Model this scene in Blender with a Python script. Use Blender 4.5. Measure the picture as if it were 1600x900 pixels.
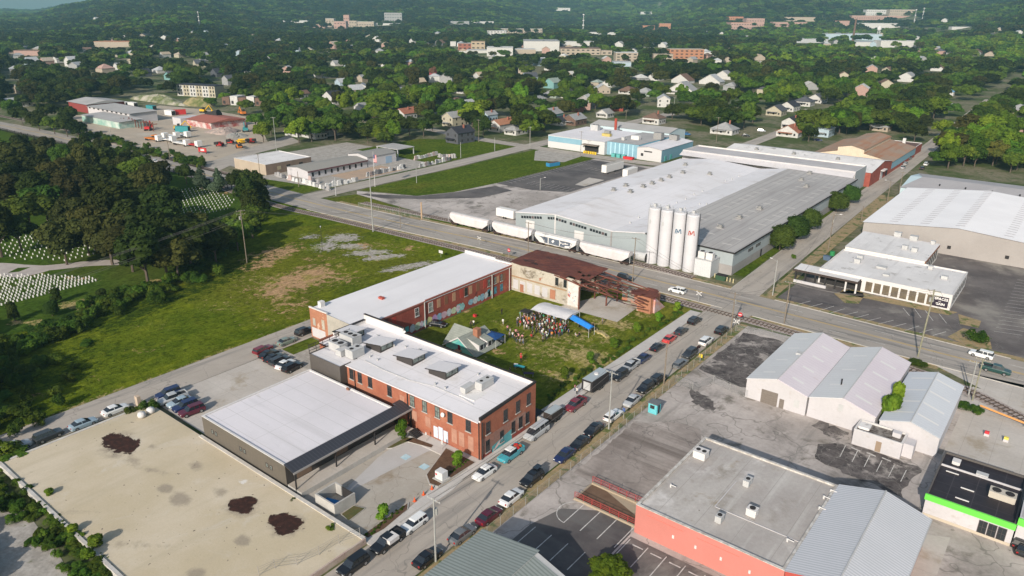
import bpy,math,random
import numpy as np
from mathutils import Vector,Matrix,Euler
for _o in list(bpy.data.objects):
    bpy.data.objects.remove(_o,do_unlink=True)
scene = bpy.context.scene
COL = scene.collection
R = math.radians
F_PX,PITCH,ROLL,YAW = 1158.0,R(20.8),R(0.4),R(38.2)
CAM = np.array([70.15,-80.94,72.0])
_f0 = np.array([0,math.cos(PITCH),-math.sin(PITCH)])
_u0 = np.array([0,math.sin(PITCH),math.cos(PITCH)])
_r0 = np.array([1.0,0,0])
_rt = _r0*math.cos(ROLL)+_u0*math.sin(ROLL)
_up = -_r0*math.sin(ROLL)+_u0*math.cos(ROLL)
_rot = np.array([[math.cos(YAW),-math.sin(YAW),0],[math.sin(YAW),math.cos(YAW),0],[0,0,1]])
RT,UP,FW = _rot@_rt,_rot@_up,_rot@_f0
cd = bpy.data.cameras.new('camera')
cam = bpy.data.objects.new('camera',cd)
COL.objects.link(cam)
m = Matrix.Identity(4)
for i in range(3):
    m[i][0],m[i][1],m[i][2] = RT[i],UP[i],-FW[i]
    m[i][3] = CAM[i]
cam.matrix_world = m
cd.sensor_width = 36.0
cd.lens = F_PX/1600*36
cd.clip_start = 1.0
cd.clip_end = 60000
scene.camera = cam
SUN_AZ = math.atan2(math.sin(R(14.2)),-math.cos(R(14.2)))
SUN_EL = R(27.0)
sdir = Vector((math.sin(R(14.2))*math.cos(SUN_EL),-math.cos(R(14.2))*math.cos(SUN_EL),math.sin(SUN_EL)))
world = bpy.data.worlds.new('World'); scene.world = world; world.use_nodes = True
wn = world.node_tree
for n in list(wn.nodes): wn.nodes.remove(n)
sky = wn.nodes.new('ShaderNodeTexSky'); sky.sky_type = 'NISHITA'; sky.sun_disc = False
sky.sun_elevation = SUN_EL; sky.sun_rotation = math.atan2(sdir.x,sdir.y)
sky.air_density = 1.3; sky.dust_density = 2.0; sky.ozone_density = 1.0
bg = wn.nodes.new('ShaderNodeBackground'); bg.inputs[1].default_value = 0.105
wo = wn.nodes.new('ShaderNodeOutputWorld')
wn.links.new(sky.outputs[0],bg.inputs[0]); wn.links.new(bg.outputs[0],wo.inputs[0])
sl = bpy.data.lights.new('sun','SUN'); sl.energy = 4.3; sl.angle = R(0.6); sl.color = (1.0,0.93,0.83)
so = bpy.data.objects.new('sun',sl); COL.objects.link(so)
so.rotation_euler = sdir.to_track_quat('Z','Y').to_euler(); so.location = (0,-200,300)
HAZE = 0.000105
vs = scene.view_settings
vs.view_transform = 'Standard'; vs.look = 'None'; vs.gamma = 1.0; vs.exposure = 0.32; vs.use_curve_mapping = False
def at(px,py,z=0.0):
    """ground (or height z) point seen at a pixel of the 1600x900 photograph"""
    d = (px-800)/F_PX*RT-(py-450)/F_PX*UP+FW
    t = (z-CAM[2])/d[2]
    p = CAM+t*d
    return (float(p[0]),float(p[1]))
def proj(x,y,z=0.0):
    w = np.array([x,y,z])-CAM
    zz = w@FW
    return 800+F_PX*(w@RT)/zz,450-F_PX*(w@UP)/zz,zz
class MB:
    def __init__(s): s.v = []; s.f = []; s.m = []
    def poly(s,pts,m=0):
        n = len(s.v); s.v += [tuple(p) for p in pts]; s.f.append(tuple(range(n,n+len(pts)))); s.m.append(m); return s
    def box(s,x0,x1,y0,y1,z0,z1,m=0,mt=None,bottom=True):
        n = len(s.v)
        s.v += [(x0,y0,z0),(x1,y0,z0),(x1,y1,z0),(x0,y1,z0),(x0,y0,z1),(x1,y0,z1),(x1,y1,z1),(x0,y1,z1)]
        fs = [(0,1,5,4),(1,2,6,5),(2,3,7,6),(3,0,4,7)]
        for f in fs: s.f.append(tuple(n+i for i in f)); s.m.append(m)
        s.f.append((n+4,n+5,n+6,n+7)); s.m.append(m if mt is None else mt)
        if bottom: s.f.append((n+3,n+2,n+1,n)); s.m.append(m)
        return s
    def obox(s,c,ax,L,Wd,z0,z1,m=0):
        """box centred at c=(x,y), long axis angle ax"""
        n = len(s.v); ca,sa = math.cos(ax),math.sin(ax)
        for z in (z0,z1):
            for a,b in ((-L/2,-Wd/2),(L/2,-Wd/2),(L/2,Wd/2),(-L/2,Wd/2)):
                s.v.append((c[0]+a*ca-b*sa,c[1]+a*sa+b*ca,z))
        for f in [(0,1,5,4),(1,2,6,5),(2,3,7,6),(3,0,4,7),(4,5,6,7),(3,2,1,0)]:
            s.f.append(tuple(n+i for i in f)); s.m.append(m)
        return s
    def cyl(s,p0,p1,r0,r1=None,n=8,m=0,caps=True):
        r1 = r0 if r1 is None else r1
        p0,p1 = Vector(p0),Vector(p1); d = (p1-p0).normalized()
        a = Vector((1,0,0)) if abs(d.x) < .9 else Vector((0,1,0))
        u = d.cross(a).normalized(); w = d.cross(u)
        b = len(s.v)
        for p,r in ((p0,r0),(p1,r1)):
            for i in range(n):
                t = 2*math.pi*i/n; s.v.append(tuple(p+u*(r*math.cos(t))+w*(r*math.sin(t))))
        for i in range(n):
            j = (i+1) % n; s.f.append((b+j,b+i,b+n+i,b+n+j)); s.m.append(m)
        if caps:
            s.f.append(tuple(b+i for i in range(n))); s.m.append(m)
            s.f.append(tuple(b+n+i for i in reversed(range(n)))); s.m.append(m)
        return s
    def lathe(s,prof,c=(0,0),n=16,m=0):
        b = len(s.v)
        for r,z in prof:
            for i in range(n):
                t = 2*math.pi*i/n; s.v.append((c[0]+r*math.cos(t),c[1]+r*math.sin(t),z))
        for k in range(len(prof)-1):
            for i in range(n):
                j = (i+1) % n; s.f.append((b+k*n+i,b+k*n+j,b+(k+1)*n+j,b+(k+1)*n+i)); s.m.append(m)
        s.f.append(tuple(b+(len(prof)-1)*n+i for i in range(n))); s.m.append(m)
        return s
    def extrude(s,prof,axis,a0,a1,m=0,mcap=None):
        """closed profile [(h,z)] swept along axis 'x' or 'y' from a0 to a1"""
        b = len(s.v); k = len(prof)
        for a in (a0,a1):
            for h,z in prof: s.v.append((a,h,z) if axis == 'x' else (h,a,z))
        for i in range(k):
            j = (i+1) % k; s.f.append((b+i,b+j,b+k+j,b+k+i)); s.m.append(m)
        mc = m if mcap is None else mcap
        s.f.append(tuple(b+i for i in reversed(range(k)))); s.m.append(mc)
        s.f.append(tuple(b+k+i for i in range(k))); s.m.append(mc)
        return s
    def mesh(s,name,mats,smooth=False,recalc=True):
        me = bpy.data.meshes.new(name); me.from_pydata(s.v,[],s.f)
        for mt in mats: me.materials.append(mt)
        if len(mats) > 1: me.polygons.foreach_set('material_index',s.m)
        if recalc:
            import bmesh
            bm = bmesh.new(); bm.from_mesh(me); bmesh.ops.recalc_face_normals(bm,faces=bm.faces); bm.to_mesh(me); bm.free()
        if smooth: me.polygons.foreach_set('use_smooth',[True]*len(me.polygons))
        me.update(); return me
    def build(s,name,mats,parent=None,loc=None,rz=0,smooth=False,recalc=True):
        if not isinstance(mats,(list,tuple)): mats = [mats]
        o = bpy.data.objects.new(name,s.mesh(name,mats,smooth,recalc)); COL.objects.link(o)
        if parent is not None: o.parent = parent
        if loc is not None: o.location = loc
        if rz: o.rotation_euler.z = rz
        return o
def tag(o,label=None,cat=None,group=None,kind=None):
    if label: o['label'] = label
    if cat: o['category'] = cat
    if group: o['group'] = group
    if kind: o['kind'] = kind
    return o
def thing(name,label,cat,loc=(0,0,0),rz=0.0,group=None):
    o = bpy.data.objects.new(name,None); COL.objects.link(o)
    o.empty_display_size = 0.5
    o.location = loc if len(loc) == 3 else (loc[0],loc[1],0); o.rotation_euler = (0,0,rz)
    return tag(o,label,cat,group)
def kids(o): return [c for c in bpy.data.objects if c.parent is o] if False else CH.get(o.name,[])
CH = {}
def freeze(o):
    """remember the children of a prototype so that copies are cheap"""
    def rec(p):
        CH[p.name] = [c for c in p.children]
        for c in CH[p.name]: rec(c)
    rec(o); return o
def dup(src,loc,rz=None,scale=None,label=None,group=None,color=None):
    def rec(p,par):
        c = p.copy(); COL.objects.link(c)
        if par is not None: c.parent = par
        if color is not None: c.color = color
        for ch in CH.get(p.name,()): rec(ch,c)
        return c
    r = rec(src,None)
    r.location = loc if len(loc) == 3 else (loc[0],loc[1],0)
    if rz is not None: r.rotation_euler = (0,0,rz)
    if scale is not None: r.scale = scale if hasattr(scale,'__len__') else (scale,)*3
    if label: r['label'] = label
    if group: r['group'] = group
    elif group is False and 'group' in r: del r['group']
    return r
def C(r,g,b): return (r,g,b,1.0)
class NT:
    def __init__(s,name):
        s.m = bpy.data.materials.new(name); s.m.use_nodes = True; s.t = s.m.node_tree
        for n in list(s.t.nodes): s.t.nodes.remove(n)
        s.out = s.n('ShaderNodeOutputMaterial'); s.bsdf = s.n('ShaderNodeBsdfPrincipled')
        s.l(s.bsdf.outputs[0],s.out.inputs[0]); s.bsdf.inputs['Specular IOR Level'].default_value = 0.25
    def n(s,t,**k):
        x = s.t.nodes.new(t)
        for a,b in k.items(): setattr(x,a,b)
        return x
    def l(s,a,b): s.t.links.new(a,b)
    def put(s,sock,v):
        if hasattr(v,'is_output') or hasattr(v,'links'): s.l(v,sock)
        else: sock.default_value = v
    def math(s,op,a,b=None,clamp=False):
        x = s.n('ShaderNodeMath',operation=op); x.use_clamp = clamp; s.put(x.inputs[0],a)
        if b is not None: s.put(x.inputs[1],b)
        return x.outputs[0]
    def mix(s,f,a,b,mode='MIX'):
        x = s.n('ShaderNodeMix',data_type='RGBA',blend_type=mode); s.put(x.inputs[0],f); s.put(x.inputs[6],a); s.put(x.inputs[7],b)
        return x.outputs[2]
    def pos(s,space='world',scale=(1,1,1),rot=0.0,off=(0,0,0)):
        src = s.n('ShaderNodeNewGeometry').outputs['Position'] if space == 'world' else s.n('ShaderNodeTexCoord').outputs['Object']
        mp = s.n('ShaderNodeMapping'); s.l(src,mp.inputs[0]); mp.inputs['Scale'].default_value = scale
        mp.inputs['Rotation'].default_value = (0,0,rot); mp.inputs['Location'].default_value = off
        return mp.outputs[0]
    def noise(s,vec,scale,detail=4.0,rough=.6,dist=0.0):
        x = s.n('ShaderNodeTexNoise'); s.l(vec,x.inputs['Vector']); x.inputs['Scale'].default_value = scale
        x.inputs['Detail'].default_value = detail; x.inputs['Roughness'].default_value = rough; x.inputs['Distortion'].default_value = dist
        return x.outputs[0]
    def ramp(s,v,lo,hi):
        x = s.n('ShaderNodeMapRange'); x.interpolation_type = 'SMOOTHSTEP'; s.put(x.inputs[0],v)
        x.inputs[1].default_value = lo; x.inputs[2].default_value = hi; return x.outputs[0]
    def attr(s,name):
        x = s.n('ShaderNodeAttribute'); x.attribute_name = name; return x.outputs['Fac']
def MAT(name,c,c2=None,sc=.15,rough=.85,space='world',fine=.12,fsc=2.5,stains=(),stripes=None,streaks=None,bump=0.0,metal=0.0,spec=.25,off=0.0,cracks=None):
    t = NT(name); P = t.pos(space,off=(off,off*1.7,0))
    col = C(*c)
    if c2 is not None:
        col = t.mix(t.ramp(t.noise(P,sc,5,.65),.35,.65),C(*c),C(*c2))
    for st in stains:
        Ps = t.pos(space,off=(st[4]*13.1,st[4]*7.3,0),scale=st[5] if len(st) > 5 else (1,1,1))
        col = t.mix(t.ramp(t.noise(Ps,st[1],6,.65,.3),st[2],st[3]),col,C(*st[0]))
    if streaks:
        scl = (streaks[1],streaks[1]*.06,1) if streaks[4] == 'y' else (streaks[1]*.06,streaks[1],1)
        col = t.mix(t.ramp(t.noise(t.pos(space,scale=scl),1.0,4,.6),streaks[2],streaks[3]),col,C(*streaks[0]))
    if stripes:
        for ax,per,duty,sc_,*k in [stripes] if not isinstance(stripes,list) else stripes:
            sep = t.n('ShaderNodeSeparateXYZ'); t.l(t.pos(space),sep.inputs[0])
            v = t.math('FRACT',t.math('DIVIDE',sep.outputs['xyz'.index(ax)],per))
            f = t.math('LESS_THAN',v,duty)
            col = t.mix(t.math('MULTIPLY',f,k[0] if k else .8),col,C(*sc_))
    if cracks:
        vo = t.n('ShaderNodeTexVoronoi',feature='DISTANCE_TO_EDGE'); vo.inputs['Scale'].default_value = cracks[0]
        nn = t.n('ShaderNodeTexNoise'); t.l(P,nn.inputs[0]); nn.inputs['Scale'].default_value = cracks[0]*3
        va = t.n('ShaderNodeVectorMath',operation='SCALE'); t.l(nn.outputs[1],va.inputs[0]); va.inputs[3].default_value = .45/cracks[0]
        vb = t.n('ShaderNodeVectorMath',operation='ADD'); t.l(va.outputs[0],vb.inputs[0]); t.l(P,vb.inputs[1]); t.l(vb.outputs[0],vo.inputs['Vector'])
        f = t.math('MULTIPLY',t.math('SUBTRACT',1.0,t.ramp(vo.outputs[0],0.0,cracks[1])),cracks[3])
        col = t.mix(f,col,C(*cracks[2]))
    if fine:
        g = t.noise(t.pos(space,off=(3.3,9.1,0)),fsc,5,.7)
        v = t.math('ADD',t.math('MULTIPLY',t.math('SUBTRACT',g,.5),fine*4),1.0)
        cmb = t.n('ShaderNodeCombineColor'); [t.l(v,cmb.inputs[i]) for i in range(3)]
        col = t.mix(1.0,col,cmb.outputs[0],'MULTIPLY')
    t.put(t.bsdf.inputs['Base Color'],col); t.bsdf.inputs['Roughness'].default_value = rough
    t.bsdf.inputs['Metallic'].default_value = metal; t.bsdf.inputs['Specular IOR Level'].default_value = spec
    if bump:
        bp = t.n('ShaderNodeBump'); bp.inputs['Distance'].default_value = bump; t.l(t.noise(P,fsc*1.5,4,.7),bp.inputs['Height']); t.l(bp.outputs[0],t.bsdf.inputs['Normal'])
    return t.m
def sheet(name,pts,z,mat,label=None,cat=None,kind='structure',px=False,thick=0.0):
    if px: pts = [at(*p) for p in pts]
    b = MB()
    if thick:
        n = len(pts); b.poly([(x,y,z) for x,y in pts])
        for i in range(n):
            p,q = pts[i],pts[(i+1) % n]; b.poly([(p[0],p[1],z-thick),(q[0],q[1],z-thick),(q[0],q[1],z),(p[0],p[1],z)])
    else: b.poly([(x,y,z) for x,y in pts])
    o = b.build(name,mat)
    return tag(o,label,cat,None,kind)
def interp(pts,x):
    for (x0,y0),(x1,y1) in zip(pts,pts[1:]):
        if x0 <= x <= x1: return y0+(y1-y0)*(x-x0)/(x1-x0)
    return pts[0][1] if x < pts[0][0] else pts[-1][1]
def smooth_line(pts,step=4.0):
    """Catmull-Rom resample"""
    P = [np.array(p,float) for p in pts]; P = [2*P[0]-P[1]]+P+[2*P[-1]-P[-2]]; out = []
    for i in range(1,len(P)-2):
        n = max(1,int(np.linalg.norm(P[i+1]-P[i])/step))
        for k in range(n):
            t = k/n; a,b,c,d = P[i-1],P[i],P[i+1],P[i+2]
            out.append(.5*((2*b)+(-a+c)*t+(2*a-5*b+4*c-d)*t*t+(-a+3*b-3*c+d)*t**3))
    out.append(P[-2]); return out
def ribbon(b,line,o0,o1,z,m=0,dash=None):
    """strip between lateral offsets o0..o1 of a polyline; dash=(on,off)"""
    L = [np.array(p,float) for p in line]; nrm = []
    for i in range(len(L)):
        d = L[min(i+1,len(L)-1)]-L[max(i-1,0)]; d /= np.linalg.norm(d); nrm.append(np.array([-d[1],d[0]]))
    s = 0
    for i in range(len(L)-1):
        seg = np.linalg.norm(L[i+1]-L[i]); s += seg
        if dash and (s % (dash[0]+dash[1])) > dash[0]: continue
        q = [L[i]+nrm[i]*o0,L[i+1]+nrm[i+1]*o0,L[i+1]+nrm[i+1]*o1,L[i]+nrm[i]*o1]
        b.poly([(p[0],p[1],z) for p in q],m)
    return b
def inpoly(X,Y,poly):
    X = np.asarray(X); Y = np.asarray(Y); ins = np.zeros(X.shape,bool); n = len(poly); j = n-1
    for i in range(n):
        xi,yi = poly[i]; xj,yj = poly[j]
        c = ((yi > Y) != (yj > Y)) & (X < (xj-xi)*(Y-yi)/((yj-yi) or 1e-9)+xi)
        ins ^= c; j = i
    return ins
def grid_sheet(name,poly,step,z,mat,blobs=None,zf=None):
    """a dense ground sheet carrying painted-on ground cover masks as attributes"""
    xs = [p[0] for p in poly]; ys = [p[1] for p in poly]
    gx = np.arange(min(xs),max(xs)+step,step); gy = np.arange(min(ys),max(ys)+step,step)
    XX,YY = np.meshgrid(gx,gy); nx = len(gx)
    cx = (XX[:-1,:-1]+XX[1:,1:])/2; cy = (YY[:-1,:-1]+YY[1:,1:])/2
    ins = inpoly(cx,cy,poly)
    ii,jj = np.nonzero(ins); a = ii*nx+jj
    faces = np.stack([a,a+1,a+1+nx,a+nx],1)
    used = np.unique(faces); rm = -np.ones(XX.size,int); rm[used] = np.arange(len(used))
    V = np.stack([XX.ravel()[used],YY.ravel()[used],np.full(len(used),z)],1)
    if zf is not None: V[:,2] += zf(V[:,0],V[:,1])
    me = bpy.data.meshes.new(name); me.from_pydata(V.tolist(),[],rm[faces].tolist())
    for k,bl in (blobs or {}).items():
        at_ = me.attributes.new(k,'FLOAT','POINT'); w = np.zeros(len(V))
        for b in bl:
            if isinstance(b,dict):
                p = b['poly']; d = inpoly(V[:,0],V[:,1],p).astype(float)*b.get('s',1); w = np.maximum(w,d); continue
            x0,y0,rx,ry,rot,st = b
            dx,dy = V[:,0]-x0,V[:,1]-y0; c,s_ = math.cos(rot),math.sin(rot)
            u,v = (dx*c+dy*s_)/rx,(-dx*s_+dy*c)/ry
            w = np.maximum(w,st*np.clip(1.25-np.sqrt(u*u+v*v),0,1))
        at_.data.foreach_set('value',w)
    me.materials.append(mat); me.update()
    o = bpy.data.objects.new(name,me); COL.objects.link(o); return tag(o,kind='structure')
# ================================================================ THE SETTING
rng = np.random.default_rng(7)
def hills(X,Y):
    """terrain height: flat town, wooded ridges two to five kilometres out"""
    X = np.asarray(X,float); Y = np.asarray(Y,float)
    dx,dy = X-CAM[0],Y-CAM[1]; r = np.hypot(dx,dy)
    az = np.degrees(np.arctan2(dx,dy))+38.2
    az = (az+180) % 360-180
    s = lambda a,b,v: (lambda t: t*t*(3-2*t))(np.clip((v-a)/(b-a),0,1))
    r0 = 1900+500*np.sin(az*.11+1)+350*np.sin(az*.31)
    lowleft = 1-s(-31.5,-22,az)
    H1 = 150+26*np.sin(az*.35+.6)+16*np.sin(az*.9+2)+8*np.sin(az*2.3)
    H1 = H1*(1-lowleft)+(24+6*np.sin(az*.8)+4*np.sin(az*2.1+1))*lowleft
    up = s(0,1,(r-r0)/2600)
    bumps = 30*np.sin(X*.0031+1)*np.sin(Y*.0037)+14*np.sin(X*.009)*np.sin(Y*.0083+2)+5*np.sin(X*.023+Y*.019)
    down = s(5200,9000,r)
    h = up*(H1+bumps*(1-.75*lowleft))*(1-.75*down)
    roll = s(700,1500,r)*(1-up)*(3+4*np.sin(X*.006)*np.sin(Y*.007))
    return h+roll
m_ground = NT('ground_cover')
_P = m_ground.pos(); _c = m_ground.mix(m_ground.ramp(m_ground.noise(_P,.035,6,.7),.40,.60),C(.050,.074,.012),C(.19,.165,.11))
_c = m_ground.mix(m_ground.ramp(m_ground.noise(_P,.35,4,.7),.4,.75),_c,C(.045,.068,.012))
m_ground.l(_c,m_ground.bsdf.inputs[0]); m_ground.bsdf.inputs['Roughness'].default_value = 1; m_ground = m_ground.m
rad = [0]+list(np.geomspace(30,14000,110)); naz = 240
V = [(CAM[0],CAM[1],0)]; Fc = []
for k,r in enumerate(rad[1:]):
    a = np.arange(naz)*2*math.pi/naz; X = CAM[0]+r*np.cos(a); Y = CAM[1]+r*np.sin(a); Z = hills(X,Y)
    V += list(zip(X.tolist(),Y.tolist(),Z.tolist()))
for i in range(naz): Fc.append((0,1+i,1+(i+1) % naz))
for k in range(len(rad)-2):
    b = 1+k*naz
    for i in range(naz): j = (i+1) % naz; Fc.append((b+i,b+naz+i,b+naz+j,b+j))
me = bpy.data.meshes.new('ground'); me.from_pydata(V,[],Fc); me.materials.append(m_ground); me.update()
o = bpy.data.objects.new('ground',me); COL.objects.link(o); tag(o,kind='structure')
def grass_mat(name,g1,g2,g3,tall=.15):
    t = NT(name); P = t.pos()
    c = t.mix(t.ramp(t.noise(P,.045,6,.6),.38,.62),C(*g1),C(*g2))
    c = t.mix(t.math('MULTIPLY',t.ramp(t.noise(P,.016,4,.6,.5),.5,.64),.6),c,C(*g3))
    c = t.mix(t.ramp(t.noise(P,.6,6,.75),.47,.72),c,C(g1[0]*.5,g1[1]*.5,g1[2]*.5))
    for a,cc,cc2,sc in (('dry',(.40,.31,.15),(.20,.175,.055),.55),('dirt',(.44,.27,.15),(.36,.24,.13),.35),('gravel',(.42,.385,.35),(.33,.30,.27),.6),('weeds',(.022,.040,.005),(.045,.070,.008),.5),('lime',(.15,.17,.012),(.11,.14,.012),.3)):
        n = t.noise(t.pos(off=(len(a)*31.7,5,0)),sc,8,.72,.4)
        n2 = t.noise(t.pos(off=(len(a)*11.7,9,0)),sc*4,6,.72)
        v = t.math('ADD',t.attr(a),t.math('ADD',t.math('MULTIPLY',t.math('SUBTRACT',n,.5),2.6),t.math('MULTIPLY',t.math('SUBTRACT',n2,.5),1.1)))
        f = t.math('MULTIPLY',t.ramp(v,.50,.80),t.ramp(t.attr(a),.02,.25))
        c = t.mix(f,c,t.mix(t.ramp(t.noise(P,1.3,5,.7),.4,.6),C(*cc),C(*cc2)))
    c = t.mix(t.math('MULTIPLY',t.ramp(t.noise(t.pos(scale=(1,.45,1),rot=.5),.28,6,.7,.6),.50,.66),.55),c,C(g2[0]*1.5,g2[1]*1.35,g2[2]*1.2)); g = t.noise(t.pos(scale=(1,.5,1),rot=.4),1.1,8,.8); v = t.math('MAXIMUM',.2,t.math('ADD',t.math('MULTIPLY',t.math('SUBTRACT',g,.5),2.8),1.0))
    cmb = t.n('ShaderNodeCombineColor'); [t.l(v,cmb.inputs[i]) for i in range(3)]
    c = t.mix(1.0,c,cmb.outputs[0],'MULTIPLY')
    t.l(c,t.bsdf.inputs[0]); t.bsdf.inputs['Roughness'].default_value = 1; t.bsdf.inputs['Specular IOR Level'].default_value = 0
    bp = t.n('ShaderNodeBump'); bp.inputs['Distance'].default_value = tall; bp.inputs['Strength'].default_value = .9
    t.l(t.noise(P,.9,8,.75),bp.inputs['Height']); t.l(bp.outputs[0],t.bsdf.inputs['Normal'])
    return t.m
M_field = grass_mat('rough_grass',(.070,.106,.008),(.120,.150,.011),(.145,.135,.02),.5)
M_lawn = grass_mat('mown_grass',(.045,.082,.011),(.055,.094,.013),(.07,.085,.016),.1)
M_yard = grass_mat('yard_grass',(.085,.112,.011),(.13,.145,.018),(.21,.18,.045),.15)
M_street = MAT('street_asphalt',(.345,.305,.262),(.395,.35,.305),sc=.06,fine=.05,fsc=3,streaks=((.235,.215,.195),.55,.45,.75,'y'),cracks=(.11,.010,(.15,.14,.13),.55),stains=[((.20,.185,.17),.3,.66,.74,1)])
M_main = MAT('main_road_asphalt',(.29,.26,.23),(.34,.305,.27),sc=.05,fine=.05,fsc=2.5,streaks=((.165,.155,.148),.62,.48,.72,'x'),cracks=(.07,.008,(.13,.12,.11),.5),stains=[((.14,.135,.13),.12,.66,.74,3)])
M_lotA = MAT('old_lot_paving',(.31,.275,.25),(.46,.41,.38),sc=.055,fine=.14,fsc=1.3,cracks=(.09,.014,(.13,.12,.105),.6),stains=[((.105,.093,.082),.045,.54,.68,2),((.17,.15,.125),.16,.54,.68,5),((.47,.42,.385),.11,.60,.74,8),((.13,.115,.10),.9,.66,.72,12)],streaks=((.19,.175,.16),.3,.52,.8,'y'))
M_dark = MAT('dark_lot_asphalt',(.090,.078,.076),(.155,.136,.128),sc=.06,fine=.10,fsc=1.2,stains=[((.24,.22,.195),.06,.50,.66,4),((.25,.235,.215),.15,.68,.80,6)],streaks=((.15,.14,.13),.4,.60,.85,'x'),cracks=(.13,.012,(.21,.20,.18),.35))
M_darkE = MAT('sealed_lot_asphalt',(.075,.066,.067),(.13,.116,.11),sc=.08,fine=.08,fsc=1.2,stains=[((.16,.15,.14),.08,.62,.78,4)],streaks=((.13,.125,.12),.22,.54,.74,'x'))
M_patch = MAT('cracked_asphalt',(.065,.055,.053),(.14,.122,.115),sc=.35,fine=.3,fsc=1.2,stains=[((.33,.295,.27),.22,.53,.64,4),((.035,.03,.03),.8,.60,.66,7)],cracks=(.4,.03,(.24,.225,.20),.6))
M_conc = MAT('pale_concrete',(.42,.38,.34),(.48,.44,.40),sc=.1,fine=.08,fsc=2,stains=[((.33,.28,.215),.13,.52,.70,3),((.24,.20,.16),.4,.66,.76,5)],stripes=[('x',4.5,.012,(.22,.2,.18),.5),('y',4.5,.012,(.22,.2,.18),.5)])
M_walk = MAT('sidewalk_concrete',(.44,.41,.385),(.50,.47,.44),sc=.2,fine=.04,stripes=[('y',1.8,.03,(.3,.28,.26),.5)])
M_kerb = MAT('kerb_concrete',(.42,.40,.37),(.36,.34,.31),sc=.4)
M_gravel = MAT('gravel',(.38,.35,.315),(.28,.255,.225),sc=.4,fine=.22,fsc=1.6,stains=[((.12,.13,.055),.25,.60,.70,3)])
M_dirt = MAT('bare_dirt',(.42,.35,.27),(.35,.295,.235),sc=.06,fine=.08,fsc=.8,stains=[((.42,.375,.31),.05,.55,.7,2),((.20,.175,.14),.12,.60,.7,9)])
M_verge = MAT('dry_verge',(.33,.235,.13),(.24,.195,.10),sc=.5,fine=.2,fsc=2,stains=[((.10,.125,.035),.35,.52,.60,7),((.42,.36,.27),.6,.66,.72,4)])
M_ballast = MAT('rail_ballast',(.38,.33,.305),(.28,.225,.20),sc=.5,fine=.3,fsc=3)
M_wpaint = MAT('road_paint_white',(.62,.60,.57),(.42,.40,.38),sc=1.2,fine=.1)
M_ypaint = MAT('road_paint_yellow',(.62,.40,.07),(.50,.34,.09),sc=.8,fine=.1)
M_mulch = MAT('bark_mulch',(.085,.046,.028),(.12,.07,.042),sc=1.5,fine=.3,fsc=5)
FIELD = [(-62,-160),(-62,-50),(-71,-50),(-71.6,60),(-71,70),(-60,70),(-60,86),(-74,85.5),(-99,84),(-120,84.5),(-133,84),(-145,83.5),(-166,84.5),(-190,86),(-210,86),(-210,-160)]
e = lambda px,py,rx,ry,rot=0.,s=1.0: (*at(px,py),rx,ry,rot,s)
grid_sheet('grass_field',FIELD,1.0,.03,M_field,{
    'dirt': [e(425,398,8,15,.2,1.),e(405,412,6,10,.3,1.),e(470,437,11,20,.25,.95),e(530,432,9,10,.2,.6),e(455,478,9,12,.3,.6),e(500,405,10,8,.3,.5),e(430,455,7,10,.3,.8),e(500,425,6,7,0,.7),e(640,387,6,5,0,.6),e(398,450,5,8,0,.55),e(560,385,6,5,.2,.9),e(590,403,5,4,.2,.8),e(440,470,8,7,.3,.6),e(242,545,3,4,0,.5),e(210,545,4,2.5,.2,.55),e(150,590,3,3,0,.5),e(55,620,3,2.5,0,.6),e(600,445,4,6,0,.55)],
    'gravel': [e(535,372,8,7,.6,1.),e(510,385,6,8,.6,.9),e(575,395,9,4,.9,1.1),e(600,402,9,3.5,1.0,1.1),e(625,420,9,3,1.1,1.),e(650,414,10,3,1.1,1.0),e(665,425,8,3,1.,.9),e(485,370,5,5,0,.8),e(550,385,7,4,.5,1.)],
    'dry': [e(350,478,14,10,.3,.45),e(420,440,20,14,.2,.5),e(520,440,14,12,.3,.45),e(570,385,22,9,.9,.5),e(240,510,8,5,.3,.4),e(400,505,10,8,.3,.35),e(600,460,10,14,0,.4),(-72,-20,1.5,60,0,.65),(-72,30,1.5,40,0,.6)],
    'lime': [e(222,515,7,5,.3,.75),e(245,502,5,4,.3,.7),e(330,476,8,5,.3,.5),e(205,590,3,2.5,0,.8)],
    'weeds': [e(60,590,18,26,.1,.7),e(110,560,12,20,.1,.55),e(150,520,10,14,.1,.6),e(230,480,9,30,.35,.8),e(300,455,9,30,.35,.8),e(370,420,8,34,.35,.8),e(30,650,14,14,0,.6)]})
CEM = [(-117,-160),(-117,-30),(-121,-8),(-125,12),(-143,40),(-162,66),(-175,84.5),(-262,87.8),(-330,88),(-420,84),(-560,90),(-560,-160)]
grid_sheet('cemetery_lawn',CEM,2.0,.06,M_lawn,{
    'dry': [e(265,470,3,7,.3,1.),e(240,485,3,6,.3,1.),e(130,475,6,4,.2,1.1),e(110,478,5,3,.2,1.),e(60,505,4,3,.3,1.0),e(25,505,2.5,2,.3,1.1),e(240,440,5,4,.3,.8)],
    'dirt': [e(355,300,4,8,.3,.7),e(50,428,3,2.5,.5,1.),e(25,503,1.5,1.5,0,1.),e(120,435,10,2,.5,.7)],
    'weeds': [e(150,500,8,8,0,.5)]})
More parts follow.
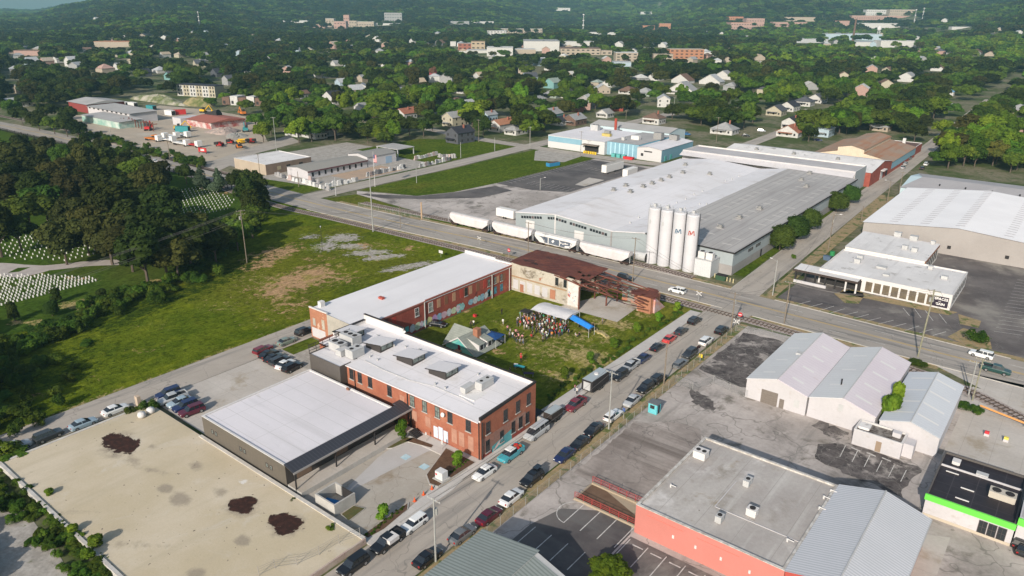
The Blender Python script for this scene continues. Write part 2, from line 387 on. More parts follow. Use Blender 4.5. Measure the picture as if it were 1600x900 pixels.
grid_sheet('yard_lawn',[(-45.8,15.6),(-2,15.6),(-2,85),(-46.5,85)],.6,.04,M_yard,{
    'dry': [(-14,52,14,30,.1,.55),e(850,545,16,8,.1,.6),e(960,505,8,5,.1,.9),e(920,560,9,7,.1,1.),e(880,590,7,6,.1,.7),e(830,525,8,4,0,.55),e(1000,490,5,6,.1,.65),e(900,535,10,4,0,.6),e(780,505,6,4,0,.4),e(760,560,5,4,0,.4),e(1010,478,5,3,0,.5),e(730,480,5,10,0,.3)],
    'dirt': [e(775,548,3.5,2,.1,.8),e(747,563,3,3,0,.7),e(725,487,2.2,1.6,0,.8),e(855,580,5,3,.1,.4),e(885,568,4,2,0,.45)]})
sheet('yard_apron',[at(875,479),at(964,503.5),at(1000,478),at(940,462)],.07,M_conc)
sheet('lawn',[(-167.5,118),(-167.8,240),(-131,240),(-129.5,236),(-131.8,166),(-135,140),(-142,126)],.03,grass_mat('verge_grass',(.058,.092,.010),(.078,.11,.013),(.14,.13,.025)))
sheet('lawn',[(-240,178),(-180.5,178),(-180.5,241),(-212,241),(-240,225)],.03,bpy.data.materials['verge_grass'])
sheet('lawn',[(-222,96.5),(-181,97.6),(-181,111),(-222,104)],.03,bpy.data.materials['verge_grass'])
sheet('lawn',[(-167,98.8),(-110,101.5),(-60,106),(-60,108),(-110,106),(-163,112)],.03,bpy.data.materials['verge_grass'])
sheet('gravel_patch',[(-165,237),(-165,251),(-138,241),(-136,222),(-150,216)],.05,M_gravel)
street = [(6.2,-260),(6.2,-20),(6.0,40),(5.9,90.6)]
b = MB(); ribbon(b,smooth_line(street),-4.6,5.0,.08); tag(b.build('street',M_street),kind='structure')
far_street = [(4.2,103),(3.0,135),(1.2,200),(-.6,270),(-3.2,370),(-6.5,500),(-12,700),(-20,1000)]
b = MB(); ribbon(b,smooth_line(far_street,10),-3.9,4.3,.08); tag(b.build('street',M_street),kind='structure')
side = [(-67.2,-260),(-67.2,-50),(-67.4,20),(-67.4,84)]
b = MB(); ribbon(b,smooth_line(side),-4.4,4.4,.08); tag(b.build('street',M_street),kind='structure')
roadE = [(-173.8,97),(-174,130),(-174,180),(-176,240),(-177,300),(-179,420)]
b = MB(); ribbon(b,smooth_line(roadE),-5.2,5.0,.08); tag(b.build('street',M_street),kind='structure')
cross = [(-300,262),(-230,249),(-172,245),(-100,247),(-86,262)]
b = MB(); ribbon(b,smooth_line(cross),-4.2,4.2,.085); tag(b.build('street',M_street),kind='structure')
b = MB(); ribbon(b,[(-110,291),(-60,296),(-30,300),(-84,330),(-84,420),(-90,600)][:3],-9,9,.08); tag(b.build('street',M_street),kind='structure')
b = MB(); ribbon(b,smooth_line([(-84,290),(-88,420),(-95,650),(-103,900)],12),-4,4,.082); tag(b.build('street',M_street),kind='structure')
b = MB(); ribbon(b,smooth_line([(48,430),(60,520),(90,640),(130,800)],12),-4,4,.08); tag(b.build('street',M_street),kind='structure')
main = smooth_line([(-900,70),(-560,84),(-480,90),(-430,93),(-380,94.5),(-329,95.5),(-290,95),(-241,93),(-205,92),(-172,91.6),(-145,92),(-110,94.2),(-76,96.8),(-40,98),(0,98),(50,96.5),(90,95.5),(160,93),(260,88),(420,80)],4)
b = MB(); ribbon(b,main,-7.3,6.9,.10); tag(b.build('main_road',M_main),kind='structure')
b = MB()
ribbon(b,main,-.35,-.2,.125); ribbon(b,main,.1,.25,.125); tag(b.build('centre_line',M_ypaint),kind='structure')
b = MB()
far = [p for p in main if -175 < p[0] < 300]
ribbon(b,far,3.3,3.45,.125,dash=(3.9,8)); ribbon(b,far,-3.6,-3.45,.125,dash=(3.9,8))
for p in [(547,330),(583,338),(607,343),(632,350)]:
    q = at(*p); b.poly([(q[0]-.2,q[1]-2.2,.125),(q[0]+.2,q[1]-2.2,.125),(q[0]+.2,q[1]+2.2,.125),(q[0]-.2,q[1]+2.2,.125)])
tag(b.build('lane_marking',M_wpaint),kind='structure')
b = MB()
kb = [p for p in main if -160 < p[0] < 330]
def kerb(b,line,off,w=.18,h=.22,skip=()):
    L = [np.array(p,float) for p in line]
    for i in range(len(L)-1):
        if any(a < L[i][0] < c for a,c in skip): continue
        d = L[i+1]-L[i]; d /= np.linalg.norm(d); nn = np.array([-d[1],d[0]])
        q = [L[i]+nn*off,L[i+1]+nn*off,L[i+1]+nn*(off+w),L[i]+nn*(off+w)]
        for a in range(4):
            p,r_ = q[a],q[(a+1) % 4]; b.poly([(p[0],p[1],0.05),(r_[0],r_[1],0.05),(r_[0],r_[1],h),(p[0],p[1],h)])
        b.poly([(p[0],p[1],h) for p in q])
kerb(b,kb,6.9,skip=((-2,9),(-125,-115),(62,70))); kerb(b,kb,-7.45,skip=((0,11),(-70,-62)))
tag(b.build('kerb',M_kerb),kind='structure')
b = MB(); kerb(b,smooth_line([(1.3,-20),(1.3,18)]),0); kerb(b,[(1.1,19),(1.1,50),(1.1,84)],0); kerb(b,[(-.2,106),(-1.5,150),(-4.0,240)],-.1,.2)
tag(b.build('kerb',M_kerb),kind='structure')
b = MB(); ribbon(b,kb,7.05,9.3,.06); tag(b.build('dry_verge',M_verge),kind='structure')
b = MB(); ribbon(b,[p for p in kb if p[0] > -150],-9.5,-7.45,.06); tag(b.build('dry_verge',M_verge),kind='structure')
sheet('dry_verge',[(11.2,-120),(13.2,-120),(13.2,84),(11.0,84)],.09,M_verge)
sheet('dry_verge',[(8.8,106),(11.5,106),(9,250),(3.5,250)],.07,M_verge)
sheet('grass_strip',[(-4.3,117),(-1.2,117),(-4.2,245),(-5.0,245)],.09,bpy.data.materials['verge_grass'])
sheet('sidewalk',[(-1.9,17),(1.1,17),(1.1,84),(-1.9,84)],.20,M_walk,thick=.2)
sheet('sidewalk',[(.05,-26),(1.9,-26),(1.9,-9),(1.3,-6),(1.3,17),(.05,17)],.18,M_walk,thick=.2)
sheet('sidewalk',[(-16.5,-3.1),(.05,-3.1),(.05,-.05),(-16.5,-.05)],.19,M_walk,thick=.2)
sheet('paved_lot',[(13.2,-200),(200,-200),(200,83),(70,82),(40,84),(13.2,84)],.05,M_lotA)
def rough(pts,amp=.5,step=1.2,seed=1):
    r_ = random.Random(seed); o_ = []
    for (xa,ya),(xb,yb) in zip(pts,pts[1:]+pts[:1]):
        n = max(1,int(math.hypot(xb-xa,yb-ya)/step))
        for i in range(n): f = i/n; o_.append((xa+(xb-xa)*f+r_.uniform(-amp,amp),ya+(yb-ya)*f+r_.uniform(-amp,amp)))
    return o_
sheet('asphalt_patch',rough([(14.0,55),(24,52.5),(26,56),(25.8,78),(22,80.5),(14.0,79.5)],.35),.07,M_patch)
sheet('asphalt_patch',rough([(16,46),(21,45),(24,41),(22,39.5),(18.5,42)],.6,.8,3),.072,M_patch)
sheet('asphalt_patch',[(16.5,-40),(29.2,-40),(29.2,-.5),(27,4),(18,-2),(16.5,-8)],.07,M_darkE)
sheet('asphalt_patch',rough([(14.2,6.8),(29.2,6.8),(29.2,24),(24.5,33),(19,31.5),(14.2,27)],.25,.9,9),.068,MAT('brown_stained_asphalt',(.23,.195,.175),(.36,.315,.285),sc=.08,fine=.12,fsc=1.4,streaks=((.14,.115,.10),.35,.44,.72,'x'),stains=[((.42,.37,.34),.1,.54,.70,3)],cracks=(.1,.01,(.1,.09,.08),.6)))
sheet('asphalt_patch',[(29.5,-40),(200,-40),(200,-1),(29.5,-1)],.075,M_dark)
sheet('asphalt_patch',rough([(44.5,36),(58,34),(59,44.5),(47,45.2),(43,41)],.5),.07,M_patch)
sheet('asphalt_patch',rough([(40,46.5),(46.5,44),(46,49),(41,49.3)],.5,1,5),.071,M_patch)
sheet('concrete_strip',[(62,-20),(66,-20),(66,28),(62,26)],.08,M_conc)
sheet('paved_lot',[(60.9,49),(90,49),(90,83),(61,83)],.06,M_conc)
sheet('dark_lot',[(12,104.6),(200,98),(230,100),(230,300),(62,300),(62,178),(14,178)],.05,M_dark)
sheet('planting_bed',[at(1303,459),at(1345,449),at(1350,463),at(1342,475),at(1320,474)],.10,M_verge)
sheet('planting_bed',[(24,121.0),(50,122.2),(51.5,126),(24,125)],.10,M_verge)
sheet('planting_bed',[at(1480,527),at(1505,513),at(1545,525),at(1550,546),at(1530,548)],.10,M_verge)
sheet('planting_bed',[at(1497,491),at(1533,502),at(1529,513),at(1500,507)],.10,M_verge)
sheet('concrete_pad',[at(1462,572),at(1600,602),at(1600,628),at(1560,622)],.10,M_conc)
sheet('paved_lot',[(-167,116),(-142,126),(-135,140),(-131.8,166),(-129,240),(-80,240),(-80,112),(-110,107),(-163,112.5)],.045,M_lotA)
sheet('asphalt_patch',[(-163,113),(-150,121),(-141,126),(-134,141),(-129,160),(-118,158),(-120,140),(-136,124),(-150,114)],.07,M_darkE)
sheet('dark_lot',[(-131.6,164),(-129,236),(-97,236),(-97.8,171),(-112,164)],.075,M_darkE)
sheet('concrete_patch',[(-104,184),(-99,184),(-99,200),(-107,200)],.09,M_conc)
sheet('gravel_yard',[(-222,104),(-181,111),(-181,178),(-240,178),(-240,190),(-262,190),(-262,112),(-222,110)],.04,M_gravel)
sheet('paved_yard',[(-199,128),(-183,128),(-183,158),(-199,158)],.06,MAT('clay_paving',(.42,.30,.215),(.36,.27,.20),sc=.2))
sheet('dirt_yard',[at(165,232),at(330,262),at(420,225),at(400,185),at(330,172),at(250,165),at(180,180),at(90,180)],.05,M_dirt)
sheet('street',[at(315,258),at(405,226),at(450,212),at(470,222),at(400,240),at(340,268)],.08,M_street)
sheet('crossing_pavement',[(1.3,84),(11,84),(11.5,91),(1,91)],.115,M_street)
M_lotC = MAT('patched_concrete',(.345,.31,.265),(.40,.365,.32),sc=.12,fine=.06,fsc=2,stains=[((.26,.205,.145),.12,.50,.66,11)],cracks=(.16,.008,(.12,.10,.085),.7))
sheet('concrete_lot',[(-15.6,-25.2),(-.2,-25.2),(.05,-3.1),(-15.6,-3.1)],.06,M_lotC)
sheet('concrete_lot',[at(530,800),at(640,735),at(700,690),at(668,668),at(560,725),at(500,765)],.075,M_walk) if False else None
sheet('concrete_patch',[at(533,775),at(668,706),at(706,700),at(665,672),at(640,686),at(612,700),at(590,716),at(578,728),at(548,757)],.075,MAT('new_concrete',(.44,.42,.41),(.41,.39,.375),sc=.3,fine=.04))
sheet('driveway',[at(676,764),at(710,741),at(655,790),at(640,822),at(600,850),at(632,800)],.10,M_walk)
sheet('concrete_court',[(-62.8,-24.6),(-42.7,-24.8),(-42.7,20),(-45.9,20),(-46,13),(-62.8,13)],.06,M_conc)
sheet('gravel_patch',[(-62,2.5),(-47,2.5),(-47,12.5),(-62,12.5)],.08,M_gravel)
sheet('grass_strip',[(-62.8,5),(-58.5,5),(-58.5,13),(-62.8,13)],.10,bpy.data.materials['verge_grass'])
def bed(name,pts,mat=M_mulch,grow=None):
    c = np.mean(pts,0); out = [tuple(c+(np.array(p)-c)*1.06) for p in pts]
    sheet('kerb',out,.20,M_kerb,thick=.2); sheet(name,pts,.215,mat)
bed('mulch_bed',[at(667,743),at(697,702),at(742,724),at(685,761),at(672,757)])
bed('mulch_bed',[at(633,690),at(645,685),at(677,697),at(674,701)])
bed('mulch_bed',[at(596,696),at(622,682),at(646,687),at(640,690),at(613,701),at(600,702)],MAT('bed_turf',(.11,.085,.035),(.07,.08,.025),sc=1.))
bed('mulch_bed',[at(567,838),at(592,820),at(637,788),at(636,798),at(600,828),at(575,842)])
bed('mulch_bed',[at(534,805),at(553,792),at(570,796),at(545,815)],bpy.data.materials['bed_turf'])
b = MB()
def pline(p,q,w=.14,z=.13,mat=None,bb=None):
    p,q = np.array(p),np.array(q); d = q-p; d /= np.linalg.norm(d); n_ = np.array([-d[1],d[0]])*w/2
    (bb or b).poly([(p[0]-n_[0],p[1]-n_[1],z),(q[0]-n_[0],q[1]-n_[1],z),(q[0]+n_[0],q[1]+n_[1],z),(p[0]+n_[0],p[1]+n_[1],z)])
for (x0,y0),(x1,y1) in [((1238,479),(1266,471)),((1262,481),(1285,475)),((1280,486),(1303,479)),((1297,490),(1320,483)),((1316,494),(1340,488)),((1334,498),(1357,492)),((1352,503),(1376,497)),((1372,507),(1396,501)),((1392,512),(1416,506)),((1414,517),(1436,510)),((1436,521),(1457,515)),((1457,525),(1478,519)),
                        ((1411,482),(1421,494)),((1428,482),(1439,497)),((1445,485),(1458,502)),((1467,491),(1479,506))]:
    pline(at(x0,y0),at(x1,y1))
for i in range(17):
    pline((60.5,118+i*2.9),(66.0,119.5+i*2.9),.12); pline((76,121+i*2.9),(81.0,121.0+i*2.9),.12); pline((94,121+i*2.9),(99,121+i*2.9),.12)
for i in range(12): pline((29.8+2.9*i,-1.6),(29.8+2.9*i,-6.6),.14)
for i in range(9): pline((30.6+2.9*i,-2.4),(32.3+2.9*i,-2.4),.22)
for i in range(4): pline((20.2+2.9*i,1.0-i*.05),(20.2+2.9*i,-4.6),.14)
for i in range(8):
    a0 = i*math.pi/16; a1 = (i+1)*math.pi/16
    pline((20.2-2.6*math.sin(a0)+.0,-1.8+2.8*math.cos(a0)),(20.2-2.6*math.sin(a1),-1.8+2.8*math.cos(a1)),.14)
    pline((20.2-2.6*math.cos(a0),-1.8-2.8*math.sin(a0)),(20.2-2.6*math.cos(a1),-1.8-2.8*math.sin(a1)),.14)
for i in range(4): pline((17.5+i*2.9,-8),(17.5+i*2.9,-12.5),.14)
for i in range(6): pline(at(1321+i*19,697+i*7.7),at(1312+i*19,715+i*7.7),.12)
for i in range(3): pline(at(1330+i*24,700+i*8),at(1344+i*24,706+i*8),.3)
for i in range(24): pline((-131+.1*i,170+i*2.8),(-126.4+.1*i,168.6+i*2.8),.15)
for i in range(9): pline((-121+i*2.6,171),(-121+i*2.6,178),.12); pline((-118+i*2.6,214),(-118+i*2.6,220),.12)
for i in range(10): pline((66.8,-16+i*3),(72,-16+i*3),.12)
tag(b.build('parking_lines',M_wpaint),kind='structure')
b = MB()
for (px,py) in [(634,715),(663,730)]:
    q = at(px,py)
    b.poly([(q[0]-.7,q[1]-.7,.12),(q[0]+.7,q[1]-.7,.12),(q[0]+.7,q[1]+.7,.12),(q[0]-.7,q[1]+.7,.12)])
tag(b.build('accessible_parking_mark',MAT('road_paint_blue',(.33,.52,.60),(.45,.55,.58),sc=1.5)),kind='structure')
sheet('gravel_path',[(-62,-54),(-48,-53.2),(-30,-54.5),(-20,-56),(-22,-66),(-40,-62),(-62,-60)],.05,M_gravel)
M_rail = MAT('rail_steel',(.10,.075,.062),fine=.1); M_tie = MAT('timber_tie',(.075,.055,.045),(.11,.09,.075),sc=1)
def track(line,name='railway_track',ties=True):
    L = smooth_line(line,3.0)
    b = MB(); ribbon(b,L,-1.9,1.9,.10); tag(b.build('track_bed',M_ballast),kind='structure')
    t = thing(name,None,None,(0,0,0)); tag(t,kind='structure')
    b = MB()
    for s_ in (-.78,.70):
        for i in range(len(L)-1):
            d = L[i+1]-L[i]; d /= np.linalg.norm(d); n_ = np.array([-d[1],d[0]])
            q = [L[i]+n_*s_,L[i+1]+n_*s_,L[i+1]+n_*(s_+.09),L[i]+n_*(s_+.09)]
            b.poly([(p[0],p[1],.32) for p in q]); b.poly([(q[0][0],q[0][1],.14),(q[1][0],q[1][1],.14),(q[1][0],q[1][1],.32),(q[0][0],q[0][1],.32)])
            b.poly([(q[2][0],q[2][1],.14),(q[3][0],q[3][1],.14),(q[3][0],q[3][1],.32),(q[2][0],q[2][1],.32)])
    b.build('rails',M_rail,t)
    b = MB(); acc = 0
    for i in range(len(L)-1):
        d = L[i+1]-L[i]; ln = np.linalg.norm(d); d /= ln; k = acc
        while k < ln:
            p = L[i]+d*k; b.obox((p[0],p[1]),math.atan2(d[1],d[0])+math.pi/2,2.6,.26,.105,.19); k += 1.0
        acc = k-ln
    o = b.build('ties',M_tie,t)
    return t
track([(-560,104),(-434,109),(-351,106),(-290,102),(-240,100.5),(-215,101)])
track([(-215,83.5),(-172,80.5),(-143,82),(-120,83.1),(-99,84),(-72,85.4),(-40,87.2),(0,87.5),(24,86.5),(45,84),(59.6,80.7),(71,74),(90,62),(130,36)])
track([(-150,104.5),(-105,107.2),(-70,108),(-32,108),(-12,107)])
# ================================================================ BUILDINGS
W_roof = MAT('white_membrane_roof',(.68,.655,.675),(.61,.59,.60),sc=.07,fine=.04,stains=[((.50,.47,.45),.12,.58,.76,3),((.44,.40,.37),.5,.68,.76,8)],streaks=((.60,.58,.58),.5,.5,.8,'x'),stripes=[('y',3.1,.035,(.45,.43,.43),.7),('x',11.3,.012,(.45,.43,.43),.6)])
W_roof2 = MAT('weathered_white_roof',(.66,.64,.63),(.58,.56,.55),sc=.1,fine=.05,stains=[((.35,.33,.31),.22,.58,.70,5),((.10,.09,.085),.5,.66,.70,9)],streaks=((.48,.46,.45),.5,.52,.8,'y'))
WareW = MAT('white_metal_roof',(.70,.68,.695),(.63,.61,.615),sc=.03,fine=.04,stripes=('x',4.0,.03,(.5,.48,.48),.6),streaks=((.50,.46,.44),.16,.50,.80,'x'),stains=[((.56,.53,.52),.05,.58,.75,3)])
WareG = MAT('grey_metal_roof',(.36,.335,.32),(.41,.385,.365),sc=.04,fine=.04,stripes=('x',2.4,.16,(.29,.27,.26),.8),streaks=((.28,.255,.24),.5,.45,.8,'y'),stains=[((.40,.36,.33),.08,.6,.8,3)],rough=.6)
CorrW = MAT('pale_corrugated_metal',(.57,.565,.59),(.53,.53,.55),sc=.1,fine=.03,stripes=('y',.5,.42,(.40,.41,.43),.9),rough=.5,spec=.4)
CorrG = MAT('grey_green_corrugated_metal',(.27,.30,.285),(.24,.265,.25),sc=.1,fine=.05,stripes=('x',.46,.45,(.17,.195,.185),.95),rough=.5,spec=.4)
CorrB = MAT('blue_grey_metal_siding',(.31,.345,.36),(.28,.31,.32),sc=.12,fine=.05,stripes=('x',1.2,.08,(.30,.34,.35),.7),streaks=((.30,.33,.34),.4,.55,.8,'y'))
CorrBy = MAT('blue_grey_end_siding',(.34,.375,.39),(.31,.34,.35),sc=.12,fine=.05,stripes=('y',1.2,.08,(.30,.34,.35),.7))
Block = MAT('grey_block_wall',(.30,.285,.28),(.26,.245,.24),sc=.2,fine=.06)
Brick = MAT('orange_red_brick',(.335,.125,.075),(.28,.095,.058),sc=.35,fine=.16,fsc=3.2,stains=[((.37,.17,.11),.18,.54,.72,1),((.40,.29,.22),.45,.66,.76,4),((.22,.07,.05),.25,.60,.75,6)])
BrickD = MAT('dark_red_brick',(.25,.062,.045),(.32,.085,.06),sc=.3,fine=.18,fsc=3,stains=[((.38,.14,.09),.2,.60,.74,1),((.13,.04,.035),.3,.60,.72,4)])
BrickP = MAT('worn_brick',(.34,.16,.115),(.27,.15,.12),sc=.3,fine=.25,fsc=2.5,stains=[((.36,.29,.25),.3,.52,.66,2),((.38,.10,.065),.25,.58,.68,3)])
BrickO = MAT('faded_orange_brick',(.38,.175,.105),(.32,.14,.085),sc=.3,fine=.14,fsc=3,stains=[((.60,.45,.36),.3,.60,.72,2)])
Plaster = MAT('stained_white_plaster',(.46,.42,.36),(.38,.335,.265),sc=.25,fine=.1,stains=[((.30,.12,.07),.3,.64,.70,5),((.17,.14,.105),.35,.53,.68,7),((.48,.45,.42),.5,.58,.66,2)])
Panel = MAT('charcoal_metal_cladding',(.075,.066,.060),(.088,.078,.070),sc=.3,fine=.05,stripes=('x',.6,.06,(.05,.045,.04),.8),rough=.5,spec=.4)
PanelY = MAT('charcoal_metal_siding',(.05,.044,.042),fine=.05,rough=.5)
SeamRoof = MAT('black_standing_seam_roof',(.035,.035,.042),fine=.05,stripes=('y',.62,.12,(.075,.075,.09),.9),rough=.45,spec=.5)
TanWall = MAT('taupe_siding',(.115,.10,.082),(.10,.088,.072),fine=.04,stripes=('x',1.0,.04,(.14,.12,.1),.8))
White = MAT('white_paint',(.60,.58,.57),(.55,.53,.52),sc=.3,fine=.04)
WhiteW = MAT('white_painted_wall',(.50,.48,.495),(.46,.445,.455),sc=.15,fine=.05,streaks=((.40,.37,.35),.7,.55,.82,'y'))
GreyP = MAT('pale_grey_metal',(.45,.45,.45),(.40,.40,.40),sc=.5,fine=.06,space='object')
DarkT = MAT('dark_trim',(.03,.027,.027),fine=.05)
Glass = MAT('dark_glass',(.022,.026,.03),fine=0,rough=.15,spec=.7)
GlassL = MAT('reflective_glass',(.20,.24,.22),(.10,.12,.11),sc=1.5,fine=.1,rough=.2,spec=.7)
Frame = MAT('window_frame',(.06,.05,.05),fine=0)
Rust = MAT('rusted_metal_roof',(.095,.032,.026),(.14,.048,.032),sc=.22,fine=.22,fsc=1.5,stains=[((.20,.075,.04),.35,.60,.74,8),((.018,.015,.014),.22,.62,.68,3)],stripes=('x',.8,.1,(.08,.028,.02),.6))
RustI = MAT('rusty_steel',(.17,.055,.035),(.11,.045,.035),sc=.8,fine=.2)
Pink = MAT('salmon_painted_wall',(.51,.19,.16),(.48,.175,.145),sc=.1,fine=.025,stains=[((.46,.155,.125),.12,.60,.8,3)])
GravRoof = MAT('grey_gravel_roof',(.35,.32,.30),(.42,.39,.365),sc=.09,fine=.1,fsc=2,stains=[((.25,.22,.185),.10,.54,.72,2),((.54,.51,.49),.13,.54,.70,6),((.29,.235,.165),.2,.62,.74,8),((.20,.175,.15),.8,.68,.73,4)],streaks=((.47,.445,.42),.5,.52,.75,'y'),stripes=[('x',5.4,.02,(.25,.23,.21),.5)])
Slab = MAT('sandy_slab',(.52,.44,.315),(.60,.515,.385),sc=.045,fine=.05,fsc=2,stains=[((.43,.38,.31),.06,.60,.75,2),((.36,.32,.27),.18,.68,.74,6),((.58,.53,.44),.1,.6,.7,8)],streaks=((.45,.38,.275),.25,.52,.75,'y'))
Black = MAT('black_membrane_roof',(.022,.018,.022),(.032,.026,.030),sc=.3,fine=.1,stripes=[('x',3.2,.03,(.07,.06,.065),.7),('y',2.6,.035,(.07,.06,.065),.6)],rough=.55)
Green = MAT('bright_green_fascia',(.13,.56,.07),fine=.02)
Blue = MAT('sky_blue_metal',(.19,.34,.42),(.22,.37,.45),sc=.3,fine=.05,stripes=('x',.9,.08,(.15,.34,.43),.7))
BlueY = MAT('sky_blue_siding',(.18,.33,.41),fine=.05)
Teal = MAT('teal_paint',(.10,.36,.34),fine=.05)
GreyRoof = MAT('grey_flat_roof',(.33,.32,.31),(.38,.365,.355),sc=.1,fine=.05)
RoofRust = MAT('rusty_gable_roof',(.30,.225,.17),(.33,.19,.12),sc=.12,fine=.08,streaks=((.30,.14,.075),.35,.48,.7,'y'),stains=[((.42,.36,.30),.1,.6,.75,4)])
Shingle = MAT('shingle_sage',(.27,.285,.25),(.23,.245,.215),sc=.6,fine=.08,stripes=('z',.35,.15,(.18,.19,.17),.6))
PlumRoof = MAT('lilac_metal_roof',(.56,.505,.545),(.59,.545,.575),sc=.1,fine=.03,stripes=('y',1.0,.05,(.38,.35,.37),.7),stains=[((.45,.33,.30),.2,.66,.80,3)])
GrnRoof = MAT('pale_sheet_roof',(.54,.54,.545),(.57,.575,.58),sc=.1,fine=.03,stripes=('y',1.0,.05,(.37,.38,.37),.7))
BluRoof = MAT('pale_blue_sheet_roof',(.50,.515,.55),(.53,.55,.58),sc=.1,fine=.03,stripes=('y',.9,.06,(.37,.40,.43),.7))
Conc = MAT('cast_concrete',(.42,.405,.38),(.36,.345,.325),sc=.4,fine=.1,space='object')
def side_box(b,side,plane,a0,a1,z0,z1,o0,o1,m=0):
    """box on a wall: side is the outward normal, plane the wall coordinate, o0..o1 how far it stands out"""
    if side == '-y': b.box(a0,a1,plane-o1,plane-o0,z0,z1,m)
    elif side == '+y': b.box(a0,a1,plane+o0,plane+o1,z0,z1,m)
    elif side == '+x': b.box(plane+o0,plane+o1,a0,a1,z0,z1,m)
    else: b.box(plane-o1,plane-o0,a0,a1,z0,z1,m)
def window(t,side,plane,a,z,w,h,glass=None,frame=None,sill=True,mull=1,name='window'):
    """a window of its own: frame, with pane (and sill) as sub-parts"""
    fr = MB(); k = .09
    a0,a1,z0,z1 = a-w/2,a+w/2,z,z+h
    side_box(fr,side,plane,a0,a0+k,z0,z1,-.05,.07); side_box(fr,side,plane,a1-k,a1,z0,z1,-.05,.07)
    side_box(fr,side,plane,a0+k,a1-k,z1-k,z1,-.05,.07); side_box(fr,side,plane,a0+k,a1-k,z0,z0+k,-.05,.07)
    for i in range(1,mull+1): q = a0+(a1-a0)*i/(mull+1) if mull > 0 else a; side_box(fr,side,plane,q-.03,q+.03,z0+k,z1-k,-.03,.05)
    side_box(fr,side,plane,a0+k,a1-k,(z0+z1)/2-.03,(z0+z1)/2+.03,-.02,.055)
    f = fr.build(name,frame or Frame,t)
    p = MB(); side_box(p,side,plane,a0+k-.01,a1-k+.01,z0+k-.01,z1-k+.01,-.04,.03); p.build('pane',glass or Glass,f)
    if sill:
        p = MB(); side_box(p,side,plane,a0-.12,a1+.12,z0-.16,z0-.01,-.02,.16); p.build('sill',Conc,f)
    return f
def board(t,name,side,plane,a0,a1,z0,z1,mat,out=.05):
    b = MB(); side_box(b,side,plane,a0,a1,z0,z1,-.02,out); return b.build(name,mat,t)
def flat(t,x0,x1,y0,y1,h,wall,roof,par=.45,pt=.3,cap=None,base=0.0,sides=None):
    """walls, a recessed roof deck, and a parapet"""
    b = MB(); mts = [wall] if sides is None else [wall,sides]
    n = len(b.v); b.v += [(x0,y0,base),(x1,y0,base),(x1,y1,base),(x0,y1,base),(x0,y0,h),(x1,y0,h),(x1,y1,h),(x0,y1,h)]
    for f,mm in (((0,1,5,4),0),((1,2,6,5),1),((2,3,7,6),0),((3,0,4,7),1)): b.f.append(f); b.m.append(mm if sides else 0)
    b.build('wall',mts,t)
    MB().poly([(x0+.01,y0+.01,h-par),(x1-.01,y0+.01,h-par),(x1-.01,y1-.01,h-par),(x0+.01,y1-.01,h-par)]).build('roof',roof,t)
    if par > 0:
        b = MB(); c = .03
        b.box(x0-c,x1+c,y0-c,y0+pt,h-.02-par*0,h+.08); b.box(x0-c,x1+c,y1-pt,y1+c,h-.02,h+.08); b.box(x0-c,x0+pt,y0+pt,y1-pt,h-.02,h+.08); b.box(x1-pt,x1+c,y0+pt,y1-pt,h-.02,h+.08)
        for q in ((x0+.02,x1-.02,y0+.02,y0+pt-.03),(x0+.02,x1-.02,y1-pt+.03,y1-.02),(x0+.02,x0+pt-.03,y0+pt,y1-pt),(x1-pt+.03,x1-.02,y0+pt,y1-pt)): b.box(*q,h-par,h-.02)
        b.build('parapet',cap or White,t)
def hvac(t,x,y,z,w=1.6,d=1.2,h=1.1,fans=1,name='rooftop_unit',mat=None,vert=False):
    b = MB(); b.box(x-w/2,x+w/2,y-d/2,y+d/2,z+.12,z+h); b.box(x-w/2+.15,x+w/2-.15,y-d/2+.1,y+d/2-.1,z,z+.12)
    b.box(x-w/2-.03,x+w/2+.03,y-d/2-.03,y+d/2+.03,z+h-.09,z+h+.03)
    o = b.build(name,mat or GreyP,t)
    for i in range(fans):
        fx = x-w/2+w*(i+.5)/fans if w >= d else x; fy = y if w >= d else y-d/2+d*(i+.5)/fans
        f = MB().cyl((fx,fy,z+h+.02),(fx,fy,z+h+.12),min(w/fans,d)*.36,n=12); f.build('fan',DarkT,o)
    if vert:
        f = MB().box(x-w*.32,x+w*.32,y-d/2-.05,y-d/2-.01,z+.25,z+h-.2); f.build('grille',DarkT,o)
    return o
T = thing('brick_building','two storey orange brick building with four dark dormers on its white roof','building',(-23,7.5))
T.location = (0,0,0)
hE,hB = 7.35,8.15
b = MB()
b.poly([(-33.9,0,0),(0,0,0),(0,0,hE),(-33.9,0,hE)],0)
b.poly([(0,0,0),(0,15.4,0),(0,15.4,hB+.4),(0,0,hE+.75)],1)
b.poly([(0,15.4,0),(-46,15.4,0),(-46,15.4,hB),(0,15.4,hB)],0)
b.poly([(-46,15.4,0),(-46,3,0),(-46,3,hB),(-46,15.4,hB)],0); b.poly([(-46,3,0),(-33.9,3,0),(-33.9,3,7),(-46,3,7)],0); b.poly([(-33.9,3,0),(-33.9,0,0),(-33.9,0,hE),(-33.9,3,hE)],0)
b.build('wall',[Brick,Brick],T)
b = MB(); zr = lambda y: hE+(hB-.15-hE)*y/15.4
b.poly([(-34,-.3,zr(-.3)),(-.32,-.3,zr(-.3)),(-.32,15.2,zr(15.2)),(-34,15.2,zr(15.2))]); b.poly([(-46,2.9,zr(3)),(-34,2.9,zr(3)),(-34,15.2,zr(15.2)),(-46,15.2,zr(15.2))])
b.poly([(-34,-.3,zr(-.3)-.14),(-.32,-.3,zr(-.3)-.14),(-.32,-.3,zr(-.3)),(-34,-.3,zr(-.3))])
b.build('roof',W_roof,T)
b = MB()
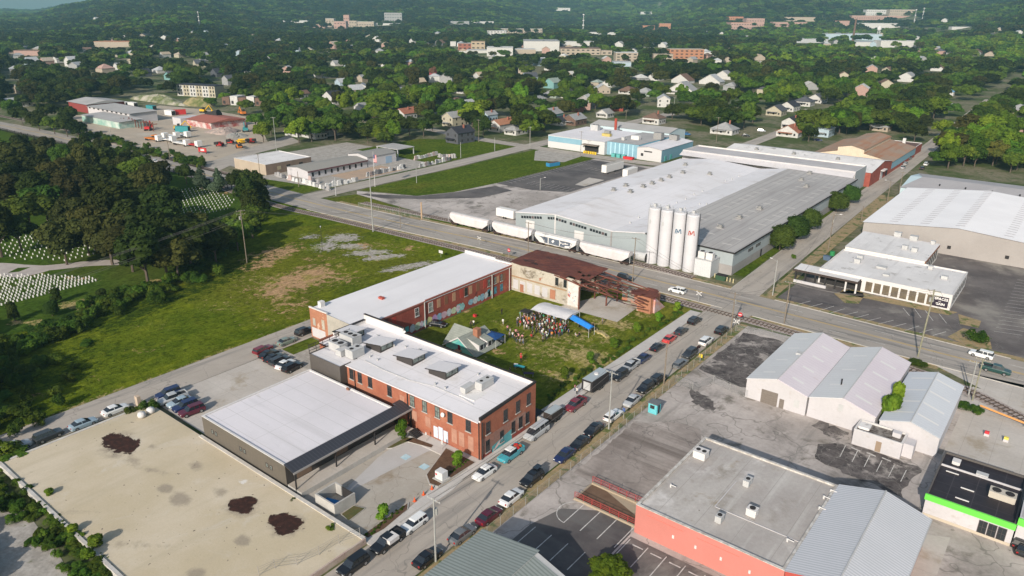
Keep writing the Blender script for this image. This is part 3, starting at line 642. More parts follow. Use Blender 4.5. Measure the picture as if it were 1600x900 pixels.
b.extrude([(-.06,hE+.35),(15.5,hB+.35),(15.5,hB+.62),(-.06,hE+.92)],'x',-.34,.06); b.build('parapet_cap',DarkT,T)
b = MB(); b.extrude([(-.04,zr(0)-.0),(15.4,zr(15.3)),(15.4,hB+.345),(-.04,hE+.345)],'x',-.33,-.02); b.build('end_parapet',White,T)
b = MB(); b.box(-34,-.34,15.05,15.4,7.9,8.75); b.box(-46,-34,15.05,15.4,7.9,9.75); b.extrude([(14.9,8.75),(15.4,8.75),(15.4,9.2)][::1],'x',-34,-33.5)
b.box(-45.9,-45.5,6.5,15.05,7.5,8.6); b.build('parapet',White,T)
b = MB(); b.box(-46.1,-34,14.98,15.5,9.76,9.86); b.box(-34,-.3,14.98,15.5,8.76,8.84); b.box(-46.1,-45.4,6.4,14.97,8.61,8.72); b.build('coping',DarkT,T)
b = MB(); b.box(-34,-.1,-.18,-.02,hE-.24,hE-.16); b.build('gutter',DarkT,T)
for x in (-31.6,-17.2,-.25):
    MB().cyl((x,-.16,.1),(x,-.16,hE-.2),.09,n=6).build('downpipe',DarkT,T)
MB().cyl((.16,.25,.1),(.16,.25,hE),.09,n=6).build('downpipe',DarkT,T)
for x in (-32.6,-30.2,-27.3,-22.0,-16.1,-13.0,-9.9,-6.9,-2.7): window(T,'-y',0,x,4.7,1.15,2.2,glass=GlassL if x in (-16.1,-13.0,-9.9) else Glass)
for x in (-18.6,-15.7,-12.3,-6.0,-4.3,-2.2): board(T,'bricked_opening','-y',0,x-.62,x+.62,1.1 if x > -10 else 1.9,3.9,MAT('salmon_infill',(.40,.22,.16),(.34,.17,.12),sc=.6,fine=.08) if x == -18.6 else bpy.data.materials['salmon_infill'],.04)
board(T,'faded_wall_sign','-y',0,-19.3,-18.2,3.6,6.0,bpy.data.materials['salmon_infill'],.035)
for x in (-10.4,-9.2,-8.0):
    board(T,'pale_blue_door','-y',0,x-.5,x+.5,.5,2.7+(.3 if x == -9.2 else 0),MAT('pale_blue_paint',(.52,.58,.68),fine=.05) if x == -10.4 else bpy.data.materials['pale_blue_paint'],.09)
MB().cyl((-8.2,-.25,6.0),(-8.2,-.55,6.1),.35,.42,n=12).build('satellite_dish',White,T)
for y in (1.9,6.6,10.1,13.2): window(T,'+x',0,y,4.3+.05*y,1.1,2.3)
for y in (1.8,5.6,8.8,10.9,12.9): window(T,'+x',0,y,1.25 if y > 8 else .9,1.05,2.3,glass=Glass)
board(T,'worn_render','+x',0,.25,12.4,.9,3.95,BrickP,.025)
MuralM = MAT('mural_teal',(.085,.30,.33),(.12,.36,.38),sc=.6,fine=.08)
b = MB(); b.poly([(.035,2.9,.15),(.035,8.4,.15),(.035,8.4,2.3),(.035,2.9,1.35)]); mu = b.build('wall_mural',MuralM,T)
b = MB()
sp = [(3.5,.45,.12),(4.0,.75,.3),(4.5,1.05,.36),(5.0,1.35,.28),(5.4,1.6,.12)]
for (ya,za,wa),(yb,zb,wb) in zip(sp,sp[1:]): b.poly([(.05,ya,za-wa),(.05,yb,zb-wb),(.05,yb,zb+wb),(.05,ya,za+wa)])
b.poly([(.05,5.3,1.55),(.05,5.9,1.55),(.05,5.7,1.95)]); b.poly([(.05,3.2,.2),(.05,3.6,.4),(.05,3.3,.8)])
b.build('mural_figure',MAT('mural_pink',(.62,.42,.40),(.70,.62,.58),sc=2,fine=.1),mu)
board(T,'red_plinth','+x',0,.3,2.85,.12,.9,MAT('oxide_red_paint',(.26,.06,.045),fine=.1),.05); board(T,'red_plinth','+x',0,8.5,12.2,.12,1.0,bpy.data.materials['oxide_red_paint'],.05)
for px,py in ((549,531),(594.5,550),(644,570.5),(696,592)):
    x,y = at(px,py,7.9); z = zr(y)-.05; X0,Y0,L,Wd = x-4.3,y,4.3,3.5
    d = MB(); d.extrude([(X0,z),(x,z),(x,z+1.6),(X0,z+.9)],'y',Y0,Y0+Wd); dm = d.build('dormer',PanelY,T)
    r_ = MB(); r_.extrude([(X0-.7,z+.86),(x+.5,z+1.72),(x+.5,z+1.92),(X0-.7,z+1.06)],'y',Y0-.3,Y0+Wd+.3,0,1); r_.build('dormer_roof',[MAT('pale_dormer_roof',(.60,.58,.59),fine=.05) if 'pale_dormer_roof' not in bpy.data.materials else bpy.data.materials['pale_dormer_roof'],DarkT],dm)
    g = MB(); g.box(x-.02,x+.05,Y0+.35,Y0+1.65,z+.5,z+1.45); g.box(x-.02,x+.05,Y0+1.85,Y0+3.15,z+.5,z+1.45); g.build('glazing',GlassL,dm)
for px,py in ((590,525),(655,547),(616,540),(680,598),(696,604),(578,555),(590,560),(634,542),(747,585)):
    x,y = at(px,py,8); MB().cyl((x,y,zr(y)-.05),(x,y,zr(y)+.45),.12,.2,n=8).build('roof_vent',GreyP,T)
hx,hy = at(757,603,7.9)
hvac(T,hx,hy,zr(hy)-.02,1.6,3.4,1.5,2); hvac(T,hx-1.4,hy-3.0,zr(hy)-.02,1.2,2.6,1.1,0)
MB().box(hx-1.6,hx+1.9,hy-5,hy+3,zr(hy-5)+.02,zr(hy-5)+.16).build('unit_curb',W_roof2,T)
b = MB(); lx = [at(*p,7.6) for p in ((570,563),(600,578),(640,594),(680,604),(700,613),(722,622),(740,632))]
for p,q in zip(lx,lx[1:]): b.cyl((p[0],p[1],zr(p[1])+.12),(q[0],q[1],zr(q[1])+.12),.07,n=5)
b.build('roof_conduit',GreyP,T)
a_ = MB(); a_.poly([(-43.2,-1.6,0),(-34,-1.6,0),(-34,-1.6,7.6),(-43.2,-1.6,7.6)]); a_.poly([(-34,-1.6,0),(-34,1.2,0),(-34,1.2,7.6),(-34,-1.6,7.6)]); a_.poly([(-43.2,9,0),(-43.2,-1.6,0),(-43.2,-1.6,7.6),(-43.2,9,7.6)])
an = a_.build('metal_annex',Panel,T)
MB().poly([(-43.2,-1.6,7.35),(-34,-1.6,7.35),(-34,2.9,7.35),(-43.2,2.9,7.35)]).build('deck',W_roof,an)
b = MB()
for (p,q) in (((-43.2,-1.6),(-43.2,8.8)),):
    for z in (8.1,8.7,9.3): b.cyl((p[0],p[1],z),(q[0],q[1],z),.06,n=4)
for y in np.arange(-1.6,9,1.7): b.cyl((-43.2,y,7.5),(-43.2,y,9.3),.07,n=4)
b.cyl((-43.2,-1.6,9.3),(-40.5,-1.6,9.3),.05,n=4)
b.build('railing',DarkT,an)
hvac(T,-40.2,3.2,7.5,3.4,2.0,1.7,2); hvac(T,-40.4,6.6,7.7,4.0,2.4,2.0,3); hvac(T,-35.4,3.4,7.5,2.2,3.0,1.8,2); hvac(T,-37.9,2.4,7.4,1.6,2.2,1.3,0)
T = thing('brick_wing','long dark red brick mill wing with plain white roof and graffiti along the lawn','building',(0,0,0))
hw = 7.0; X0,X1,Y0,Y1 = -63.4,-46.4,13.7,67.5
b = MB()
b.poly([(X0,Y0,0),(X0+6.2,Y0,0),(X0+6.2,Y0,hw+.2),(X0,Y0,hw+.5)],0); b.poly([(X0+6.2,Y0,0),(X1,Y0,0),(X1,Y0,hw-.2),(X0+6.2,Y0,hw+.2)],2)
b.poly([(X1,Y0,0),(X1,34,0),(X1,34,hw-.2),(X1,Y0,hw-.2)],1); b.poly([(X1,34,0),(X1,Y1,0),(X1,Y1,hw+.1),(X1,34,hw+.1)],1)
b.poly([(X1,Y1,0),(X0,Y1,0),(X0,Y1,hw+.4),(X1,Y1,hw)],1); b.poly([(X0,Y1,0),(X0,Y0,0),(X0,Y0,hw),(X0,Y1,hw)],1)
b.build('wall',[BrickO,BrickD,MAT('grey_render',(.33,.31,.27),(.40,.37,.32),sc=.4,fine=.08)],T)
b = MB(); b.poly([(X0-.1,Y0+.25,hw),(X1+.12,Y0+.25,hw-.35),(X1+.12,Y1,hw-.3),(X0-.1,Y1,hw)]); b.poly([(X1+.12,Y0+.25,hw-.35),(X1+.12,Y0+.25,hw-.5),(X1+.12,Y1,hw-.5),(X1+.12,Y1,hw-.3)])
b.build('roof',MAT('smooth_white_roof',(.69,.67,.68),(.65,.63,.64),sc=.08,fine=.02,streaks=((.60,.58,.585),.2,.5,.8,'y')),T)
b = MB(); b.box(X0-.1,X0+6.3,Y0-.08,Y0+.3,hw+.3,hw+.55); b.box(X0,X1-6,Y1-.3,Y1+.1,hw-.05,hw+.75); b.box(X1-6,X1+.1,Y1-.3,Y1+.1,hw-.05,hw+.35); b.build('parapet',White,T)
b = MB(); b.box(X1-.1,X1+.16,34,Y1,hw-.28,hw+.12); b.box(X1-.1,X1+.16,Y0+5,33.9,hw-.5,hw-.15); b.build('coping',MAT('brick_coping',(.30,.11,.085),fine=.1),T)
MB().box(X0+.6,X0+1.7,Y0+2.0,Y0+3.2,hw-.1,hw+1.3).build('chimney',White,T)
q = at(596,466,7); MB().box(q[0]-.7,q[0]+.7,q[1]-.4,q[1]+.4,hw-.3,hw+.35).build('roof_hatch',MAT('red_hatch',(.35,.08,.06),fine=.1),T)
for y in (33.6,58.5,65.8): MB().cyl((X1+.2,y,.1),(X1+.2,y,hw-.3),.14,n=6).build('downpipe',Conc,T)
window(T,'+x',X1,31.2,3.9,1.3,2.1,frame=White)
window(T,'+x',X1,35.8,3.6,1.5,2.4,glass=GlassL,frame=White,mull=2)
Brd = [MAT('oxide_shutter',(.38,.055,.04),fine=.1),MAT('tan_shutter',(.42,.24,.15),fine=.15),MAT('bronze_shutter',(.22,.10,.06),fine=.1)]
for k,y in enumerate((24,38.6,41.2,44.0,46.8,50.2,53.0,55.8,61.0,63.6)):
    board(T,'boarded_window','+x',X1,y-.6,y+.6,3.8 if y < 57 else 3.6,6.0 if y < 57 else 5.6,Brd[(0,1,2,1,0,1,2)[k % 7]])
window(T,'+x',X1,48.5,3.8,1.1,2.2)
for y in (57.4,60.0,62.6):
    window(T,'+x',X1,y,3.8,1.0,1.9,glass=GlassL)
    board(T,'painted_door','+x',X1,y-.55,y+.55,.9,2.9,MAT('door_blue',(.10,.32,.42),(.05,.12,.16),sc=2,fine=.1) if 'door_blue' not in bpy.data.materials else bpy.data.materials['door_blue'])
GR = [(.52,.56,.60),(.55,.62,.44),(.60,.52,.60),(.30,.55,.55),(.62,.60,.28),(.48,.30,.52),(.28,.46,.58),(.62,.42,.50)]
Gf = [MAT('graffiti_paint_%s' % n,c,tuple(v*.7 for v in c),sc=1.2,fine=.15,stains=[((.1,.05,.12),1.1,.62,.68,i)]) for i,(n,c) in enumerate(zip(('sky','lime','lilac','mint','yellow','violet','blue','pink'),GR))]
rg = random.Random(5); y = 28.6; k = 0
while y < 57:
    wd = rg.uniform(1.2,2.2); yb,h0 = y,rg.uniform(.3,.6)
    if not (46.5 < y < 48.5):
        b = MB(); n = 14; cy,cz,ry,rz = y+wd/2,1.35 if y < 46 else 1.6,wd*.52,rg.uniform(.85,1.15)
        b.poly([(X1+.05+.002*(k % 3),cy+ry*math.cos(2*math.pi*i/n)*rg.uniform(.8,1.1),cz+rz*math.sin(2*math.pi*i/n)*rg.uniform(.8,1.05)) for i in range(n)])
        b.build('graffiti',Gf[k % 8] if y < 46.5 else Gf[(3,6,0)[k % 3]],T)
    y += wd*.86; k += 1
board(T,'teal_door','+x',X1,20.4,22.0,.1,3.2,Teal); board(T,'teal_door','+x',X1,45.0,46.4,.1,2.4,Teal)
board(T,'teal_panel','+x',X1,27.2,28.4,1.1,2.4,Teal)
board(T,'bricked_opening','-y',Y0,X0+1.0,X0+1.9,3.2,5.0,bpy.data.materials['grey_render']); board(T,'bricked_opening','-y',Y0,X0+4.2,X0+5.2,3.0,5.4,Plaster)
board(T,'white_plaster','-y',Y0,X0+.4,X0+5.2,.3,2.6,WhiteW,.03)
T = thing('ruined_mill','roofless white plastered mill ruin under a collapsing rusty steel roof','ruin',(0,0,0))
b = MB(); b.poly([(-46.4,66.9,0),(-24.6,66.9,0),(-24.6,66.9,7.4),(-46.4,66.9,8.0)]); b.poly([(-24.6,66.9,0),(-24.6,67.5,0),(-24.6,67.5,7.4),(-24.6,66.9,7.4)])
b.poly([(-46.4,67.5,0),(-24.6,67.5,0),(-24.6,67.5,7.4),(-46.4,67.5,8)]); b.poly([(-46.4,79,0),(-26,79,0),(-26,79,7.4),(-46.4,79,7.6)]); b.poly([(-46.4,67.5,0),(-46.4,79,0),(-46.4,79,7.6),(-46.4,67.5,7.6)])
b.build('wall',Plaster,T)
board(T,'string_course','-y',66.9,-46.2,-28.4,4.0,4.3,MAT('stained_ledge',(.34,.22,.13),fine=.15),.22)
for x in (-31.5,-28.9): window(T,'-y',66.9,x,4.8,1.0,2.1,sill=False,mull=0)
board(T,'mural_panel','-y',66.9,-28.0,-24.8,.4,6.8,MAT('painted_pier',(.62,.60,.58),(.55,.50,.47),sc=.6,fine=.08,stains=[((.45,.12,.06),.75,.60,.63,4),((.05,.18,.34),.6,.62,.65,9),((.04,.03,.03),1.1,.66,.69,15)]),.06)
for i,x in enumerate((-44.9,-42.6,-40.2,-37.7,-35.2,-32.7)): board(T,'whitewashed_bay','-y',66.9,x-.85,x+.85,.7,3.3,WhiteW if i != 5 else BrickO,.05)
board(T,'orange_patch','-y',66.9,-43.4,-42.2,.2,2.4,BrickO,.08)
b = MB(); rg = random.Random(3)
nx,ny = 24,12; VV = {}
for i in range(nx+1):
    for j in range(ny+1):
        u,v = i/nx,j/ny; x = -46.9+u*23.2; y = 66.2+v*13.0
        VV[i,j] = (x+rg.uniform(-.1,.1)*(i in (0,nx)),y+rg.uniform(-.3,.25)*(j in (0,)),8.1+.25*v-1.5*max(0,u-.6)+rg.uniform(-.09,.09)-2.2*max(0,u-.72)*(1-v))
for i in range(nx):
    for j in range(ny):
        if (i > 18 and j < 6 and rg.random() < .38): continue
        b.poly([VV[i,j],VV[i+1,j],VV[i+1,j+1],VV[i,j+1]])
b.build('rusted_roof',Rust,T)
b = MB()
for (x0,y0,z0),(x1,y1,z1) in (((-32,66.3,7.7),(-14.5,66.8,5.7)),((-24,69.5,7.2),(-13,71,5.6)),((-30,66,7.9),(-24.3,66.5,6.6)),((-24,75,7.0),(-11,78,5.0)),((-24.3,66.5,6.1),(-22.3,76,6.4)),((-18.5,67,5.9),(-17.5,77,5.9)),((-14.5,66.8,5.6),(-22.7,71,6.2)),((-24.3,78.2,7.0),(-10,79.5,4.6))):
    b.cyl((x0,y0,z0),(x1,y1,z1),.17,n=4)
b.build('fallen_beam',RustI,T)
b = MB()
for i in range(85):
    x = rg.uniform(-28,-10.5); y = rg.uniform(67,79); a = rg.uniform(-.4,.4); L = rg.uniform(1.2,3.6); z = 6.4-(x+27)*.12+rg.uniform(-.5,.3)
    c,s_ = math.cos(a)*L,math.sin(a)*L; w = rg.uniform(.2,.9)
    b.poly([(x,y,z),(x+c,y+s_,z-.25*rg.random()),(x+c,y+s_+w,z+rg.uniform(-.3,.1)),(x,y+w,z)])
for i in range(10):
    x = rg.uniform(-13,-7.8); y = rg.uniform(75,80); z = 4.6; b.poly([(x-1.5,y-1,z),(x+1.5,y-1,z+rg.uniform(-.3,.2)),(x+1.5,y+1,z+.2),(x-1.5,y+1,z+.2)])
b.build('roof_wreckage',Rust,T)
for px,py,h in ((904,484,6.0),(947,478,6.1),(929,467,6.2),(874,462,6.6),(964,471,5.8)):
    x,y = at(px,py); MB().cyl((x,y,0),(x,y,h),.2,n=6).build('steel_column',RustI,T)
b = MB(); b.poly([at(1003,483)+(0,),at(1030,473)+(0,),at(1022,466)+(0,),at(1010,452)+(0,)]) if False else b.extrude([(76.0,0),(80,0),(80,4.4),(76.0,4.4)],'x',-9.6,-8.6); b.box(-12.6,-8.7,75.4,75.9,0,4.2); b.box(-12.6,-12.1,75.9,79,0,4.0)
b.build('brick_stub',BrickO,T)
b = MB(); b.extrude([(76.5,0),(82.3,0),(76.5,4.2)],'x',-8.6,-8.1); b.build('graffiti_wall',MAT('graffiti_brick',(.50,.25,.19),(.52,.42,.44),sc=.5,fine=.1,stains=[((.55,.22,.30),.8,.58,.64,3),((.06,.03,.05),.9,.63,.67,7)]),T)
b = MB(); b.box(-19,-12.7,79.0,79.4,0,3.2); b.build('rear_wall',MAT('mural_rear',(.40,.15,.09),(.12,.30,.30),sc=.4,fine=.1),T)
T = thing('low_workshop','single storey taupe building with wide white flat roof and black canopy over its dock','building',(0,0,0))
flat(T,-42.6,-18.6,-25.4,-2.3,4.5,TanWall,MAT('plain_white_roof',(.65,.62,.645),(.59,.565,.585),sc=.08,fine=.03,streaks=((.54,.515,.53),.4,.5,.78,'x'),stains=[((.50,.46,.43),.25,.64,.78,3)],stripes=[('y',3.0,.035,(.46,.44,.44),.7),('x',9.7,.012,(.46,.44,.44),.6)]),par=.12,pt=.35,cap=White,sides=PanelY)
for x in (-39.6,-38.5,-31.0,-29.9,-23.6,-22.5): window(T,'-y',-25.4,x,2.1,.7,.8,glass=GlassL,sill=False,mull=0)
b = MB(); b.extrude([(-18.55,4.75),(-16.2,4.15),(-16.2,4.3),(-18.55,4.9)],'y',-25.6,.6); b.extrude([(-19.4,4.75),(-18.56,4.75),(-18.56,4.9),(-19.4,4.9)],'y',-1.8,.6); can = b.build('canopy',SeamRoof,T)
b = MB(); b.box(-16.2,-16.08,-25.6,.6,3.98,4.32); b.build('fascia',MAT('pale_fascia',(.30,.28,.27),fine=0),can)
for y in (-25.2,-17.3,-8.9,-.3):
    MB().box(-16.5,-16.3,y-.1,y+.1,0,4.1).build('canopy_post',DarkT,T)
b = MB(); b.poly([(-18.55,-25.3,1.0),(-15.0,-25.3,1.0),(-15.0,-1,1.0),(-18.55,-1,1.0)],1); b.poly([(-15.0,-25.3,0),(-15.0,-1,0),(-15.0,-1,1.0),(-15.0,-25.3,1.0)],0); b.poly([(-18.55,-25.3,0),(-15,-25.3,0),(-15,-25.3,1),(-18.55,-25.3,1)],0)
b.poly([(-18.55,-1,0),(-15,-1,0),(-15,-1,1),(-18.55,-1,1)],0)
b.build('loading_dock',[Conc,M_conc],T)
for i in range(8): MB().box(-14.9+.0,-13.2,-2.6+i*.001,-2.6+.01,0,.01) if False else None
b = MB()
for i in range(7): b.box(-15.0+i*.32,-14.7+i*.32,-2.2,-.6,.0,1.0-i*.14)
b.build('steps',DarkT,T)
for y in (-22,-14.5): board(T,'dock_door','+x',-18.6,y-1.4,y+1.4,1.1,3.6,MAT('dock_brown',(.16,.11,.08),fine=.1) if y == -22 else bpy.data.materials['dock_brown'])
q = at(481,561,4.6)
MB().box(-30.5,-29.9,-3.2,-2.9,4.5,4.9).build('roof_vent',MAT('brown_vent',(.25,.12,.08)),T)
SZ = .9
T = thing('raised_slab','raised sandy concrete slab of a demolished building with graffiti on its street edge','platform',(0,0,0))
P4 = [at(25,722,SZ),at(132,676,SZ),at(243,633,SZ),at(570,841,SZ)]
sx0,sx1,sy0,sy1 = -60.6,P4[3][0],-50.2,P4[3][1]
b = MB(); b.box(sx0,sx1,sy0-1,sy1,0,SZ-.02); b.build('slab',Conc,T)
t = NT('sandy_slab'); P = t.pos(); c = t.mix(t.ramp(t.noise(P,.05,6,.65),.35,.65),C(.47,.395,.275),C(.545,.47,.36))
c = t.mix(t.math('MULTIPLY',t.ramp(t.noise(t.pos(scale=(1,.12,1),rot=.15),.35,5,.6),.48,.72),.6),c,C(.44,.375,.27))
c = t.mix(t.math('MULTIPLY',t.ramp(t.noise(P,.12,7,.7,.6),.52,.68),.6),c,C(.55,.50,.425)); c = t.mix(t.math('MULTIPLY',t.ramp(t.noise(P,.9,7,.75),.58,.72),.5),c,C(.38,.32,.235)); c = t.mix(t.ramp(t.noise(P,1.6,3,.5),.715,.74),c,C(.16,.13,.10))
n = t.math('MULTIPLY',t.math('SUBTRACT',t.noise(P,.55,8,.75,.5),.5),1.6); n2 = t.math('MULTIPLY',t.math('SUBTRACT',t.noise(P,.55,8,.72,.8),.5),1.5)
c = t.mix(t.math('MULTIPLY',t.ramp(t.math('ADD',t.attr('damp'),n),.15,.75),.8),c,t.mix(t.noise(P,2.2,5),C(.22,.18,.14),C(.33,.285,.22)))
c = t.mix(t.ramp(t.math('ADD',t.attr('bark'),n2),.46,.56),c,t.mix(t.ramp(t.noise(P,1.1,6,.75),.42,.66),C(.028,.012,.009),C(.062,.024,.016)))
c = t.mix(t.math('MULTIPLY',t.ramp(t.math('ADD',t.attr('white'),t.math('MULTIPLY',n,1.6)),.5,.7),.8),c,C(.66,.64,.62))
g = t.noise(P,3.5,6,.8); v = t.math('ADD',t.math('MULTIPLY',t.math('SUBTRACT',g,.5),.34),1.0); cmb = t.n('ShaderNodeCombineColor'); [t.l(v,cmb.inputs[i]) for i in range(3)]; c = t.mix(1.0,c,cmb.outputs[0],'MULTIPLY'); t.l(c,t.bsdf.inputs[0]); t.bsdf.inputs['Roughness'].default_value = .9
z_ = lambda px,py,rx,ry,rt=0,s=1.: (*at(px,py,SZ),rx,ry,rt,s)
o = grid_sheet('slab_surface',[(sx0,sy0-1),(sx1,sy0-1),(sx1,sy1),(sx0,sy1)],.33,SZ,t.m,{
 'bark': [z_(176,688,4.0,2.2,-.3),z_(190,693,3.8,2.4,-.4),z_(203,697,3.4,2.0,-.6),z_(377,790,3.1,2.0,.2),z_(385,783,1.9,1.8),z_(438,812,2.4,2.1,-.3),z_(456,818,2.5,1.8),z_(445,826,1.9,1.8),z_(302,726,.7,.3,.3,.65),z_(342,748,.4,.4,0,.6)],
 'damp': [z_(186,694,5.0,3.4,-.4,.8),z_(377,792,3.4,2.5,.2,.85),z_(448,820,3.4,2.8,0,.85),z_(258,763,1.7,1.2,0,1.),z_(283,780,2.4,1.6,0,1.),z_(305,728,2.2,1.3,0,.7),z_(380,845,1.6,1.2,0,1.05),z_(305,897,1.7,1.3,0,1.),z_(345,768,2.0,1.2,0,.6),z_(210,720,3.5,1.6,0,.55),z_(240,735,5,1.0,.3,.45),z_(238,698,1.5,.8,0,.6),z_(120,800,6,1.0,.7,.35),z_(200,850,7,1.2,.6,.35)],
 'white': [z_(381,752,1.5,1.0,0,.9)]}); o.parent = T; del o['kind']
b = MB(); b.box(sx0+18,sx1,sy1-.45,sy1+.15,.3,SZ+.14); b.box(sx0-.15,sx0+.4,sy0,sy1,.3,SZ+.12); b.build('kerb_edge',MAT('pale_kerb_edge',(.52,.49,.45),(.44,.41,.37),sc=.5,fine=.1),T)
b = MB(); b.box(sx0,sx1-2,sy0-1.5,sy0-1.0,.2,SZ+.2); b.build('low_wall',MAT('pale_low_wall',(.50,.48,.46),(.42,.39,.35),sc=.3,fine=.1),T)
b = MB(); b.box(sx1,sx1+.25,sy0-.5,sy1,.0,SZ+.10); b.build('street_wall',[MAT('graffiti_wall_paint',(.46,.39,.33),(.40,.30,.26),sc=.5,fine=.15,stains=[((.42,.02,.03),.42,.65,.68,5),((.06,.04,.05),.8,.64,.67,9),((.30,.08,.07),.6,.66,.70,14)])],T)
T = thing('fence','thin wire fence on leaning posts along the slab edge above the street','fence',(0,0,0))
pp = [at(405,900,SZ),at(430,888,SZ),at(464,883,SZ),at(499,867,SZ),at(530,849,SZ),at(563,838,SZ)]
WireM = MAT('fence_wire',(.30,.28,.26),fine=0)
for i,p in enumerate(pp): MB().cyl((p[0],p[1],SZ),(p[0]-.1,p[1],SZ+1.5),.04,n=5).build('post',WireM,T)
b = MB()
for p,q in zip(pp,pp[1:]):
    for z in (.3,.7,1.1,1.4): b.cyl((p[0],p[1],SZ+z),(q[0],q[1],SZ+z-.03),.02,n=3)
b.build('wire',WireM,T)
T = thing('bin_enclosure','open topped concrete bin enclosure with a blue bin beside the slab','enclosure',(0,0,0))
b = MB(); ex0,ex1,ey0,ey1 = -12.0,-7.4,-25.0,-21.0
b.box(ex0,ex0+.25,ey0,ey1,0,2.1); b.box(ex0+.25,ex1,ey0,ey0+.25,0,2.1); b.box(ex1-.25,ex1,ey0+.25,ey1,0,2.1); b.box(ex0+.25,ex1-3,ey1-.25,ey1,0,2.1); b.build('wall',Conc,T)
b = MB(); b.box(ex1-2.9,ex1-.3,ey1-.15,ey1-.05,.2,2.0); b.build('gate',DarkT,T)
VentM = MAT('galvanised_vent',(.26,.255,.25),fine=.05)
T = thing('warehouse','huge warehouse with white gable roof joined to a grey ribbed roof, blue grey metal front','warehouse',(0,0,0))
PR = [(-83.4,5.4),(-67,7.4),(-44.6,5.8),(-32.8,7.4)]; PG = [(-32.8,7.4),(-4.6,6.9)]
yF,yB = 116.0,241.5
def facade(b,prof,y,z0=0,m=0):
    for (xa,za),(xb,zb) in zip(prof,prof[1:]): b.poly([(xa,y,z0),(xb,y,z0),(xb,y,zb),(xa,y,za)],m)
b = MB(); facade(b,PR+PG[1:],yF,0); facade(b,PR+PG[1:],yB); b.poly([(PR[0][0],yF,0),(PR[0][0],yB,0),(PR[0][0],yB,PR[0][1]),(PR[0][0],yF,PR[0][1])],1); b.poly([(-4.6,yF,2.6),(-4.6,yB,2.6),(-4.6,yB,6.9),(-4.6,yF,6.9)],1)
b.poly([(-4.6,yF,0),(-4.6,yB,0),(-4.6,yB,2.6),(-4.6,yF,2.6)],2)
b.build('wall',[CorrB,CorrBy,Block],T)
b = MB()
for (xa,za),(xb,zb) in zip(PR,PR[1:]): b.poly([(xa,yF-.3,za+.1),(xb,yF-.3,zb+.1),(xb,yB,zb+.1),(xa,yB,za+.1)]); b.poly([(xa,yF-.3,za-.15),(xb,yF-.3,zb-.15),(xb,yF-.3,zb+.1),(xa,yF-.3,za+.1)])
b.build('roof',WareW,T)
b = MB(); (xa,za),(xb,zb) = PG; b.poly([(xa,yF-.3,za+.1),(xb+.4,yF-.3,zb+.1),(xb+.4,yB,zb+.1),(xa,yB,za+.1)]); b.build('ribbed_roof',WareG,T)
b = MB(); b.box(xb+.38,xb+.56,yF-.4,yB,zb-.35,zb+.12); b.box(-32.8,xb+.4,yF-.45,yF-.31,6.65,7.0) if False else b.extrude([(-32.8,7.1),(-4.2,6.6),(-4.2,6.95),(-32.8,7.45)],'y',yF-.42,yF-.31); b.build('gutter',DarkT,T)
board(T,'base_course','-y',yF,-14,-4.5,0,2.9,Block,.08)
i = 0
for x in np.arange(-80.5,-46,1.12):
    i += 1
    if i in (9,10,18,25): continue
    zt = interp(PR,x)-1.0-.35*abs((x+67)/22)
    board(T,'window','-y',yF,x-.45,x+.45,zt-.85,zt,Glass if i % 5 else MAT('old_glass',(.10,.07,.07),fine=.1) if 'old_glass' not in bpy.data.materials else bpy.data.materials['old_glass'],.06)
for x in (-66.6,-44.8): board(T,'seam_post','-y',yF,x-.25,x+.25,0,interp(PR,x)-.2,White if x < -60 else Block,.15)
for x in (-77,-57): board(T,'loading_door','-y',yF,x-1.8,x+1.8,.2,3.4,White,.12)
sk = MAT('skylight_panel',(.52,.49,.46),fine=.03)
for j,y in enumerate(np.arange(122,238,6.8)):
    for x in (-26.5,-17.5,-9.2):
        if (j+int(x)) % 7 == 0: continue
        z = 7.4-(x+32.8)*.0177+.115; MB().poly([(x-1.5,y-.4,z+.02),(x+1.5,y-.4,z-.03),(x+1.5,y+.4,z-.03),(x-1.5,y+.4,z+.02)]).build('skylight',sk,T)
def vent(t,x,y,z,s=1.0):
    b = MB(); b.box(x-.7*s,x+.7*s,y-.7*s,y+.7*s,z-.1,z+.45*s); b.build('curb',WareW,t) if False else None
    b.cyl((x,y,z-.1),(x,y,z+.9*s),.5*s,n=8); b.box(x-.62*s,x+.62*s,y-.62*s,y+.62*s,z+.9*s,z+1.02*s); return b.build('roof_ventilator',VentM,t)
for px,py in ((959,298),(978,291),(985,301),(1005,293),(1019,288),(1033,283),(1046,278),(1067,271),(1071,258),(1109,271)):
    x,y = at(px,py,7.2); vent(T,x,y,interp(PR,x),1.25)
for px,py in ((1125,356),(1155,341),(1187,327),(1252,282),(1260,292),(1265,272)):
    x,y = at(px,py,7.2); vent(T,x,y,7.1,1.3)
for px,py in ((1045,316),(1058,312),(1072,306),(1085,299),(1098,294),(1134,279),(1144,276),(1155,271),(985,343),(998,335),(1070,325),(1093,319),(1104,321)):
    x,y = at(px,py,7.2); MB().cyl((x,y,interp(PR,x)),(x,y,interp(PR,x)+.7),.25,n=6).build('roof_pipe',GreyP,T)
for y in (128,134,153,170):
    for k in range(3): board(T,'window','+x',-4.6,y+k*1.3-.5,y+k*1.3+.5,4.1,5.1,Glass)
board(T,'door','+x',-4.6,138,139.2,.1,2.4,DarkT)
T = thing('tall_warehouse','taller white parapeted warehouse block directly behind the huge warehouse','warehouse',(0,0,0))
flat(T,-84,-6.2,245.0,262,9.1,WhiteW,MAT('streaked_roof',(.46,.44,.44),(.38,.36,.365),sc=.06,fine=.05,streaks=((.30,.28,.29),.4,.5,.75,'x')),par=.5,sides=CorrBy)
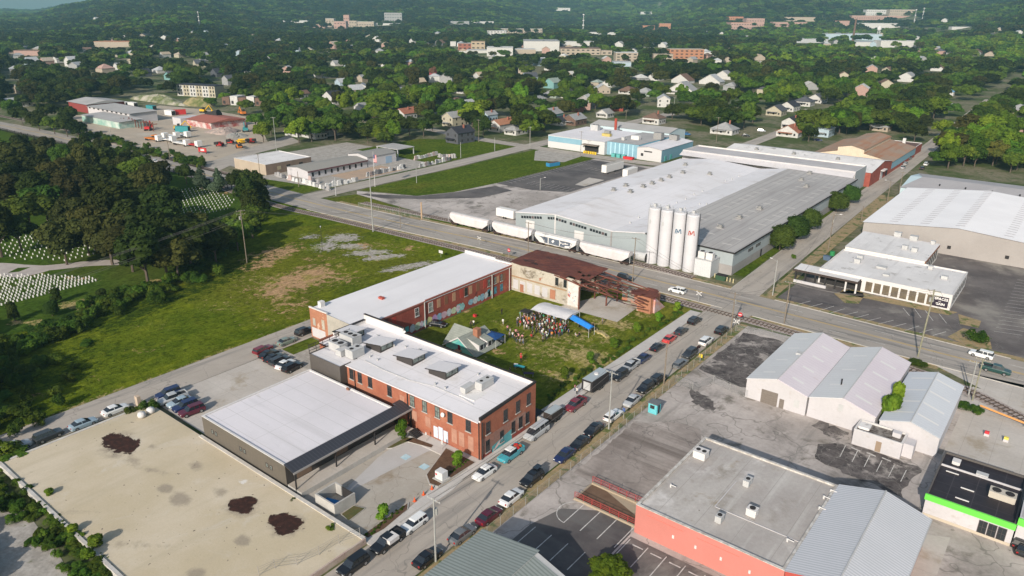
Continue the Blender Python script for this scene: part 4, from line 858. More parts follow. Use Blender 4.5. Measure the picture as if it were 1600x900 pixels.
b = MB(); b.poly([(-84,244.9,8.6),(-6.2,244.9,8.6),(-6.2,241.6,6.9),(-84,241.6,7.2)]); b.build('connecting_roof',WhiteW,T)
T = thing('brick_warehouse','red brick warehouse with low white gable roof before the rusty roofed hall','warehouse',(0,0,0))
b = MB(); PW = [(262.1,6.0),(283,8.2),(300,5.6)]
b.extrude([(262.1,0)]+PW+[(300,0)],'x',-74,-4.0); b.build('wall',BrickD,T)
b = MB()
for (ya,za),(yb,zb) in zip(PW,PW[1:]): b.poly([(-74.2,ya,za+.12),(-3.7,ya,za+.12),(-3.7,yb,zb+.12),(-74.2,yb,zb+.12)])
b.build('roof',W_roof2,T)
board(T,'loading_door','+x',-4.0,280,284,.2,4.2,WhiteW,.1); board(T,'loading_door','+x',-4.0,290,293,.2,3.4,DarkT,.1)
MB().box(-3.9,-2.4,279,285,4.3,4.6).build('awning',White,T)
for x in (-60,-42,-22): vent(T,x,276,7.5,1.2)
T = thing('rusty_roof_hall','long hall with two tiered rusty brown metal roof and pale blue end wall','warehouse',(0,0,0))
b = MB(); b.extrude([(-40,0),(-40,5.2),(-29,7.6),(-29,9.4),(-23,10.6),(-17,9.2),(-17,7.6),(-4.2,5.0),(-4.2,0)],'y',300.2,352,0,0); b.build('wall',[MAT('pale_tan_siding',(.56,.46,.35),(.50,.41,.31),sc=.3,stripes=('x',.8,.1,(.42,.34,.25),.6))],T)
b = MB()
for (xa,za),(xb,zb) in (((-40.3,5.2),(-29,7.65)),((-29.4,9.4),(-23,10.7)),((-23,10.7),(-16.6,9.2)),((-17,7.65),(-3.8,5.0))): b.poly([(xa,299.8,za+.12),(xb,299.8,zb+.12),(xb,352.3,zb+.12),(xa,352.3,za+.12)])
b.build('roof',RoofRust,T)
board(T,'blue_wall','+x',-4.2,300.4,351.8,1.6,4.9,Blue,.06)
board(T,'brick_base','+x',-4.2,300.4,351.8,0,1.55,BrickD,.1)
T = thing('low_brown_annex','dark roofed low annex with a white chimney behind the rusty hall','building',(0,0,0))
flat(T,-26,-5,356,372,4.5,BrickD,MAT('brown_roof',(.13,.075,.06),fine=.1),par=.2); MB().box(-12,-10.6,357,358.5,4.4,8.2).build('chimney',White,T)
T0 = None
LetB = MAT('blue_lettering',(.03,.10,.17),fine=0); LetR = MAT('red_lettering',(.36,.055,.035),fine=0)
SiloM = MAT('silo_white',(.54,.535,.56),(.50,.495,.515),sc=.3,fine=.03,stains=[((.42,.38,.35),1.3,.60,.80,3,(1,1,.06))],space='object',rough=.5,stripes=('z',2.4,.015,(.6,.58,.57),.5))
for i,x in enumerate((-28.3,-24.2,-20.1,-16.0)):
    lab = ['leftmost white silo beside the end of the train','second white silo from the train, with a small faded plate','third white silo, marked with a blue M emblem','rightmost white silo, marked with a red M emblem'][i]
    S_ = thing('silo',lab,'silo',(x,112.2,0),group='white storage silos in a row')
    MB().lathe([(1.9,0),(1.9,16.6),(1.6,16.95),(.5,17.3)],n=28).build('tank',SiloM,S_,smooth=False)
    b = MB().cyl((-.95,-1.5,.2),(-.95,-1.5,16.6),.07,n=5); b.build('pipe',DarkT,S_)
    b = MB(); R_ = 1.62
    for k in range(12):
        a = 2*math.pi*k/12; b.cyl((R_*math.cos(a),R_*math.sin(a),16.6),(R_*math.cos(a),R_*math.sin(a),17.8),.035,n=4)
        a2 = 2*math.pi*(k+1)/12
        for z in (17.2,17.8): b.cyl((R_*math.cos(a),R_*math.sin(a),z),(R_*math.cos(a2),R_*math.sin(a2),z),.035,n=4)
    b.box(-.4,.4,-.4,.4,17.2,18.1); b.build('top_railing',GreyP,S_)
    b = MB(); b.cyl((2.02,-.4,.3),(2.02,-.4,17.5),.05,n=4); b.cyl((2.02,.1,.3),(2.02,.1,17.5),.05,n=4)
    for k in range(34): b.cyl((2.02,-.4,.6+k*.5),(2.02,.1,.6+k*.5),.03,n=3)
    b.build('ladder',DarkT,S_)
    if i >= 2:
        b = MB(); zc = 11.6+(.2 if i == 3 else 0)
        def ar(u,z,r=1.93): a = -math.pi/2+.32+u/1.72; return (r*math.cos(a),r*math.sin(a),z)
        def stroke(u0,z0,u1,z1,w=.11):
            n = 5
            for k in range(n):
                a,c = k/n,(k+1)/n; ua,za,uc,zc_ = u0+(u1-u0)*a,z0+(z1-z0)*a,u0+(u1-u0)*c,z0+(z1-z0)*c
                b.poly([ar(ua-w,za),ar(ua+w,za),ar(uc+w,zc_),ar(uc-w,zc_)])
        stroke(-.85,zc-.7,-.62,zc+.7); stroke(-.50,zc+.7,-.02,zc-.35,.13); stroke(.42,zc+.7,.0,zc-.35,.13); stroke(.55,zc+.7,.72,zc-.7)
        stroke(-.4,zc+.1,-.4,zc-.7,.08) if i == 2 else stroke(-.35,zc-.7,-.30,zc+.2,.10); b.build('emblem',LetB if i == 2 else LetR,S_)
    elif i == 1 or i == 0:
        b = MB(); b.poly([(-.5,-1.9,12.4),(-.1,-1.92,12.4),(-.1,-1.92,13.6),(-.5,-1.9,13.6)]); b.build('plate',GreyP,S_)
T = thing('plant_shed','pale metal plant shed with two cooling units on top next to the rightmost silo','shed',(0,0,0))
b = MB(); b.box(-13.4,-8.4,110,115.7,0,4.8); b.build('wall',MAT('pale_shed_siding',(.52,.53,.54),stripes=('x',.6,.1,(.45,.46,.47),.7)),T); b = MB().box(-13.5,-8.3,109.9,115.7,4.8,4.9); b.build('roof',GreyP,T)
hvac(T,-12.0,111.7,4.9,2.0,1.8,2.0,1,mat=White); hvac(T,-9.6,111.7,4.9,2.0,1.8,2.0,1,mat=White)
b = MB()
for k in range(7): b.cyl((-7.6+k*1.0,111.5-k*.2,0),(-7.6+k*1.0,111.5-k*.2,1.2),.14,n=6)
T2 = b.build('bollard_row',MAT('bollard_yellow',(.55,.48,.28),fine=.1)); tag(T2,'row of pale yellow bollards guarding the plant shed corner','bollards')
T = thing('green_dumpster','dark green dumpster in the corner beside the plant shed','dumpster',(*at(1127,437),0))
b = MB(); b.extrude([(-1.3,0),(1.3,0),(1.5,1.4),(-1.5,1.4)],'y',-.9,.9); b.build('body',MAT('dumpster_green',(.035,.075,.04),fine=.1),T); MB().box(-1.5,1.5,-.95,.95,1.4,1.5).build('lid',DarkT,T)
T = thing('blue_factory','sky blue and white metal factory with flat roofs, yellow dock and red ductwork','factory',(0,0,0))
b = MB(); b.box(-167,-131,251.5,290,0,6.6); b.build('wall',MAT('factory_white',(.52,.52,.52),fine=.04),T)
board(T,'blue_band','-y',251.5,-166.8,-145,3.4,6.2,Blue,.06)
MB().poly([(-167.2,251.3,6.7),(-131,251.3,6.7),(-131,290,6.7),(-167.2,290,6.7)]).build('roof',W_roof,T)
b = MB(); b.box(-131,-112.5,254,292,0,6.8); b.build('blue_block',Blue,T); MB().poly([(-131.2,253.8,6.9),(-112.4,253.8,6.9),(-112.4,292,6.9),(-131.2,292,6.9)]).build('grey_roof',GreyRoof,T)
b = MB(); b.extrude([(-112.4,0),(-112.4,6.0),(-106,6.9),(-98.8,6.0),(-98.8,0)],'y',252.6,288); b.build('white_block',[MAT('factory_white_end',(.50,.49,.49),fine=.05)],T)
b = MB(); b.poly([(-112.5,252.2,6.1),(-106,252.2,7.0),(-106,288,7.0),(-112.5,288,6.1)]); b.poly([(-106,252.2,7.0),(-98.5,252.2,6.1),(-98.5,288,6.1),(-106,288,7.0)]); b.build('gable_roof',W_roof,T)
board(T,'blue_side','+x',-98.8,252.8,287.8,0,5.9,BlueY,.06)
b = MB(); b.extrude([(300,0),(300,6.4),(310,8.2),(320,6.4),(320,0)],'x',-171,-119); b.build('rear_hall',MAT('pale_blue_wall',(.50,.60,.64),fine=.04),T)
b = MB(); b.poly([(-171.3,299.7,6.5),(-118.7,299.7,6.5),(-118.7,310,8.35),(-171.3,310,8.35)]); b.poly([(-171.3,310,8.35),(-118.7,310,8.35),(-118.7,320.3,6.5),(-171.3,320.3,6.5)]); b.build('rear_roof',GreyRoof,T)
board(T,'door','+x',-119,308,312,.2,3.2,DarkT)
for x in (-163,-150,-127): board(T,'louvre','-y',300,x-1,x+1,3.6,5.4,DarkT)
b = MB(); b.box(-143.5,-134,248.2,251.4,4.4,4.7); b.build('dock_canopy',MAT('dock_canopy_brown',(.20,.165,.135)),T)
board(T,'dock_opening','-y',251.5,-143,-134.5,.6,4.3,DarkT,.06)
b = MB(); YM = MAT('safety_yellow',(.62,.42,.02),fine=.05)
for k in range(6): b.box(-142+k*1.4,-141.2+k*1.4,248.5,249.2,.1,1.4)
b.box(-142,-134.5,249.4,249.6,1.0,1.3); b.build('dock_rail',YM,T)
for k in range(6): board(T,'vertical_stripe','-y',254,-129+k*2.6,-128.4+k*2.6,.3,6.5,MAT('pale_blue_strip',(.38,.58,.66)) if 'pale_blue_strip' not in bpy.data.materials else bpy.data.materials['pale_blue_strip'],.05)
hvac(T,-122,268,6.9,4.5,2.6,2.0,0,mat=W_roof2); hvac(T,-113.5,277,6.9,4.5,3.5,3.4,0,mat=VentM); hvac(T,-106,280,6.9,4.5,3,2.6,2,mat=VentM); hvac(T,-140,268,6.7,5,2,1.4,0,mat=MAT('dull_yellow',(.45,.36,.12),fine=.1)); hvac(T,-142,272,6.7,3.5,2,2.2,0,mat=VentM); hvac(T,-156,282,6.7,4.6,3,3.0,2)
hvac(T,-126,262,6.9,1.6,1.6,1.6,0); board(T,'sign_band','-y',252.6,-108.5,-104,4.2,4.8,DarkT); MB().cyl((-150,294,6),(-150,294,12.5),.8,n=10).build('red_stack',MAT('stack_red',(.33,.06,.04),fine=.05),T); board(T,'window','-y',252.6,-110.2,-108.8,2,3.4,DarkT)
board(T,'door','+x',-98.8,256,258,.1,2.6,Teal,.2); board(T,'door','+x',-98.8,262,264,.1,2.6,Teal,.2)
T = thing('bin_group','teal bins standing against the blue factory wall','bins',(*at(967,246),0));
for k in range(3): MB().box(-4+k*3,-2+k*3,-1,1,0,1.7).build('bin',Teal,T)
T = thing('red_skip','low red skip against the blue factory wall','skip',(*at(982,249),0))
MB().extrude([(-2.4,0),(2.4,0),(2.9,1.2),(-2.9,1.2)],'y',-1,1).build('body',MAT('skip_red',(.50,.03,.035),fine=.1),T); MB().box(-2.9,2.9,-1.05,1.05,1.2,1.3).build('lid',bpy.data.materials['skip_red'],T)
T = thing('salmon_building','salmon pink walled building with grey flat roof, joined to a pale corrugated gable hall','building',(0,0,0))
flat(T,29.4,50.9,.2,23.3,4.9,Pink,GravRoof,par=.22,pt=.4,cap=MAT('worn_white_coping',(.55,.53,.50),(.35,.32,.29),sc=1.,fine=.15),sides=Pink)
b = MB(); b.extrude([(51.0,0),(51.0,4.95),(57.2,6.6),(63.2,4.8),(63.2,0)],'y',.1,23.3); b.build('hall_wall',MAT('red_hall_wall',(.40,.075,.06),fine=.1),T)
b = MB(); b.poly([(50.9,-.1,5.05),(57.2,-.1,6.75),(57.2,23.5,6.75),(50.9,23.5,5.05)]); b.poly([(57.2,-.1,6.75),(63.5,-.1,4.85),(63.5,23.5,4.85),(57.2,23.5,6.75)]); b.build('corrugated_roof',CorrW,T)
b = MB(); b.cyl((57.2,-.1,6.76),(57.2,23.5,6.76),.12,n=5); b.box(63.48,63.62,-.1,23.4,4.6,4.86); b.build('ridge_cap',GreyP,T)
for px,py,w,d,h,f in ((1095,712,2.0,1.7,1.3,2),(1168,755,.9,1.6,1.1,1),(1175,802,1.4,1.2,1.2,1),(1124,812,.9,1.2,1.1,1)):
    x,y = at(px,py,5.0); hvac(T,x,y,4.68,w,d,h,f,mat=White if w > 1 else GreyP)
for px,py in ((1287,778),(1280,795),(1298,768),(1048,760),(1230,845)):
    x,y = at(px,py,4.8); b = MB(); b.cyl((x,y,4.68),(x,y,5.2),.14,n=6); b.cyl((x,y,5.1),(x+.9,y-.1,5.15),.07,n=5); b.build('roof_pipe',White,T)
b = MB(); b.box(38.5,50.5,7.1,7.2,4.68,4.76); b.box(38.3,38.42,7.2,15,4.68,4.75); b.build('roof_seam',WhiteW,T)
for x in (35.5,38.9,42.6,46.6):
    b = MB(); side_box(b,'-y',.2,x-.14,x+.14,2.1,2.6,0,.1); b.build('wall_lamp',White,T)
b = MB()
for (x0,x1) in ((31.3,36.9),(38.9,45)): b.box(x0,x1,.15,.2,3.9,3.96)
b.build('wall_trim',MAT('pink_trim',(.60,.17,.13)),T)
def gable_shed(name,label,x0,x1,y0,y1,he,hr,wall,roof,cat='shed',sk=None,back=None,roofR=None):
    t = thing(name,label,cat,(0,0,0)); xm = (x0+x1)/2
    b = MB(); b.extrude([(x0,0),(x0,he),(xm,hr),(x1,he),(x1,0)],'y',y0,y1); b.build('wall',wall,t)
    for s,(xa,za,xb,zb) in enumerate(((x0-.12,he,xm,hr),(xm,hr,x1+.12,he))):
        b = MB(); b.poly([(xa,y0-.25,za+.1),(xb,y0-.25,zb+.1),(xb,y1+.25,zb+.1),(xa,y1+.25,za+.1)]); b.poly([(xa,y0-.25,za-.03),(xb,y0-.25,zb-.03),(xb,y0-.25,zb+.1),(xa,y0-.25,za+.1)]); b.build('roof_slope',roof if s == 0 or roofR is None else roofR,t)
    if sk:
        for side,yy,L in sk:
            xa,xb = (x0+.5,xm-.3) if side == 0 else (xm+.3,x1-.5)
            if L < 1: c = (xa+xb)/2; xa,xb = c-(xb-c)*L,c+(xb-c)*L
            zf = lambda x: he+(hr-he)*(1-abs(x-xm)/(xm-x0))+.13
            MB().poly([(xa,yy-.3,zf(xa)),(xb,yy-.3,zf(xb)),(xb,yy+.3,zf(xb)),(xa,yy+.3,zf(xa))]).build('skylight',MAT('milky_skylight',(.62,.61,.60),fine=.02) if 'milky_skylight' not in bpy.data.materials else bpy.data.materials['milky_skylight'],t)
    MB().cyl((xm,y0-.25,hr+.1),(xm,y1+.25,hr+.1),.1,n=5).build('ridge_cap',GreyP,t)
    return t
T = gable_shed('gabled_shed','white walled shed with lilac grey gable roof and a big brown garage door',26.3,37.95,49.6,76.8,4.1,5.9,WhiteW,GrnRoof,roofR=PlumRoof,sk=[(0,53,.45),(0,60,.45),(0,67,.45),(0,73,.45),(1,53,.45),(1,59,.45),(1,65,.45),(1,71,.45)])
board(T,'garage_door','-y',49.6,29.4,32.6,.05,2.9,MAT('door_brown',(.17,.145,.125),stripes=('z',.5,.1,(.12,.1,.09),.7)),.05); board(T,'door','-y',49.6,33.0,33.9,.05,2.0,bpy.data.materials['door_brown'],.05)
board(T,'shutter','-y',49.6,35.7,36.7,1.2,2.8,GreyP,.05); MB().box(31.0,31.9,63,64.4,5.3,6.1).build('roof_hood',GreyP,T)
T = gable_shed('gabled_shed','middle white shed with rust streaked lilac gable roof between two other sheds',38.25,49.85,49.8,77.2,4.1,5.9,WhiteW,GrnRoof,roofR=PlumRoof,sk=[(0,56,.5),(0,64,.5),(0,72,.5),(1,53,.6),(1,59,.6),(1,65,.6),(1,71,.6)])
board(T,'grille','-y',49.8,43.5,44.3,3.2,4.5,GreyP,.08); MB().cyl((42.0,56,5.2),(42.0,56,6.6),.14,n=6).build('flue',DarkT,T)
T = gable_shed('gabled_shed','rightmost white shed with pale blue metal roof and full width skylight strips',50.6,60.1,49.8,73.2,3.8,5.3,WhiteW,BluRoof,sk=[(s,y,1) for s in (0,1) for y in (53.5,58.5,64,70)])
T = thing('flat_annex','small white annex with dark dirty flat roof in front of the two right sheds','annex',(0,0,0))
flat(T,47.6,55.4,45.2,49.5,3.0,WhiteW,MAT('dirty_dark_roof',(.055,.04,.035),(.24,.22,.20),sc=.9,fine=.3,fsc=1.5),par=.25,cap=White)
board(T,'door','-y',45.2,51.4,52.3,.1,2.1,MAT('door_tan',(.28,.21,.15)),.04); hvac(T,54,47.6,2.8,1.3,1.1,.9,0,mat=WhiteW); hvac(T,48.9,47.2,2.8,1.8,1.9,.5,0,mat=W_roof2)
board(T,'step_block','+x',55.4,46.5,49,.05,2.6,WhiteW,1.6)
T = thing('green_trim_shop','white shop with black roof and bright green fascia along its front','shop',(0,0,0))
flat(T,61.6,73.0,31.3,46.0,3.8,WhiteW,Black,par=.3,pt=.22,cap=MAT('dark_coping',(.10,.09,.085),fine=.05))
b = MB(); b.box(61.45,73.1,31.0,31.28,2.95,3.92); b.build('green_fascia',Green,T)
b = MB(); b.box(61.7,72.9,41.6,41.75,3.5,3.8); b.build('roof_rail',WhiteW,T)
for k in range(3): window(T,'-y',31.3,69.3+k*1.2,.5,1.1,2.1,sill=False)
board(T,'base_stripe','-y',31.3,61.7,73,.02,.5,MAT('beige_base',(.46,.40,.32),fine=.05),.06)
b = MB(); b.box(73.2,80,31.5,41.5,0,5.0); t_ = b.build('tall_block',WhiteW,T); MB().box(73.1,80,31.2,31.45,3.9,5.05).build('green_fascia',Green,T); MB().box(73.4,79.8,31.7,41.3,5.0,5.04).build('tall_roof',GreyRoof,T)
hvac(T,70.6,37.6,3.5,3.4,1.7,1.1,2,mat=MAT('beige_unit',(.46,.42,.36),fine=.08)); hvac(T,63.6,43.6,3.5,1.1,1.3,.6,0,mat=White); hvac(T,67.4,42.2,3.5,1.6,.9,.5,0,mat=GreyP)
for (x,y) in ((66.2,36.7),(66.0,33.4),(63.6,40.2)): MB().box(x-.9,x+.9,y-.08,y+.08,3.55,3.68).build('roof_strip',White,T)
T = thing('red_skip','long red skip full of scrap behind the black roofed shop','skip',(66.0,48.6,0))
MB().extrude([(-2.5,0),(2.5,0),(3.0,1.3),(-3.0,1.3)],'y',-.5,.7).build('body',MAT('skip_crimson',(.42,.02,.04),fine=.05),T)
b = MB(); rg = random.Random(8)
for k in range(12): x,y = rg.uniform(-2.2,2.2),rg.uniform(.8,2.4); b.obox((x,y),rg.uniform(0,3),rg.uniform(.5,1.8),rg.uniform(.3,.9),0,rg.uniform(.4,1.2))
b.build('scrap',MAT('scrap_brown',(.10,.07,.05),(.30,.20,.12),sc=1.2,fine=.3),T)
for (px,py,cc,nm) in ((1541,681,(.55,.04,.05),'red'),(1571,690,(.60,.50,.10),'yellow')):
    t = thing('gas_pump_box','%s topped service box standing on the pale forecourt' % nm,'box',at(px,py)); MB().box(-.4,.4,-.3,.3,0,.5).build('base',WhiteW,t); MB().box(-.35,.35,-.25,.25,.5,.95).build('top',MAT('box_'+nm,cc),t)
T = thing('car_park_barrier','orange horizontal rail on grey posts by the curving railway track','rail',(0,0,0))
pts = [at(1530,640),at(1600,668),at(1660,690)]; b = MB()
for p,q in zip(pts,pts[1:]): b.cyl((p[0],p[1],.9),(q[0],q[1],.9),.2,n=6)
b.build('rail',MAT('barrier_orange',(.62,.30,.10),fine=.06),T)
for p in pts: MB().cyl((p[0],p[1],0),(p[0],p[1],.8),.12,n=6).build('post',Conc,T)
T = thing('sign_office','single storey white office with patched flat roof, dark windows and a black corner sign','office',(0,0,0))
flat(T,16.7,49.6,126.0,148.8,4.2,White,W_roof2,par=.3,pt=.25)
b = MB(); b.box(17,38.7,149.0,170,0,4.9); b.build('rear_block',MAT('rear_white',(.60,.58,.55),fine=.05),T); MB().poly([(16.8,148.9,4.98),(38.9,148.9,4.98),(38.9,170.2,4.98),(16.8,170.2,4.98)]).build('rear_roof',W_roof2,T)
b = MB(); b.box(38.72,38.95,149.2,169.8,4.2,4.86); b.build('brown_trim',MAT('brown_trim',(.22,.10,.06)),T)
for k in range(6): board(T,'rear_window','+x',38.7,151+k*3.1,152.6+k*3.1,.9,3.6,DarkT)
for k in range(8): x = 29.9+k*2.15; board(T,'shopfront_window','-y',126.0,x-.82,x+.82,.5,3.2,MAT('amber_glass',(.10,.08,.06),(.16,.13,.09),sc=.5,fine=.05,rough=.2,spec=.6) if 'amber_glass' not in bpy.data.materials else bpy.data.materials['amber_glass'],.05)
for k in range(7): board(T,'side_window','+x',49.6,128.5+k*2.8,129.6+k*2.8,1.2,3.3,DarkT)
b = MB(); b.box(10.4,27.8,122.8,129,3.0,3.5); b.build('porch_roof',MAT('brown_mansard',(.055,.04,.035),fine=.1),T); MB().box(10.6,27.6,123.2,129,3.5,3.56).build('porch_deck',W_roof2,T)
for k in range(7): MB().box(11+k*2.7,11.4+k*2.7,123.1,123.5,0,3.0).build('porch_post',White if k > 4 else DarkT,T)
board(T,'dark_entrance','-y',126.0,17.2,28,.1,3.1,DarkT,.04)
b = MB(); b.box(11.2,20,122.0,122.4,0,.8); b.build('planter_wall',WhiteW,T)
SG = board(T,'sign_panel','-y',126.0,46.0-.9,49.0,.5,3.3,MAT('sign_black',(.03,.022,.035),fine=.03),.1)
def text(t,s,size,loc,rot,mat,name='lettering',ext=.02,align='CENTER',bold=0.0):
    cu = bpy.data.curves.new(name,'FONT'); cu.body = s; cu.size = size; cu.extrude = ext; cu.align_x = align; cu.offset = bold; cu.resolution_u = 2
    ob = bpy.data.objects.new(name,cu); COL.objects.link(ob)
    bpy.context.view_layer.update(); dg = bpy.context.evaluated_depsgraph_get()
    me = bpy.data.meshes.new_from_object(ob.evaluated_get(dg)); me.name = name; me.materials.clear(); me.materials.append(mat)
    bpy.data.objects.remove(ob,do_unlink=True)
    o = bpy.data.objects.new(name,me); COL.objects.link(o); o.location = loc; o.rotation_euler = rot; o.parent = t; return o
LW = MAT('letter_white',(.80,.78,.76),fine=0)
text(SG,'SPACES',.92,(47.35,125.86,2.35),(R(90),0,0),LW,bold=.02)
text(SG,'for',.5,(47.1,125.86,1.78),(R(90),0,0),LW)
text(SG,'GAIN',.86,(47.3,125.86,1.0),(R(90),0,0),LW,bold=.02)
b = MB(); rg = random.Random(2)
for k in range(7): a = math.pi*.55+k*.27; b.poly([(45.75+.55*math.cos(a),125.86,1.9+.95*math.sin(a)),(45.75+.72*math.cos(a),125.86,1.9+1.15*math.sin(a)),(45.75+.72*math.cos(a+.12),125.86,1.9+1.15*math.sin(a+.12)),(45.75+.5*math.cos(a+.2),125.86,1.9+.9*math.sin(a+.2))])
b.build('leaf_emblem',LW,SG)
for px,py,w,d,h in ((1344,403,1.6,1.4,1.3),(1427,378,2.2,2.0,1.4),(1402,372,2.0,1.6,1.4),(1457,384,1.2,1.2,1.0),(1413,392,1.6,1.4,1.2),(1428,396,1.6,1.4,1.2),(1340,408,1.6,1.4,1.2),(1378,416,2.6,2.0,.5),(1454,418,1.2,1.0,1.0),(1476,433,1.6,1.4,.9),(1385,428,1.6,1.2,.5)):
    x,y = at(px,py,4.4); hvac(T,x,y,3.9 if y < 148 else 4.98,w,d,h,0,mat=GreyP)
b = MB();
T = thing('recycling_bin','round green bin standing at the rear corner of the white office','bin',(*at(1300,399),0)); MB().cyl((0,0,0),(0,0,1.3),.75,n=14).build('body',MAT('bin_green',(.03,.22,.08)),T)
T = thing('small_dumpster','small blue grey dumpster by the office back wall near the street','dumpster',(*at(1292,406),0)); MB().extrude([(-.9,0),(.9,0),(1.1,1.3),(-1.1,1.3)],'y',-.7,.7).build('body',MAT('dumpster_blue',(.08,.12,.18)),T)
T = thing('white_hall','very large hall with bright white corrugated roof, rows of slots and taupe front wall','hall',(0,0,0))
Taupe = MAT('taupe_block_wall',(.34,.315,.30),(.31,.285,.27),sc=.1,fine=.05)
b = MB(); b.extrude([(14.8,0),(14.8,6.0),(42,8.8),(120,3.4),(120,0)],'y',177.6,242); b.build('wall',Taupe,T)
BW = MAT('bright_white_roof',(.80,.78,.78),(.76,.74,.74),sc=.1,fine=.02)
for xa,za,xb,zb in ((14.4,6.0,42,8.85),(42,8.85,120.3,3.45)):
    b = MB(); b.poly([(xa,177.2,za+.1),(xb,177.2,zb+.1),(xb,242.3,zb+.1),(xa,242.3,za+.1)]); b.build('roof',BW,T)
sm = MAT('roof_slot',(.36,.31,.31))
for x in (23,32,41.8,55,64.5):
    b = MB()
    for y in np.arange(181,240,3.1):
        zz = (6.0+(x-14.4)*.1033) if x < 42 else 8.85-(x-42)*.069
        s_ = .1033 if x < 42 else -.069
        b.poly([(x-1.3,y,zz+.13-1.3*s_),(x+1.3,y,zz+.13+1.3*s_),(x+1.3,y+.4,zz+.13+1.3*s_),(x-1.3,y+.4,zz+.13-1.3*s_)])
    b.build('slot_row',sm,T)
for x in (40.5,56.0): board(T,'wall_vent','-y',177.6,x-.5,x+.5,2.0,3.0,DarkT,.15)
T = thing('grey_hall','long hall with dull grey roof and pale blue end wall behind the bright white hall','hall',(0,0,0))
b = MB(); b.extrude([(244.5,0),(244.5,5.4),(261,7.4),(278,5.4),(278,0)],'x',11.6,130); b.build('wall',MAT('pale_aqua_wall',(.42,.52,.56),fine=.04),T)
b = MB(); b.poly([(11.3,244,5.5),(130,244,5.5),(130,261,7.5),(16,261,7.5)]); b.poly([(16,261,7.5),(130,261,7.5),(130,278.5,5.5),(11.3,278.5,5.5)]); b.build('roof',MAT('dull_grey_roof',(.36,.345,.35),(.32,.305,.31),sc=.06,fine=.05,stains=[((.44,.42,.42),.1,.6,.75,3)]),T)
for x in range(24,75,9): MB().cyl((x,252,6.3),(x,252,7.2),.3,n=6).build('roof_pipe',DarkT,T)
T = thing('corrugated_shed','grey green corrugated roofed shed at the bottom edge beside the street','shed',(0,0,0))
qa,qb,qc,qd = at(757,820,5.2),at(870,862,5.6),at(660,893,5.0),at(905,905,3.6)
b = MB(); b.extrude([(15.9,0),(15.9,5.0),(16.2,5.2),(25.4,6.6),(31.5,4.7),(31.5,0)],'y',-60,-18.4); b.build('wall',GreyP,T)
b = MB(); b.poly([(15.8,-60,5.2),(25.5,-60,6.7),(25.5,-18.0,6.7),(15.8,-18.0,5.2)]); b.poly([(25.5,-60,6.6),(31.8,-60,4.7),(31.8,-19.2,4.7),(25.5,-19.2,6.6)]);
b.build('roof',MAT('corrugated_roof',(.27,.30,.285),(.235,.26,.245),sc=.1,fine=.05,stripes=('y',.52,.42,(.16,.185,.175),.9),rough=.5),T)
T = thing('basement_ramp','brown sunken ramp with red railings leading down beside the salmon building','ramp',(0,0,0))
b = MB(); b.poly([(18.4,1.2,.12),(29.3,1.2,-0+.0),(29.3,6.2,.0),(18.4,6.2,.12)]) if False else b.poly([(18.4,1.4,.13),(29.3,1.4,.13),(29.3,6.0,.13),(18.4,6.0,.13)]); b.build('ramp_floor',MAT('ramp_brown',(.125,.075,.048),(.16,.10,.065),sc=.4,fine=.1),T)
b = MB(); b.extrude([(18.3,.0),(29.3,.0),(29.3,.45),(18.3,.45)],'y',1.1,1.4) if False else b.box(18.3,29.3,1.0,1.3,0,.42); b.box(18.3,29.3,6.05,6.5,0,.42); b.box(18.1,18.3,1.0,6.5,0,.15)
b.poly([(21,6.04,.14),(29.3,3.0,.14),(29.3,6.04,.14)]) ; b.build('retaining_wall',MAT('ramp_wall',(.36,.29,.21),fine=.1),T)
RR = MAT('red_rail',(.33,.035,.035),fine=.05)
for y in (1.15,6.3):
    b = MB()
    for z in (.8,1.15,1.5): b.cyl((18.3,y,z),(29.3,y,z),.045,n=4)
    for k in range(8): b.cyl((18.3+k*1.57,y,.4),(18.3+k*1.57,y,1.5),.05,n=4)
    b.build('railing',RR,T)
T = thing('ticket_booth','small turquoise booth with flat dark roof on the empty paved lot','booth',(*at(1022,644),0))
MB().box(-.9,.9,-.8,.8,0,2.1).build('body',MAT('turquoise',(.10,.42,.47),(.14,.48,.52),sc=2,fine=.1),T); MB().box(-1.05,1.05,-.95,.95,2.1,2.28).build('roof',MAT('booth_roof',(.13,.14,.15)),T); board(T,'window','-y',-.8,-.5,.4,1.1,1.8,DarkT); board(T,'door','+x',.8+.1,-.3,.3,.1,1.8,DarkT)
T = thing('block_building','flat roofed tan and brown block building by the road with stained white roof','building',(0,0,0))
flat(T,-246.5,-221.5,110.0,135,4.8,MAT('tan_block',(.42,.35,.27),(.38,.31,.24),sc=.2,fine=.05),W_roof2,par=.2,sides=MAT('brown_brick_side',(.22,.16,.12),(.18,.13,.10),sc=.2,fine=.1))
for y in (117,122,129): board(T,'window','+x',-221.5,y-1,y+1,1.6,3.2,MAT('yellowed_glass',(.35,.30,.20)) if y == 117 else DarkT)
T = thing('monument_shop','long low white shop with grey brown roof and red awning line behind headstone displays','shop',(0,0,0))
b = MB(); b.extrude([(-215.5,0),(-215.5,3.6),(-208,4.5),(-200.4,3.6),(-200.4,0)],'y',117,151); b.build('wall',WhiteW,T)
b = MB(); b.poly([(-216.2,116.5,3.6),(-208,116.5,4.6),(-208,151.2,4.6),(-216.2,151.2,3.6)]); b.poly([(-208,116.5,4.6),(-199.8,116.5,3.6),(-199.8,151.2,3.6),(-208,151.2,4.6)]); b.build('roof',MAT('grey_brown_roof',(.27,.255,.23),fine=.05),T)
b = MB(); b.box(-199.9,-199.6,116.5,151,3.1,3.62); b.build('red_trim',MAT('maroon_trim',(.12,.05,.06)),T)
for k in range(9): board(T,'window','+x',-200.4,119+k*3.5,120+k*3.5,.9,2.7,DarkT)
